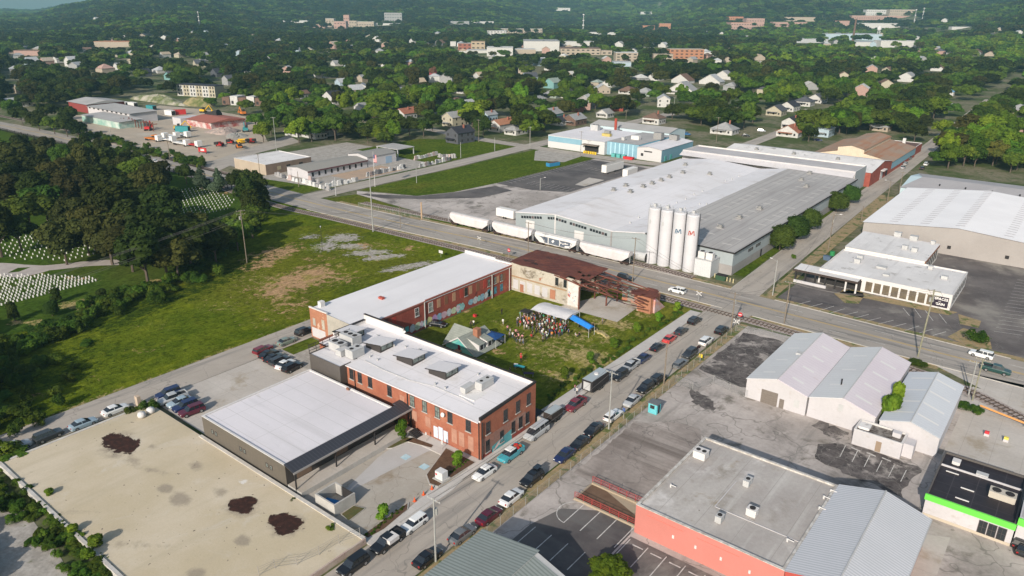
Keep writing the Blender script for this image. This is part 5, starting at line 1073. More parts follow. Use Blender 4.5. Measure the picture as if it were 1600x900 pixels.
T = thing('monument_workshop','white gabled workshop joined behind the long monument shop','workshop',(0,0,0))
b = MB(); b.extrude([(-214.5,0),(-214.5,4.6),(-207,5.8),(-200.6,4.6),(-200.6,0)],'y',151.5,170); b.build('wall',WhiteW,T)
b = MB(); b.poly([(-215,151.2,4.7),(-207,151.2,5.9),(-207,170.3,5.9),(-215,170.3,4.7)]); b.poly([(-207,151.2,5.9),(-200.2,151.2,4.7),(-200.2,170.3,4.7),(-207,170.3,5.9)]); b.build('roof',MAT('grey_brown_metal',(.25,.24,.225),fine=.05),T)
board(T,'roller_door','+x',-200.6,163,167,.1,3.4,MAT('blue_door',(.30,.40,.52)))
T = thing('open_shelter','open sided grey roofed shelter behind the monument workshop','shelter',(-216,184,0))
MB().box(-8,8,-6,6,3.6,3.9).build('roof',GreyRoof,T)
for a in (-7.6,7.6):
    for c in (-5.6,5.6): MB().box(a-.2,a+.2,c-.2,c+.2,0,3.6).build('post',GreyP,T)
SM = [MAT('display_stone_%s' % n,c,fine=.06,space='object') for n,c in (('white',(.60,.59,.58)),('grey',(.33,.32,.32)),('dark',(.10,.10,.11)),('pink',(.42,.33,.31)))]
def stone_proto(m_,nm):
    t = thing('display_monument','x','monument',(0,-500,0)); b = MB(); b.box(-1.0,1.0,-.4,.4,0,.5); b.build('base',m_,t)
    b = MB(); b.extrude([(-.75,.5),(.75,.5),(.75,1.5),(.4,1.75),(-.4,1.75),(-.75,1.5)],'y',-.22,.22); b.build('slab',m_,t); return freeze(t)
rg = random.Random(12); rows = []
names = ['white','grey','dark','pink']; pro = [stone_proto(m_,n) for m_,n in zip(SM,names)]
def row(p,q,n,where,ws=(5,3,1,1)):
    for k in range(n):
        f = (k+.5)/n; i = rg.choices(range(4),ws)[0]; x = p[0]+(q[0]-p[0])*f+rg.uniform(-.3,.3); y = p[1]+(q[1]-p[1])*f+rg.uniform(-.3,.3)
        s = rg.uniform(.8,1.35); dup(pro[i],(x,y,0),math.pi/2*(abs(q[1]-p[1]) > abs(q[0]-p[0]))+rg.uniform(-.2,.2),s,label='%s granite display monument in the row %s' % (names[i],where),group='display monuments '+where)
row(at(428,274),at(515,298),17,'along the grass beside the main road',(4,5,1,1)); row(at(446,266),at(500,288),9,'behind the roadside row',(2,5,1,2))
row(at(572,276),at(634,263),14,'in front of the clay paving',(4,3,3,1)); row(at(536,268),at(572,258),7,'against the long white shop',(6,3,1,0)); row(at(508,294),at(560,283),9,'nearest the corner',(6,2,0,1))
row(at(655,262),at(705,250),13,'on the curve of the side street',(6,3,1,1)); row(at(648,250),at(684,242),9,'at the back of the yard',(4,2,3,1)); row(at(684,246),at(712,247),7,'by the grass bank',(2,4,1,3))
for p_ in pro:
    for c in list(CH[p_.name]): bpy.data.objects.remove(c,do_unlink=True)
    bpy.data.objects.remove(p_,do_unlink=True)
T = thing('yard_works','pale grey roofed works with raised roof strip and green white front by the yard','works',(0,0,0))
yc = at(182,218)
b = MB(); b.box(-455,-404,131,146,0,4); b.build('lean_to',MAT('green_white_wall',(.50,.55,.50),(.20,.35,.30),sc=.15,fine=.08),T)
b = MB(); b.poly([(-456,130.5,4.1),(-403,130.5,4.1),(-403,146,4.8),(-456,146,4.8)]); b.build('lean_roof',GreyRoof,T)
b = MB(); b.box(-480,-421,146,164,0,6.2); b.build('wall',WhiteW,T); MB().poly([(-481,145,6.3),(-420,145,6.3),(-420,165,6.6),(-481,165,6.6)]).build('roof',GreyRoof,T)
for k in range(9): board(T,'clerestory','-y',146,-478+k*6.4,-475.5+k*6.4,5.0,5.9,DarkT,.1)
b = MB(); rg = random.Random(4)
for k in range(12): x = -420+k*3.6; b.cyl((x,140,0),(x,140,5+rg.uniform(-1,1)),.3,n=5); b.cyl((x,140,4),(x+3,140+rg.uniform(-2,2),4.6),.25,n=4)
b.build('rusty_frame',RustI,T)
T = thing('red_barn','pale roofed dark red shed left of the green and white works','shed',(0,0,0))
b = MB(); b.box(-520,-490,150,176,0,6); b.build('wall',MAT('barn_red',(.22,.045,.04),fine=.05),T); b = MB(); b.extrude([(149,6.05),(163,8),(177,6.05)],'x',-521,-489); b.build('roof',GreyRoof,T)
T = thing('red_roof_office','red roofed red and white yard office beside a white water tank','office',(0,0,0))
b = MB(); b.box(-388,-360,166,190,0,4); b.build('wall',MAT('red_white_wall',(.35,.08,.07),(.55,.5,.48),sc=.25,fine=.05),T); b = MB(); b.extrude([(165,4.05),(178,5.6),(191,4.05)],'x',-389,-359); b.build('roof',MAT('faded_red_roof',(.32,.11,.08),fine=.06),T)
MB().box(-398,-388.1,162,176,0,4.6).build('white_annex',WhiteW,T); MB().cyl((-391,182,3),(-383,186,5.2),3.2,n=10).build('tank',DarkT,T)
YC = [('yellow',(.60,.36,.02)),('orange',(.55,.17,.03)),('red',(.42,.03,.03)),('white',(.66,.65,.63)),('teal',(.04,.22,.24))]
YM_ = {n: MAT('machine_'+n,c,fine=.08,space='object') for n,c in YC}
def machine(kind,col,px,py,rz,label,s=1.0):
    x,y = at(px,py); t = thing(kind,label,kind.replace('_',' '),(x,y,0),rz); t.scale = (s,)*3
    m_ = YM_[col]
    if kind == 'excavator':
        MB().box(-1.6,1.6,-1.5,-.8,0,.8).build('track',DarkT,t); MB().box(-1.6,1.6,.8,1.5,0,.8).build('track',DarkT,t)
        MB().box(-1.7,1.3,-1.2,1.2,.9,2.0).build('body',m_,t); MB().box(0,1.2,-1.2,0,2.0,3.1).build('cab',DarkT,t)
        b = MB(); b.cyl((1.2,.3,1.6),(3.8,.3,4.2),.25,n=5); b.build('boom',m_,t); b = MB(); b.cyl((3.8,.3,4.2),(5.6,.3,1.6),.2,n=5); b.box(5.2,6.2,-.2,.8,.8,1.6); b.build('arm',m_,t)
    elif kind == 'boom_lift':
        MB().box(-1.8,1.8,-1.1,1.1,.5,1.3).build('chassis',m_,t)
        for a in (-1.2,1.2):
            for c in (-1.2,1.2): MB().cyl((a,c-.2,.5),(a,c+.2,.5),.5,n=10).build('wheel',DarkT,t)
        b = MB(); b.cyl((-1.5,0,1.5),(5,0,2.4),.3,n=5); b.build('boom',m_,t); MB().box(5,6.2,-.8,.8,1.6,2.6).build('basket',DarkT,t)
    elif kind == 'flatbed_truck':
        MB().box(-5,3,-1.2,1.2,.9,1.2).build('bed',m_,t); MB().box(3.1,5.2,-1.15,1.15,.6,2.9).build('cab',YM_['white'] if col != 'white' else m_,t)
        for a in (-4,-2.8,3.9):
            for c in (-1.1,1.1): MB().cyl((a,c-.18,.5),(a,c+.18,.5),.5,n=10).build('wheel',DarkT,t)
    else:
        MB().box(-3.2,3.2,-1.25,1.25,.1,2.6).build('body',m_,t); MB().box(-3.25,3.25,-1.3,1.3,2.6,2.72).build('roof',m_,t); MB().box(3.2,3.25,-1.1,1.1,.3,2.4).build('door',DarkT,t)
    return t
rg = random.Random(21)
for i,(k,c,px,py,rz,lab) in enumerate([
    ('flatbed_truck','orange',250,216,.1,'orange flatbed truck at the left end of the front truck row'),('flatbed_truck','white',268,215,.1,'white flatbed truck in the middle of the front truck row'),
    ('flatbed_truck','white',285,214,.1,'white flatbed truck at the right end of the front truck row'),('flatbed_truck','white',262,221,.1,'white flatbed truck in the second row near the hedge'),
    ('flatbed_truck','orange',240,220,.1,'orange flatbed truck nearest the hedge on the left'),('flatbed_truck','white',284,227,.05,'white flatbed truck parked lowest by the yard gate'),
    ('flatbed_truck','red',302,229,.05,'red flatbed truck parked lowest by the yard gate'),('boom_lift','red',344,228,-.8,'red lift with dark basket, leftmost in the lift row'),
    ('boom_lift','red',360,224,-.7,'red lift second in the row of lifts'),('boom_lift','orange',374,231,-.5,'orange lift low in the row of lifts'),('boom_lift','yellow',376,224,0,'yellow lift behind the orange one'),
    ('boom_lift','red',392,223,-.3,'red lift at the right end of the lift row'),('excavator','teal',384,206,2.6,'teal excavator beside the rubble heap'),('excavator','red',232,204,2.3,'red excavator in front of the rusty frame'),
    ('excavator','yellow',278,203,1.0,'yellow excavator parked between shed and trucks'),('storage_container','teal',237,172,.1,'dark green container behind the works'),('storage_container','red',281,179,1.2,'red container at the end of the timber stacks'),
    ('storage_container','white',266,180,.1,'white container beside the red one'),('storage_container','white',208,167,.1,'white container on the upper yard terrace'),('storage_container','white',195,166,.1,'white trailer box left of another on the upper terrace'),
    ('excavator','yellow',318,176,.4,'yellow excavator on the high bank'),('excavator','orange',380,180,2.9,'orange excavator at the far right of the bank'),('storage_container','teal',286,206,.6,'teal box behind the truck rows')]):
    machine(k,c,px,py,rz,lab,1.25)
T = thing('yard_sign','red and white sign panel at the entrance of the machinery yard','sign',(*at(317,240),0),.3); MB().box(-2.6,2.6,-.1,.1,.8,3.0).build('panel',YM_['red'],T); MB().box(-1.2,1.2,-.14,-.1,1.4,2.4).build('mark',White,T)
for a in (-2.3,2.3): MB().box(a-.1,a+.1,-.1,.1,0,.8).build('post',DarkT,T)
def heap(name,px,py,rx,ry,h,mat,label,seed,z0=0):
    rg = random.Random(seed); x,y = at(px,py); b = MB(); n,k = 22,6; vv = []
    for j in range(k+1):
        r = 1-j/k
        for i in range(n): t = 2*math.pi*i/n; q = r*(1+.2*math.sin(3*t+seed)+rg.uniform(-.08,.08)); vv.append((rx*q*math.cos(t),ry*q*math.sin(t),h*(1-r*r)*rg.uniform(.8,1.1)))
    b.v = vv
    for j in range(k):
        for i in range(n): i2 = (i+1) % n; b.f.append((j*n+i,j*n+i2,(j+1)*n+i2,(j+1)*n+i)); b.m.append(0)
    o = b.build(name,mat,None,(x,y,z0)); return tag(o,label,'heap')
heap('rubble_heap',350,207,11,9,3,MAT('pink_rubble',(.38,.29,.25),(.25,.21,.19),sc=.6,fine=.3,space='object'),'pinkish rubble heap in the middle of the machinery yard',3)
heap('gravel_heap',368,213,7,6,2,MAT('grey_rubble',(.25,.24,.22),fine=.3,space='object'),'grey gravel heap below the pink rubble',5)
heap('earth_bank',312,164,16,10,6,MAT('bank_earth',(.30,.24,.13),(.09,.11,.03),sc=.15,fine=.2,space='object'),'grassy earth bank under the townhouses',8)
heap('earth_bank',250,158,40,10,5,MAT('pale_bank',(.36,.33,.27),(.10,.12,.04),sc=.12,fine=.2,space='object'),'long pale stony bank behind the works',9)
# ================================================================ THE TOWN BEYOND
def terrain_at(px,py):
    d = (px-800)/F_PX*RT-(py-450)/F_PX*UP+FW; d = d/np.hypot(d[0],d[1])
    r = 60.0; prev = 60.0
    while r < 9000:
        p = CAM+d*r; h = float(hills(p[0],p[1]))
        if p[2] <= h:
            lo,hi = prev,r
            for _ in range(18):
                mid = (lo+hi)/2; q = CAM+d*mid
                if q[2] <= float(hills(q[0],q[1])): hi = mid
                else: lo = mid
            q = CAM+d*hi; return float(q[0]),float(q[1]),float(hills(q[0],q[1])),hi
        prev = r; r += max(4,r*.01)
    q = CAM+d*5000; return float(q[0]),float(q[1]),float(hills(q[0],q[1])),5000.0
VIS = []
HC = {}
def hmat(c,kind):
    key = (kind,c)
    if key not in HC:
        HC[key] = MAT('%s_%s' % (kind,c),COLR[c],tuple(v*.82 for v in COLR[c]),sc=.8,fine=.05,space='object')
    return HC[key]
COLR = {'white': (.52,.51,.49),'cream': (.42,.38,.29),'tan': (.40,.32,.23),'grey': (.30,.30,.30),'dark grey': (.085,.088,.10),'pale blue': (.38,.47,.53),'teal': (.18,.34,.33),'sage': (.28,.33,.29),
        'brown': (.16,.10,.075),'red': (.30,.07,.05),'rust': (.33,.13,.08),'pink': (.40,.26,.22),'black': (.035,.035,.045),'orange': (.40,.19,.11),'silver': (.40,.41,.42),'brick': (.30,.115,.08),'beige': (.38,.32,.255),'green': (.08,.22,.14),'blue': (.12,.25,.38)}
def house(px,py,w,d,st,wall,roof,where,hip=False,rz=0.0,porch=True,name='house',vis=1.0):
    x,y,z,r = terrain_at(px,py); h = 3.1*st
    t = thing(name,'%s %shouse with %s roof %s' % (wall,'two storey ' if st > 1.5 else '',roof,where),'house',(x,y,z),rz)
    wm,rm = hmat(wall,'siding'),hmat(roof,'roofing')
    y0,y1,xm = 0,d,w/2; hr = h+w*.30
    b = MB()
    if hip: b.box(-xm,xm,0,d,-1,h)
    else: b.extrude([(-xm,-1),(-xm,h),(0,hr-.1),(xm,h),(xm,-1)],'y',0,d)
    b.build('wall',wm,t)
    b = MB(); e = .5
    if hip:
        k = w*.42; A,B_,C_,D_ = (-xm-e,-e,h-.1),(xm+e,-e,h-.1),(xm+e,d+e,h-.1),(-xm-e,d+e,h-.1); R1,R2 = (0,min(k,d/2),hr-.4),(0,max(d-k,d/2),hr-.4)
        b.poly([A,B_,R1]); b.poly([B_,C_,R2,R1]); b.poly([C_,D_,R2]); b.poly([D_,A,R1,R2])
    else:
        for s in (-1,1): b.poly([(s*(xm+e),-e,h-.25),(0,-e,hr),(0,d+e,hr),(s*(xm+e),d+e,h-.25)]); b.poly([(s*(xm+e),-e,h-.45),(0,-e,hr-.2),(0,-e,hr),(s*(xm+e),-e,h-.25)])
    rf = b.build('roof',rm,t)
    if r < 520: MB().box(xm*.3,xm*.3+.8,d*.55,d*.55+.8,hr-1.5,hr+.7).build('chimney',hmat('brick','siding'),rf)
    if r < 700:
        for f in range(int(st)):
            for a in ((-.3,.3) if w < 11 else (-.34,0,.34)): side_win(t,'-y',0,a*w,1.0+f*3.0)
            for c in (.25,.6,.85): side_win(t,'+x',xm,c*d,1.0+f*3.0)
        if porch: b = MB(); b.box(-xm*.8,xm*.5,-2.2,-.05,2.5,2.75); b.build('porch_roof',rm,t)
    dd = r; s = F_PX/dd
    VIS.append((px-w*.5*s*vis,py-(hr+.5)*s*.97,px+w*.5*s*vis,py-h*.38*s,r))
    return t
def side_win(t,side,plane,a,z):
    b = MB(); side_box(b,side,plane,a-.55,a+.55,z,z+1.35,-.02,.06); b.build('window',DarkT,t)
rg = random.Random(99)
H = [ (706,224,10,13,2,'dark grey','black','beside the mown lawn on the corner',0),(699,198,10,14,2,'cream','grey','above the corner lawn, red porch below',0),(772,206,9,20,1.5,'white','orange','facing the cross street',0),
 (797,211,9,12,1,'white','grey','right of the orange roofed one',1),(848,190,11,16,1.6,'teal','grey','left of the blue factory',0),(889,196,10,13,1.3,'brown','grey','directly behind the blue factory roof',0),(868,196,9,12,1,'white','black','left of the brown bungalow',0),
 (624,186,10,12,1.3,'white','rust','among trees left of center',0),(722,170,8,11,1.3,'white','silver','deep between the trees above the cream house',0),(705,165,10,12,1,'sage','brown','half hidden left of a white gable',1),(716,146,11,12,1.4,'white','tan','higher up the same gap',0),
 (857,138,12,14,1.8,'teal','sage','with two gables before a pale tree',0),(834,161,9,12,1,'white','grey','small, in the trees left of the red brick row',1),(858,153,14,12,1,'sage','grey','low, above the small white one',1),(878,153,13,12,1,'white','tan','low, next to the sage one',0),
 (757,190,7,9,1.5,'pale blue','grey','in tree shade left of the orange roof',0),(804,172,8,9,1,'rust','brown','behind the white cottage',0),(512,163,15,11,1.8,'white','black','with big dormer above the bright trees',0),(560,178,9,12,1.6,'white','grey','behind a dark round tree',0),
 (557,192,9,14,1,'cream','brown','right of the monument trees',0),(646,182,8,9,1,'cream','beige','beside the rust roofed one',1),(497,122,13,12,1.6,'white','dark grey','in the dark trees left of center',0),(540,112,12,12,1.4,'pale blue','dark grey','higher in the dark trees',0),(466,154,8,9,1.3,'grey','brown','small gable in the dark trees',0),
 (562,128,8,10,1.5,'beige','grey','single pale gable in the canopy',0),(497,213,10,14,1.2,'white','brown','next to the white sheds',0),(106,104,16,22,2.2,'white','silver','large, on the far left slope',0),(86,98,12,14,1.5,'white','grey','left of the large white one',0),(42,101,14,12,1.5,'pale blue','silver','near the left edge',0),(66,101,12,12,1.5,'pink','beige','near the left edge',0),
 (155,114,16,14,1.6,'beige','pink','wide, on the left slope',1),(181,109,10,12,1.5,'white','grey','right of the wide beige one',0),(242,114,14,12,1,'white','silver','low, left of the townhouses',1),(262,125,12,12,1.5,'teal','dark grey','just above the townhouses',0),(311,95,20,12,1.5,'white','grey','wide, above the townhouses',0),
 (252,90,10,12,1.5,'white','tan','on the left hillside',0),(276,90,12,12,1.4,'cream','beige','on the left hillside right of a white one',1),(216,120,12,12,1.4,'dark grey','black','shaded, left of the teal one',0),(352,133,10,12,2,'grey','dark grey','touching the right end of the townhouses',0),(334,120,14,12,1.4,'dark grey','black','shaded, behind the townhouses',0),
 (26,146,14,14,1,'beige','grey','low, at the left edge',0),(10,168,12,16,1,'white','silver','low, at the left edge by the road',0),(575,60,16,14,1.5,'cream','beige','far left of center',1),(587,66,22,14,1.8,'white','grey','wide and far, left of center',0),(517,76,22,14,1.8,'pink','beige','wide and far',0),(545,68,16,14,1.6,'pink','brown','far, right of the pink one',0),
 (512,89,12,14,1.5,'cream','silver','far, below the wide pink one',0),(684,71,18,12,1.5,'grey','brown','far, left of the red school',0),(1020,126,11,13,1.5,'white','dark grey','with steep gable right of center',0),(976,147,13,12,1,'white','brown','wide, right of center',1),(948,136,11,12,1.2,'white','grey','right of center, second in a row of pale ones',0),
 (929,134,9,10,1.1,'beige','sage','right of center, first in a row of pale ones',1),(1003,150,14,12,1,'sage','grey','low green one right of the wide brown roof',1),(1062,148,26,12,1.1,'white','grey','very long, behind the wide tree',0),(1062,130,20,12,1,'white','brown','long, behind the very long white one',0),(1108,132,22,12,1,'white','silver','in the pale cluster by the pole line',0),
 (1128,124,20,12,1,'white','grey','upper right in the pale cluster',0),(1016,194,12,10,1.3,'white','brown','directly behind the factory rear hall',1),(1126,210,14,11,1,'white','grey','alone on grass right of the factory',1),(1231,202,9,12,1.6,'white','black','tall narrow, behind the white warehouses',0),(1229,214,13,9,1,'white','rust','low, before the tall narrow one',0),
 (1283,214,8,12,1.5,'pale blue','silver','behind the round tree at the warehouses',0),(1252,166,13,12,1.2,'white','dark grey','on the lawn right of the dark row',1),(1272,161,12,12,1.2,'white','dark grey','right end of the dark row',0),(1228,174,11,12,1.3,'white','black','middle of the dark row',0),(1208,181,11,12,1.3,'cream','dark grey','left end of the dark row',0),
 (1414,128,16,14,1.6,'white','grey','large, alone in the right woods',0),(1463,111,14,12,1.2,'white','brown','in the far right woods',0),(1491,111,10,10,1,'white','grey','in the far right woods beside the brown roofed one',0),(1365,95,9,10,1.3,'white','silver','tiny, in woods right of center',0),(1391,94,12,10,1.3,'cream','red','tiny, in woods right of the silver one',0),
 (1470,170,12,14,1,'grey','silver','under trees left of the far street',1),(1372,205,11,8,1,'beige','silver','behind the rusty hall',1),(1590,180,14,16,1.2,'beige','grey','at the right edge',1),(1592,206,12,14,1.2,'pink','brown','at the right edge below the beige one',0),(1490,150,7,8,1.2,'white','blue','tiny, under trees left of the far street',0),
 (1523,85,16,12,1.2,'grey','brown','far, upper right',0),(1546,88,14,12,1.2,'beige','brown','far, upper right next to the grey one',0),(1228,92,8,9,1.3,'white','silver','tiny, in the centre right woods',0),(1012,74,16,12,1.2,'white','grey','far, above the orange brick school',0),(1034,74,16,12,1.4,'white','silver','far, right above the orange brick school',0),(966,73,18,12,1.3,'white','grey','far, above the tan motel',0),
 (148,33,22,14,1.2,'white','silver','lone pale patch on the far left ridge foot',0),(1475,34,16,12,1.5,'white','grey','far on the right ridge',0),(1560,50,18,12,1.3,'beige','silver','far on the right ridge, at its end',0),(640,178,6,8,1,'red','rust','small shed like, near the red porch',0),
 (478,215,20,8,1,'white','silver','long and low, before the monument yard trees',1),(455,213,12,8,1,'white','beige','short and low, left of the long low one',1),(940,184,9,9,1,'white','grey','just left of the factory rear hall',0),(1043,60,12,10,1.2,'beige','brown','far above the school lawn',0)]
for (px,py,w,d,st,wa,ro,where,hip) in H:
    house(px,py,w,d,st,wa,ro,where,bool(hip),rz=rg.choice((0,0,.06,-.08,math.pi/2 if w < 12 and d < 12 else 0)))
for k in range(230):
    px = rg.uniform(5,1595); py = rg.choice((rg.uniform(52,95),rg.uniform(60,150),rg.uniform(95,175)))
    if (py > 118 and (px < 430 or px > 1500)) or (py > 150 and not 440 < px < 1200): continue
    if any(x0-8 < px < x1+8 and y0-6 < py < y1+9 for x0,y0,x1,y1,D in VIS): continue
    wa,ro = rg.choice(('white','cream','white','beige','pale blue','pink','grey')),rg.choice(('grey','silver','brown','dark grey','white','silver','tan'))
    ds = ('on the left slope','left of center','in the centre','right of center','in the right woods')[int(px/320)]
    h_ = house(px,py,rg.uniform(9,15),rg.uniform(10,14),rg.choice((1,1.4,2)),wa,ro,'in the tree canopy '+ds,rg.random() < .3,rz=rg.uniform(-.4,.8),porch=False); h_['group'] = 'small houses in the tree canopy'
    VIS[-1] = (VIS[-1][0]+1,VIS[-1][1],VIS[-1][2]-1,VIS[-1][1]*.35+VIS[-1][3]*.65,VIS[-1][4])
def blockb(px0,px1,py,hpx,depth,wall,roof,label,cat='building',name='building',win=0,rz=0.0,gap=1.0,lift=0.0):
    """a flat roofed far building: left/right pixel, base pixel, height in pixels"""
    x,y,z,r = terrain_at((px0+px1)/2,py); w = (px1-px0)/F_PX*r*1.02; h = hpx/F_PX*r
    t = thing(name,label,cat,(x,y,z-1),YAW+rz)
    wm = hmat(wall,'facade'); MB().box(-w/2,w/2,0,depth,0,h+1).build('wall',wm,t)
    MB().box(-w/2-.3,w/2+.3,-.3,depth+.3,h+1.02,h+1.5).build('roof',hmat(roof,'flat_roof'),t)
    for f in range(win):
        zz = 1+h*(f+.35)/max(win,1); n = int(max(3,w/7))
        for k in range(n): MB().box(-w/2+w*(k+.25)/n,-w/2+w*(k+.75)/n,-.12,-.02,zz,zz+min(1.8,h*.35/win)).build('window',DarkT,t)
    VIS.append((px0-1,py-hpx-1.5*depth*72/r/r*F_PX*.8-1,px1+1,py-hpx*.18,r*1.0))
    return t
for a in [
 (489,507,44,5,30,'pink','beige','pinkish low clinic at the left end of the hospital cluster',1),(510,522,43,12,25,'beige','white','beige hospital block with flat top on the left',2),(523,540,45,10,30,'pink','beige','pink hospital block below the tower',2),(538,546,42,16,16,'pink','pink','tallest pinkish tower of the hospital cluster',2),
 (546,557,43,9,25,'beige','beige','beige hospital block right of the pink tower',2),(558,583,42,7,25,'beige','white','long pale hospital wing on the right',1),(584,640,40,3,20,'white','silver','very long low white building at the forest foot',0),(602,627,34,12,20,'grey','silver','grey slab tower block standing alone by the forest',3),(440,478,35,2.5,20,'white','silver','faint row of pale roofs left of the hospital',0),
 (705,732,38,4,25,'grey','silver','grey roofed hall far away at the ridge foot',0),(738,770,37,3,20,'white','silver','row of pale roofs right of the grey roofed hall',0),(762,790,55,6,40,'white','white','white school wing with ribbon windows',2),(783,845,52,6,40,'beige','white','long beige and white school building',2),
 (820,872,80,14,70,'white','grey','big white arena with grey roof',0),(806,836,84,6,30,'beige','white','low beige block below the white arena',0),(862,880,78,8,30,'black','black','black glazed corner between arena and brown building',0),(878,936,86,9,45,'beige','brown','wide tan and brown multi storey car park',2),(880,930,72,6,40,'white','white','white roofed building behind the car park',0),
 (925,955,86,6,30,'beige','beige','low beige block right of the car park',1),(963,995,96,12,25,'beige','white','tan four storey motel with balcony rows',3),(960,985,104,6,20,'pale blue','silver','pale blue roofed shed below the tan motel',0),(1022,1050,94,8,30,'beige','beige','beige left wing of the orange brick school',1),
 (1048,1097,92,13,25,'orange','beige','orange brick four storey school',3),(1096,1114,88,6,22,'white','silver','white hall touching the orange brick school',0),(717,750,78,9,30,'brick','grey','dark red brick school in the canopy',2),(737,757,78,12,20,'tan','brown','tan end block of the red brick school',2),(704,712,72,6,14,'white','white','small white cube left of the red brick school',0),
 (762,800,88,12,40,'white','white','white building with dark ribbon right of the red school',1),(730,760,83,4,25,'white','silver','low white roof below the red school',0),(1143,1172,46,9,50,'pink','orange','pink campus building with orange roofs',2),(1167,1192,42,11,40,'pink','pink','taller pink campus block',2),(1139,1160,32,5,30,'orange','red','orange roofed campus house on the left above',1),
 (1211,1257,42,6,30,'pink','pink','long pink campus building with small gable',1),(1230,1270,33,5,30,'beige','pink','long beige roofed building above the pink one',0),(1305,1325,40,6,25,'pink','orange','small pink block left of the apartments',0),(1356,1389,24,7,25,'white','grey','left one of two white gabled apartment blocks',2),(1393,1426,24,7,25,'beige','white','right one of two gabled apartment blocks',2),
 (1340,1430,31,5,25,'pink','beige','long pinkish terrace below the apartment blocks',1),(1352,1412,44,6,40,'white','silver','long white roofed industrial hall near the water tower',0),(1246,1290,67,5,50,'silver','silver','left end of the great silver roofed plant',0),(1288,1370,63,8,90,'pale blue','silver','main hall of the great silver roofed plant',0),
 (1340,1380,72,5,40,'white','silver','low white hall before the silver plant',0),(1380,1427,74,8,30,'white','white','bright white hall with ribbed front right of the plant',0),(1005,1022,47,6,20,'orange','orange','small orange building far right of center',1),(1031,1047,46,8,16,'orange','pink','small orange and pink block in the far woods',1),
 (153,203,74,7,30,'beige','orange','wide beige building with orange roof on the left hill',0),(27,62,87,6,22,'pink','brown','brown roofed building high at the left edge',0),(30,38,80,5,14,'grey','grey','small grey cube above the brown roofed one',0),(58,75,34,0.1,1,'grey','grey','x',0),
 (920,960,54,3,20,'white','white','low white roofs beside the mast',0),(870,890,17,4,20,'white','white','pale house group high on the centre ridge',0),(1002,1018,22,3,18,'white','silver','pale roofs on the centre right ridge',0),(1490,1515,46,3,16,'white','silver','row of small white sheds on the far right field',0),
 (850,900,165,9,14,'brick','brick','x',0),(872,911,175,8,16,'brick','red','long red brick row with white awnings',0),(912,922,172,9,12,'pink','tan','pink end house of the red brick row',0),(958,973,174,11,14,'red','red','dark red house right of the big green tree',1)]:
    if a[7] == 'x': continue
    blockb(*a[:8],win=a[8])
x,y,z,r = terrain_at(306,151); T = thing('townhouse_row','row of cream three storey townhouses with black roof edges on the bank','townhouses',(x,y,0),YAW-.35)
for k in range(6):
    x0 = -19+k*6.6; MB().box(x0,x0+6.5,0,11,0,9.0).build('house_body',hmat('cream' if k % 2 else 'white','facade'),T); MB().box(x0-.1,x0+6.6,-.3,11.2,9.0,9.5).build('roof',hmat('black','flat_roof'),T)
    for f in range(3):
        for c in (1.4,4.2): MB().box(x0+c,x0+c+1.3,-.08,0,1+f*2.9,2.8+f*2.9).build('window',DarkT,T)
VIS.append((258,122,352,150,r))
x,y,z,r = terrain_at(372,165); T = thing('townhouse_row','stepped row of white and brown modern houses below the townhouses','townhouses',(x,y,0),YAW-.3)
for k in range(5):
    x0 = -14+k*6.8; MB().box(x0,x0+6.6,k*.8,10+k*.8,0,5.8+(k % 2)).build('house_body',hmat('white' if k % 2 else 'brown','facade'),T); MB().box(x0+1,x0+3,-.06+k*.8,k*.8,1,3.2).build('window',DarkT,T)
VIS.append((345,138,400,163,r))
def mast(px,py,hpx,label,pxw=.5):
    x,y,z,r = terrain_at(px,py); h = hpx/F_PX*r; t = thing('radio_mast',label,'mast',(x,y,z)); w = pxw/F_PX*r
    b = MB(); b.cyl((0,0,0),(0,0,h),w,w*.6,n=6); b.build('pole',GreyP,t); b = MB()
    for f in (.35,.62,.93): b.cyl((0,0,h*f),(0,0,h*f+h*.05),w*2.2,n=8)
    b.build('antenna_ring',White,t); VIS.append((px-2,py-hpx,px+2,py-hpx*.2,r))
mast(312,41,19,'pale lattice mast standing on the left wooded hill'); mast(911,50,25,'tall mast in the far centre with white antenna rings',.7); mast(302,50,6,'short white mast left below the lattice mast'); mast(196,64,7,'pair like white mast above the orange roofed building',.8)
mast(1441,30,14,'thin mast on the right ridge near the cleared strip'); mast(1427,42,22,'thin tall mast right of the white apartments',.4); mast(235,54,5,'tiny white spike on the left hill')
x,y,z,r = terrain_at(1371,63); s = r/F_PX; T = thing('water_tower','white water tower on legs in front of the silver plant','water tower',(x,y,z))
MB().lathe([(1.0*s,12*s),(2.6*s,13.5*s),(2.6*s,17*s),(.2*s,18.5*s)],n=12).build('tank',White,T)
for a in range(4): c,d_ = math.cos(a*1.57+.7),math.sin(a*1.57+.7); MB().cyl((c*3*s,d_*3*s,0),(c*1.4*s,d_*1.4*s,13*s),.35*s,n=5).build('leg',GreyP,T)
VIS.append((1366,44,1376,62,r)); x,y,z,r = terrain_at(1332,66); s = r/F_PX
T = thing('brick_chimney','tall brown brick chimney at the silver plant','chimney',(x,y,z)); MB().cyl((0,0,0),(0,0,30*s),1.6*s,1.1*s,n=10).build('stack',hmat('brown','facade'),T); VIS.append((1328,36,1336,62,r))
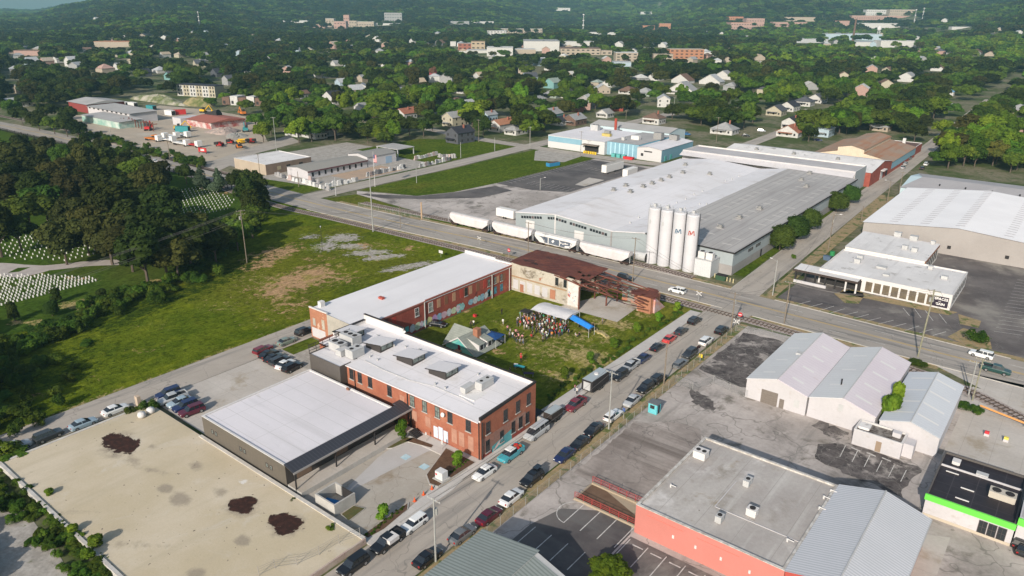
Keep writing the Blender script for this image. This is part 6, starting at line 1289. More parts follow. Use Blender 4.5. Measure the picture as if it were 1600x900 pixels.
# ================================================================ TREES AND PLANTS
def leaf_mat(name,c1,c2,sat=1.0):
    t = NT(name); oi = t.n('ShaderNodeObjectInfo')
    P = t.pos('object'); n = t.noise(P,1.6,3,.6)
    c = t.mix(t.ramp(n,.35,.65),C(*c1),C(*c2))
    r = oi.outputs['Random']
    hs = t.n('ShaderNodeHueSaturation'); t.l(c,hs.inputs['Color'])
    t.l(t.math('ADD',.475,t.math('MULTIPLY',r,.05)),hs.inputs['Hue']); t.l(t.math('ADD',.62,t.math('MULTIPLY',t.math('FRACT',t.math('MULTIPLY',r,7.31)),.85)),hs.inputs['Value'])
    hs.inputs['Saturation'].default_value = sat
    t.l(hs.outputs[0],t.bsdf.inputs[0]); t.bsdf.inputs['Roughness'].default_value = .75; t.bsdf.inputs['Specular IOR Level'].default_value = .12
    tr = t.n('ShaderNodeBsdfTranslucent'); t.l(hs.outputs[0],tr.inputs[0]); mx = t.n('ShaderNodeMixShader'); mx.inputs[0].default_value = .22
    t.l(t.bsdf.outputs[0],mx.inputs[1]); t.l(tr.outputs[0],mx.inputs[2]); t.l(mx.outputs[0],t.out.inputs[0]); return t.m
L_dark = leaf_mat('foliage_dark',(.021,.034,.005),(.038,.054,.008)); L_mid = leaf_mat('foliage_mid',(.050,.090,.010),(.078,.122,.014)); L_brt = leaf_mat('foliage_bright',(.078,.140,.010),(.120,.185,.014))
L_yel = leaf_mat('foliage_yellow_green',(.16,.18,.030),(.12,.16,.028)); L_con = leaf_mat('foliage_blue_green',(.045,.068,.036),(.062,.088,.050)); L_pink = leaf_mat('blossom_pink',(.40,.09,.16),(.30,.08,.12)); L_bush = leaf_mat('foliage_bush',(.042,.080,.008),(.080,.125,.012)); L_olive = leaf_mat('foliage_olive',(.050,.052,.011),(.040,.044,.010))
Bark = MAT('bark',(.085,.065,.05),(.13,.10,.08),sc=2,fine=.2,space='object')
def crown_mesh(name,mat,seed,nleaf,leaf,lobes=9,style='round'):
    """unit crown: radius about 1, from z=0.18 to z=1 of the tree height; thousands of leaf clump faces on uneven lobes"""
    g = np.random.default_rng(seed); L = []
    if style == 'cone':
        for k in range(lobes): f = k/lobes; a = g.uniform(0,6.28); rr = .42*(1-f); L.append((rr*math.cos(a),rr*math.sin(a),.2+.72*f,.62*(1-f)+.12,.16))
    elif style == 'column':
        for k in range(lobes): a = g.uniform(0,6.28); L.append((.3*math.cos(a),.3*math.sin(a),g.uniform(.15,.82),g.uniform(.4,.6),g.uniform(.12,.2)))
    elif style == 'bush':
        for k in range(lobes): a = g.uniform(0,6.28); q = g.uniform(0,.7); L.append((q*math.cos(a),q*math.sin(a),g.uniform(.2,.6),g.uniform(.3,.5),g.uniform(.25,.4)))
    elif style == 'ball':
        L.append((0,0,.50,.92,.47));
        for k in range(lobes): a = g.uniform(0,6.28); L.append((.35*math.cos(a),.35*math.sin(a),g.uniform(.3,.75),.55,.28))
    else:
        for k in range(lobes):
            a = k*2.4+g.uniform(-.7,.7); q = math.sqrt((k+.5)/lobes)*.72; zc = .46+.24*(1-q)+g.uniform(-.15,.16); L.append((q*math.cos(a),q*math.sin(a),zc,g.uniform(.20,.44),g.uniform(.10,.21)))
        L.append((0,0,.55,.55,.25))
    w = np.array([l[3]**2 for l in L]); idx = g.choice(len(L),nleaf,p=w/w.sum()); LL = np.array(L)[idx]
    d = g.normal(size=(nleaf,3)); d /= np.linalg.norm(d,axis=1)[:,None]; d[:,2] = np.where(d[:,2] < -.45,-d[:,2],d[:,2])
    rad = g.uniform(.80,1.06,nleaf)**.8; rad = np.where(g.random(nleaf) < .12,rad*g.uniform(1.05,1.22,nleaf),rad)
    c = LL[:,:3]+d*np.stack([LL[:,3],LL[:,3],LL[:,4]],1)*rad[:,None]
    nr = d+g.normal(size=(nleaf,3))*.42; nr /= np.linalg.norm(nr,axis=1)[:,None]
    a = np.cross(nr,g.normal(size=(nleaf,3))); a /= np.linalg.norm(a,axis=1)[:,None]; b = np.cross(nr,a)
    s = leaf*g.uniform(.55,1.35,nleaf); asp = 1.0
    zs = .36
    def V(u,v): q = a*(u*s)[:,None]+b*(v*s)[:,None]; q[:,2] *= zs; return c+q
    P = np.stack([V(-1,-.5),V(.1,-.9),V(1,.3),V(-.2,.9)],1).reshape(-1,3)
    me = bpy.data.meshes.new(name); me.vertices.add(len(P)); me.vertices.foreach_set('co',P.ravel()); me.loops.add(len(P)); me.loops.foreach_set('vertex_index',np.arange(len(P)))
    me.polygons.add(nleaf); me.polygons.foreach_set('loop_start',np.arange(0,len(P),4)); me.polygons.foreach_set('loop_total',np.full(nleaf,4))
    me.materials.append(mat); me.update(calc_edges=True); me.validate(); return me
def trunk_mesh(name,seed,slim=.05):
    rg = random.Random(seed); b = MB(); b.cyl((0,0,-.02),(0,0,.42),slim*1.5,slim,n=6,caps=False)
    for k in range(6): a = k*1.05+rg.uniform(-.3,.3); z = rg.uniform(.24,.40); q = rg.uniform(.3,.6); b.cyl((0,0,z),(q*math.cos(a),q*math.sin(a),z+rg.uniform(.14,.28)),slim*.6,slim*.2,n=5,caps=False)
    return b.mesh(name,[Bark],recalc=False)
TK = [trunk_mesh('trunk',s,.055) for s in range(3)]
PT = {}
for nm,mt in (('dark',L_dark),('mid',L_mid),('bright',L_brt),('yellow',L_yel),('olive',L_olive)):
    PT[nm] = [crown_mesh('crown',mt,11*i+len(nm),5200,.078,14+3*i) for i in range(3 if nm != 'yellow' else 2)]
PT['conifer'] = [crown_mesh('crown',L_con,5,3600,.07,16,'cone')]; PT['cedar'] = [crown_mesh('crown',L_dark,6,3600,.08,14,'column')]
PT['shrub'] = [crown_mesh('crown',leaf_mat('foliage_evergreen',(.030,.055,.008),(.046,.078,.012)),8+i,11000,.07,3,'ball') for i in range(2)]; PT['young'] = [crown_mesh('crown',L_brt,18+i,1500,.15,8,'column') for i in range(2)]
PT['bush'] = [crown_mesh('foliage',L_bush,28+i,1700,.095,10,'bush') for i in range(3)]; PT['pink'] = [crown_mesh('crown',L_pink,40,1500,.1,9)]; PT['big'] = [crown_mesh('crown',L_brt,50,9000,.055,22)]
TREES = 0
def tree(x,y,H,Wd,kind,label,group=None,z=0.0,name='tree',cat='tree',v=None):
    global TREES; TREES += 1
    i = (TREES*7) % len(PT[kind]) if v is None else v
    t = thing(name,label,cat,(x,y,z),(TREES*2.399) % 6.28,group)
    t.scale = (Wd/2,Wd/2,H)
    if kind != 'bush':
        o = bpy.data.objects.new('trunk',TK[TREES % 3]); COL.objects.link(o); o.parent = t
        sc = max(.4,min(1.4,H*.035/ (Wd/2*.055)*.5)); o.scale = (sc,sc,1)
    o = bpy.data.objects.new('foliage' if kind == 'bush' else 'crown',PT[kind][i]); COL.objects.link(o); o.parent = t
    return t
rg = random.Random(31)
CEMT = [(232,446,17,17),(262,436,15,16),(300,424,16,17),(338,410,13,14),(372,392,12,13),(395,372,12,12),(105,414,16,17),(176,414,17,18),(208,425,14,15),(3,402,16,12),(50,362,14,15),(34,393,13,13),(140,400,13,13),(120,378,15,15),(150,392,14,15),(75,345,13,14),(185,398,14,15),(280,440,13,14),(320,400,10,13),(245,415,16,16),(270,408,15,16),(30,300,14,15),(178,325,15,15),(215,300,14,15),(165,372,17,17),(215,385,17,18),(255,398,16,17),(300,385,11,14),(350,374,9,12),
 (225,352,15,16),(262,362,16,16),(170,345,16,17),(120,335,15,16),(70,330,15,16),(12,335,15,15),(195,325,15,16),(235,322,15,16),(250,305,14,15),(150,305,16,16),(100,300,16,17),(55,300,15,16),(10,310,15,15),(200,296,14,14),(135,282,17,12),(100,275,15,12),(60,270,14,15),(25,275,15,16),(165,278,14,14),
 (205,270,11,12),(185,262,11,12),(165,255,11,12),(147,250,10,11),(128,246,10,11),(228,280,11,11),(40,250,13,14),(10,258,14,14),(75,250,12,13)]
for i,(px,py,h,w) in enumerate(CEMT):
    x,y = at(px,py); yel = i in (15,18,31)
    k_ = rg.choice(('dark','dark','dark','olive','olive','mid')); tree(x,y,h*rg.uniform(.92,1.15),w*rg.uniform(.8,1.1),k_,'large %s oak in the dense grove over the cemetery' % {'dark': 'dark green','olive': 'olive brown','mid': 'fresh green'}[k_] if i not in (6,7,9) else ['dark oak with bare trunk beside the cemetery drive, left one','dark oak with trunk at the cemetery drive bend','oak with thick trunk cut by the left photo edge'][(6,7,9).index(i)],'oaks over the cemetery' if i not in (6,7,9) else None)
for k,(px,py,h,w,kd) in enumerate(((292,288,9,8,'dark'),(316,296,10,8,'conifer'),(343,300,10,8,'conifer'),(372,303,10,9,'dark'),(396,310,12,10,'dark'),(408,322,11,8,'cedar'),(385,330,13,10,'dark'),(400,345,12,10,'dark'))):
    x,y = at(px,py); tree(x,y,h,w,kd,['rounded dark tree left of the two bluish conifers by the road','left bluish conifer by the cemetery fence','right bluish conifer by the cemetery fence','dark tree right of the bluish conifers','dark tree at the road corner','narrow cedar at the road corner','dark tree inside the corner group','dark tree lowest in the corner group'][k])
for k,(px,py,h,w) in enumerate(((88,474,4.2,3.2),(24,502,5.0,3.2),(82,494,3.8,3.6),(160,470,3.2,3.4))):
    x,y = at(px,py); tree(x,y,h,w,'cedar' if k != 2 else 'shrub',['small dark cedar below the headstone rows','young cedar with orange soil round its foot','round dark bush like tree between two cedars','dark rounded cedar near the thicket'][k])
BU = []
for p,q,n,sp in (((395,345),(300,430),40,7),((300,430),(150,490),46,8),((150,490),(40,545),34,8),((40,545),(0,600),16,9),((415,320),(390,360),10,4),((0,560),(60,620),22,14),((20,640),(0,700),14,10),((230,470),(330,430),14,6)):
    for k in range(n):
        f = rg.random(); px,py = p[0]+(q[0]-p[0])*f,p[1]+(q[1]-p[1])*f; x,y = at(px,py); BU.append((x+rg.gauss(0,sp*.35),y+rg.gauss(0,sp*.45),rg.uniform(1.2,3.8),rg.uniform(2.0,5.6)))
for (x,y,h,w) in BU: tree(x,y,h,w,'bush','low green bush in the thicket between cemetery and field','bushes of the field edge thicket',name='bush',cat='bush')
for k in range(80):
    f = rg.random(); px,py = 8+(185-8)*f,735+(905-735)*f; x,y = at(px,py); off = rg.uniform(-1.0,1)*2.2-1.5
    tree(x,y+off-.5,rg.uniform(.6,1.7),rg.uniform(1.2,2.8),'bush','green weed bush along the outer edge of the sandy slab','weed bushes beside the slab',name='weed_clump',cat='weeds')
for k,(px,py,h,w) in enumerate(((150,852,2.2,2.4),(115,830,1.6,2.0),(78,772,1.4,1.6),(140,872,1.8,2.2))):
    x,y = at(px,py,.9); tree(x,y,h,w,'young',['tallest bright sapling leaning over the slab edge','second bright sapling on the slab edge','small bright sapling casting a thin shadow on the slab','low bright sapling at the lowest slab edge'][k],z=.7,name='sapling',cat='sapling')
for k in range(9):
    px,py = rg.uniform(-30,20),rg.uniform(730,960);
    if py < 735+(px)*.9: py = 760+px;
    x,y = at(px,py+30); tree(x,y-3,rg.uniform(2,4.5),rg.uniform(2.5,5),'mid','leafy young tree in the shaded lower left corner','young trees of the lower left corner',name='young_tree',cat='tree')
for k in range(70):  # unseen trees beyond the left edge, put there to shade the field
    x,y = -100+rg.uniform(-24,22),-72+rg.uniform(-14,20)
    if proj(x,y,9)[0] > -75: continue
    tree(x,y,rg.uniform(12,16),rg.uniform(10,13),'dark','unseen dark tree of the grove placed beyond the left edge to shade the field','unseen grove beyond the left edge')
for px,py,h,w,kd,lab,nm in ((627,684,3.8,2.7,'young','young green tree in the mulch bed by the dock steps','young_tree'),(714,727,3.0,2.2,'young','young tree beside the electrical box at the street corner','young_tree'),(598,811,3.0,2.3,'young','young tree in the street bed left of the parked white estate car','young_tree'),
  (1384,668,8.0,4.0,'young','slim tree squeezed between the middle and right white sheds','tree'),(1397,648,7.5,3.2,'young','second slim tree behind the first between the sheds','tree'),(1523,533,3.4,5.0,'bush','round green shrub in the planting bed of the big lot','bush'),
  (1510,640,1.6,3.2,'bush','green weeds at the rail beside the right shed','bush'),(1528,646,1.3,2.8,'bush','low green weeds right of the taller weeds at the rail','bush'),(233,641,2.6,3.6,'bush','bright shrub at the slab corner above the parked row','bush'),(208,648,1.8,2.6,'bush','smaller shrub beside the white tanks','bush'),
  (1240,404,1.4,2.0,'bush','small bush at the porch corner of the office','bush'),(457,788,1.2,1.3,'bush','ivy tuft hanging at the slab corner under the canopy','bush'),(518,832,1.5,1.6,'bush','climbing ivy on the slab edge at the bin enclosure','bush'),(1432,570,1.2,4.6,'bush','low bush where the tall pole stands','bush')):
    x,y = at(px,py); tree(x,y,h,w,kd,lab,name=nm,cat='bush' if nm == 'bush' else 'tree')
x,y = at(950,912); tree(x,y,4.0,6.2,'big','big round bright green tree at the bottom edge of the dark lot')
for k,y in enumerate((148.5,163,178,209,226.5)):
    tree(-2.2,y,(8.2,8.2,7.4,7.6,7.0)[k],(8.8,8.8,7.4,8.4,7.6)[k],'shrub','tall clipped evergreen shrub at the grey warehouse wall, %s from the main road' % ('nearest','second','third','fourth','fifth')[k],'clipped evergreens by the warehouse')
for k in range(38):
    px,py = rg.uniform(1462,1640),rg.uniform(205,272)
    x,y = at(px,py)
    if y > 281: tree(x,y,rg.uniform(10,14),rg.uniform(9,13),rg.choice(('bright','bright','mid','mid')),'bright tree in the big clump behind the grey hall at the far street','bright trees behind the grey hall')
for k,(px,py,h,w,kd,lab) in enumerate(((575,224,10,12,'dark','dark rounded tree behind the open shelter'),(603,229,9,11,'mid','green tree right of the open shelter'),(562,214,10,12,'mid','green tree above the open shelter'),(640,214,12,15,'dark','wide dark tree left of the dark grey house'),(662,214,12,14,'mid','wide green tree left of the dark grey house'),(676,205,12,13,'dark','dark tree just above the dark grey house'),
  (412,222,12,13,'bright','bright tree at the tall pole by the block building'),(424,212,12,13,'mid','green tree behind the bright one at the tall pole'),(400,202,11,12,'mid','green tree at the right end of the machinery yard'),(828,216,12,12,'bright','bright green tree at the white cottage'),(1263,222,10,11,'dark','round tree standing right at the white warehouse roofs'),
  (1095,196,10,12,'mid','green tree left of the lone white house'),(1112,192,12,14,'bright','bright tree behind the lone white house'),(1140,197,13,16,'dark','broad dark tree right of the lone white house'),(1162,200,12,14,'mid','broad green tree by the cross road'),(1176,192,12,13,'dark','dark tree by the cross road'),(1050,186,11,13,'dark','dark tree right of the factory rear hall'),
  (1305,206,11,13,'mid','green tree left of the shelter behind the rusty hall'),(1322,210,11,12,'dark','dark tree left of the shelter behind the rusty hall'),(1340,200,12,14,'bright','bright tree above the rusty hall'),(1358,196,12,14,'bright','second bright tree above the rusty hall'),(1392,204,13,16,'olive','broad olive tree above the brown annex'),(1412,208,13,16,'dark','broad dark tree above the brown annex'),(1428,222,12,14,'dark','dark tree left of the far street'),
  (36,196,12,14,'dark','first dark tree before the red barn, from the left'),(62,204,12,14,'dark','second dark tree before the red barn'),(86,210,12,14,'mid','third tree before the red barn'),(106,214,12,13,'dark','dark tree at the left corner of the works'),(124,219,11,12,'dark','dark tree overlapping the works'),(75,190,13,15,'dark','tall dark tree behind the track side trees'),(108,196,12,14,'dark','tall dark tree left of the red barn'),(20,182,13,14,'mid','green tree at the left edge above the road'),
  (385,178,11,12,'mid','green tree below the stepped houses'),(330,168,8,10,'mid','small green tree on the bank below the townhouses'),(352,160,8,10,'bright','bright small tree on the bank'),(470,192,12,14,'mid','green tree behind the white sheds'),(448,200,12,14,'bright','bright tree left of the white sheds'),(520,196,12,14,'bright','bright tree right of the white sheds'),(545,205,12,13,'dark','dark tree right of the white sheds'),
  (905,178,12,13,'mid','green tree between brown bungalow and factory'),(930,172,13,13,'bright','tall bright tree beside the red brick row'),(950,176,13,13,'mid','tall green tree beside the dark red house'),(740,205,13,15,'dark','broad dark tree behind the corner lawn'),(755,212,12,13,'dark','dark tree left of the orange roofed house'),(590,190,12,14,'dark','dark tree above the monument yard'),(612,198,12,14,'mid','green tree above the monument yard'))):
    x,y = at(px,py); tree(x,y,h,w,kd,lab)
for k in range(70):
    f = rg.random(); px,py = 130+190*f,214+48*f+rg.uniform(-8,3); x,y = at(px,py)
    tree(x,y,rg.uniform(1.6,4.2),rg.uniform(3,6.5),'bush','green scrub bush between the tracks and the machinery yard','scrub along the machinery yard',name='scrub',cat='scrub')
for k in range(58):
    y = 24+k*1.0+rg.uniform(-.4,.4); x = -3.3+rg.uniform(-1.3,.7)
    tree(x,y,rg.uniform(.5,1.0),rg.uniform(.9,1.6),'bush','small planted shrub in the hedge line along the lawn','shrubs along the lawn edge',name='planted_shrub',cat='shrub')
for k,(px,py) in enumerate(((1061,488),(1032,504),(999,522),(963,546),(926,570),(885,594))):
    x,y = at(px,py); tree(x-.6,y,3.0,2.2,'young','young street tree in the hedge line, %s from the main road' % ('first','second','third','fourth','fifth','sixth')[k],'young trees along the lawn edge',name='young_tree')
for k in range(16): x,y = at(575+k*3.6,838-k*2.9); tree(x+rg.uniform(-.4,.4),y,.45,.6,'bush','tiny planted shrub in the long mulch bed','tiny shrubs in the mulch beds',name='planted_shrub',cat='shrub')
for k in range(8): x,y = at(700+k*4.5,742-k*3); tree(x+rg.uniform(-.4,.4),y,.45,.6,'bush','tiny planted shrub in the corner mulch bed','tiny shrubs in the corner bed',name='planted_shrub',cat='shrub')
NOT = [(-60,170),(90,172),(170,158),(240,150),(330,158),(398,168),(424,206),(430,226),(560,229),(640,226),(672,218),(700,212),(790,216),(862,214),(876,196),(940,184),(1062,192),(1130,212),(1205,194),(1215,214),(1290,216),(1330,214),(1392,212),(1432,216),(1436,246),(1500,192),(1520,160),(1548,160),(1500,200),(1450,262),(1660,262),(1660,1000),(-60,1000)]
STREETS = [[(-84,290),(-88,420),(-95,650),(-103,900)],[(48,430),(60,520),(90,640),(130,800)],far_street,[(-300,262),(-230,249),(-172,245)],[(-176,240),(-177,300),(-179,420)]]
g = np.random.default_rng(4); cand = []
def band(r0,r1,sp):
    n = int((R(82))*(r1*r1-r0*r0)/2/(sp*sp)); k = 0
    r = r0
    while r < r1:
        m_ = int(R(82)*r/sp)
        a = -R(41)+R(82)*(np.arange(m_)+g.uniform(-.38,.38,m_)+.5)/m_; rr = r+g.uniform(-.38,.38,m_)*sp
        A = a-YAW; X = CAM[0]+rr*np.sin(A); Y = CAM[1]+rr*np.cos(A); cand.append(np.stack([X,Y,rr,np.full(m_,sp)],1)); r += sp
band(190,700,10.6); band(700,1500,13); band(1500,2500,17); band(2500,3900,22); band(3900,6000,28)
Cn = np.concatenate(cand); X,Y,RR,SP = Cn.T; Z = hills(X,Y)
Wv = np.stack([X,Y,Z],1)-CAM; zz = Wv@FW; PX = 800+F_PX*(Wv@RT)/zz; PY = 450-F_PX*(Wv@UP)/zz
Hh = np.where(RR < 1500,g.uniform(9.5,18,len(X)),g.uniform(11,20,len(X))); Ww = SP*(.95+.95*g.random(len(X))**1.3); Ww = np.where(RR < 700,np.minimum(Ww,Hh*1.3),Ww)
keep = (PX > -60) & (PX < 1660) & ~inpoly(PX,PY,NOT)
keep &= ~((Y > 96) & (Y < 268) & (X > -84) & (X < 0))
s_ = F_PX/zz; ytop = PY-Hh*s_*.97; hwp = Ww*.5*s_
gap = np.sin(X*.021+1.3)*np.sin(Y*.019+.4)+.6*np.sin(X*.053+Y*.031)+.5*np.sin(X*.11-Y*.07)
keep &= ~((gap > 1.22) & (RR < 1600) & (g.random(len(X)) < .7)); keep &= g.random(len(X)) < np.where(RR < 900,.93,.96)
for (x0,y0,x1,y1,D) in VIS:
    hit = (RR < D+14) & (PX+hwp*.8 > x0) & (PX-hwp*.8 < x1) & (ytop < y1) & (PY > y0-2)
    keep &= ~(hit & (g.random(len(X)) < np.where(RR < 650,.66,.9)))
for st in STREETS:
    for (ax,ay),(bx,by) in zip(st,st[1:]):
        dx,dy = bx-ax,by-ay; t = np.clip(((X-ax)*dx+(Y-ay)*dy)/(dx*dx+dy*dy),0,1); dist = np.hypot(X-ax-t*dx,Y-ay-t*dy); keep &= ~((dist < 8+Ww*.2) & (RR < 1100))
for poly in ([(1130,150),(1190,150),(1200,200),(1130,205)],[(620,190),(700,196),(720,214),(640,224)],[(1068,92),(1120,90),(1125,102),(1068,104)],[(1180,178),(1300,160),(1330,178),(1216,205)],[(1430,44),(1520,40),(1520,55),(1400,56)],[(140,150),(260,140),(330,150),(330,165),(140,170)]):
    keep &= ~(inpoly(PX,PY,poly) & (g.random(len(X)) < .85))
order = np.argsort(RR)
tone = .45*(RR > 1500)*np.sin(X*.0014+.8)*np.sin(Y*.0012)+.5*np.sin(X*.006+2)*np.sin(Y*.0057)+.35*np.sin(X*.02-Y*.013)+g.normal(0,.33,len(X))+.30*(PX > 1150)*(PY > 60)+.35*((PX > 380) & (PX < 760) & (PY > 140))-.35*((PY < 118) & (PX < 1100) & (PY > 62))  # wide far term paints cloud shadow on the hills by picking darker foliage
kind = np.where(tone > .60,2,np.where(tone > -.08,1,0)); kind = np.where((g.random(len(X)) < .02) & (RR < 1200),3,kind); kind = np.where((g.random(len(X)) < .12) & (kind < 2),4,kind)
idx = np.nonzero(keep)[0]; size = Ww[idx]*s_[idx]; big = idx[np.argsort(-size)]
NIND = max(0,300-sum(1 for o in bpy.data.objects if o.name.startswith('tree')))
ind = set(big[:NIND].tolist())
KN = ['dark','mid','bright','yellow','olive']
def zone(px,py):
    if px > 1436: return 'right of the far street'
    if px > 1150: return 'behind the white warehouses'
    if px > 830: return 'behind the blue factory'
    if px > 410: return 'above the monument yard'
    return 'above the machinery yard'
DN = {'dark': 'dark green','mid': 'leaf green','bright': 'bright green','yellow': 'yellowish green','olive': 'brownish green'}
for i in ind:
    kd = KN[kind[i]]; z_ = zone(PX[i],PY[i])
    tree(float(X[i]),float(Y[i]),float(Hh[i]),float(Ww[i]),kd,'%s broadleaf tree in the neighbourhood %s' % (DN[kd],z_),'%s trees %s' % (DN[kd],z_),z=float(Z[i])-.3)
x,y,z,r = terrain_at(1349,133); tree(x,y,9,12,'pink','crape myrtle in deep pink bloom among the green canopy on the right',z=z)
x,y,z,r = terrain_at(677,128); tree(x,y,15,9,'pink','rusty brown dying tree standing above the canopy left of center',z=z).children[1].data = crown_mesh('crown',leaf_mat('foliage_dead',(.16,.085,.05),(.12,.07,.045)),61,1500,.1,9)
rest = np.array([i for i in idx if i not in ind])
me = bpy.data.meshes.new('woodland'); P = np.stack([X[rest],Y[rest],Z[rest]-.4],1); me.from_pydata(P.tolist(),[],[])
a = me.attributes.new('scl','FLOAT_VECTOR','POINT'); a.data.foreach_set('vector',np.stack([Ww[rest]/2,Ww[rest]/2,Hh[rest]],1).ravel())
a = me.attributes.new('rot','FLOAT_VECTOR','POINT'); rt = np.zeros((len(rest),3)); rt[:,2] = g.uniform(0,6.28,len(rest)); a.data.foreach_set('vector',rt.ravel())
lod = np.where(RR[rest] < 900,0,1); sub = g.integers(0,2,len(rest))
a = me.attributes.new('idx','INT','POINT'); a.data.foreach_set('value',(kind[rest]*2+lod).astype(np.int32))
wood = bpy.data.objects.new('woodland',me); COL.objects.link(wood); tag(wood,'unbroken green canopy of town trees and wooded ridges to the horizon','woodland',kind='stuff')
gn = bpy.data.node_groups.new('woodland','GeometryNodeTree'); gn.interface.new_socket('Geometry',in_out='INPUT',socket_type='NodeSocketGeometry'); gn.interface.new_socket('Geometry',in_out='OUTPUT',socket_type='NodeSocketGeometry')
gi,go,jn = gn.nodes.new('NodeGroupInput'),gn.nodes.new('NodeGroupOutput'),gn.nodes.new('GeometryNodeJoinGeometry')
def named(n_,ty):
    x = gn.nodes.new('GeometryNodeInputNamedAttribute'); x.data_type = ty; x.inputs[0].default_value = n_; return x
sc_,ro_,ix_ = named('scl','FLOAT_VECTOR'),named('rot','FLOAT_VECTOR'),named('idx','INT')
LO = {}
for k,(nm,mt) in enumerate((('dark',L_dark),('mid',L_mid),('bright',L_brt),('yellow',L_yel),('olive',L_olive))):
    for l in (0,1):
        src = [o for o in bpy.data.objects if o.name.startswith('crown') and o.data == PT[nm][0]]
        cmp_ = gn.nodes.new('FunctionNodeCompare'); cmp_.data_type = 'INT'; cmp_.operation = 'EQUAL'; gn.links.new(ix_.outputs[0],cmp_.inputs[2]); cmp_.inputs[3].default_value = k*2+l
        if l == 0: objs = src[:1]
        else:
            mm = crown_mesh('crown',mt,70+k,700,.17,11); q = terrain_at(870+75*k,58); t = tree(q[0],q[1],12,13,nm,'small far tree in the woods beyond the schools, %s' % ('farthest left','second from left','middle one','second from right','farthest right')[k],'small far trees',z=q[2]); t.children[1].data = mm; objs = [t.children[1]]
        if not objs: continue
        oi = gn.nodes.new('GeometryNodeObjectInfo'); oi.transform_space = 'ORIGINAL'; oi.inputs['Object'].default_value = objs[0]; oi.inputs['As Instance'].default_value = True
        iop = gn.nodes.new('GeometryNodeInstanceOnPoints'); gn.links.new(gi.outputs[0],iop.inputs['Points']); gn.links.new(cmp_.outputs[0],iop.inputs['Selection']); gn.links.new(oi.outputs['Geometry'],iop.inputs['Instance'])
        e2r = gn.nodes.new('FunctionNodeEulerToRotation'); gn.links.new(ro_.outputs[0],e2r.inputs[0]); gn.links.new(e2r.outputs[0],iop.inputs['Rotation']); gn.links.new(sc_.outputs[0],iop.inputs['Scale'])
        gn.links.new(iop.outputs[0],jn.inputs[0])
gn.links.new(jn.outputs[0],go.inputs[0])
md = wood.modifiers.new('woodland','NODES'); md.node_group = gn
print('trees',TREES,'woodland',len(rest))
# ================================================================ VEHICLES
def paint_mat():
    t = NT('car_paint'); oi = t.n('ShaderNodeObjectInfo'); t.l(oi.outputs['Color'],t.bsdf.inputs[0]); t.bsdf.inputs['Roughness'].default_value = .32; t.bsdf.inputs['Specular IOR Level'].default_value = .5
    t.bsdf.inputs['Coat Weight'].default_value = .5; t.bsdf.inputs['Coat Roughness'].default_value = .12; return t.m
Paint = paint_mat()
CarGlass = MAT('car_glass',(.018,.022,.028),fine=0,rough=.08,spec=.9); Tyre = MAT('tyre',(.02,.02,.02),fine=0); Rim = MAT('alloy_rim',(.35,.35,.36),fine=0,rough=.4,metal=.6)
HeadL = MAT('headlamp',(.62,.62,.60),fine=0,rough=.2,spec=.8); TailL = MAT('tail_lamp',(.35,.02,.02),fine=0,rough=.3); Trim = MAT('black_plastic',(.03,.03,.032),fine=0)
def loft(b,secs,m=0):
    n0 = len(b.v); k = len(secs[0])
    for s in secs: b.v += s
    for i in range(len(secs)-1):
        for j in range(k):
            j2 = (j+1) % k; b.f.append((n0+i*k+j,n0+i*k+j2,n0+(i+1)*k+j2,n0+(i+1)*k+j)); b.m.append(m)
    b.f.append(tuple(n0+j for j in reversed(range(k)))); b.m.append(m); b.f.append(tuple(n0+(len(secs)-1)*k+j for j in range(k))); b.m.append(m)
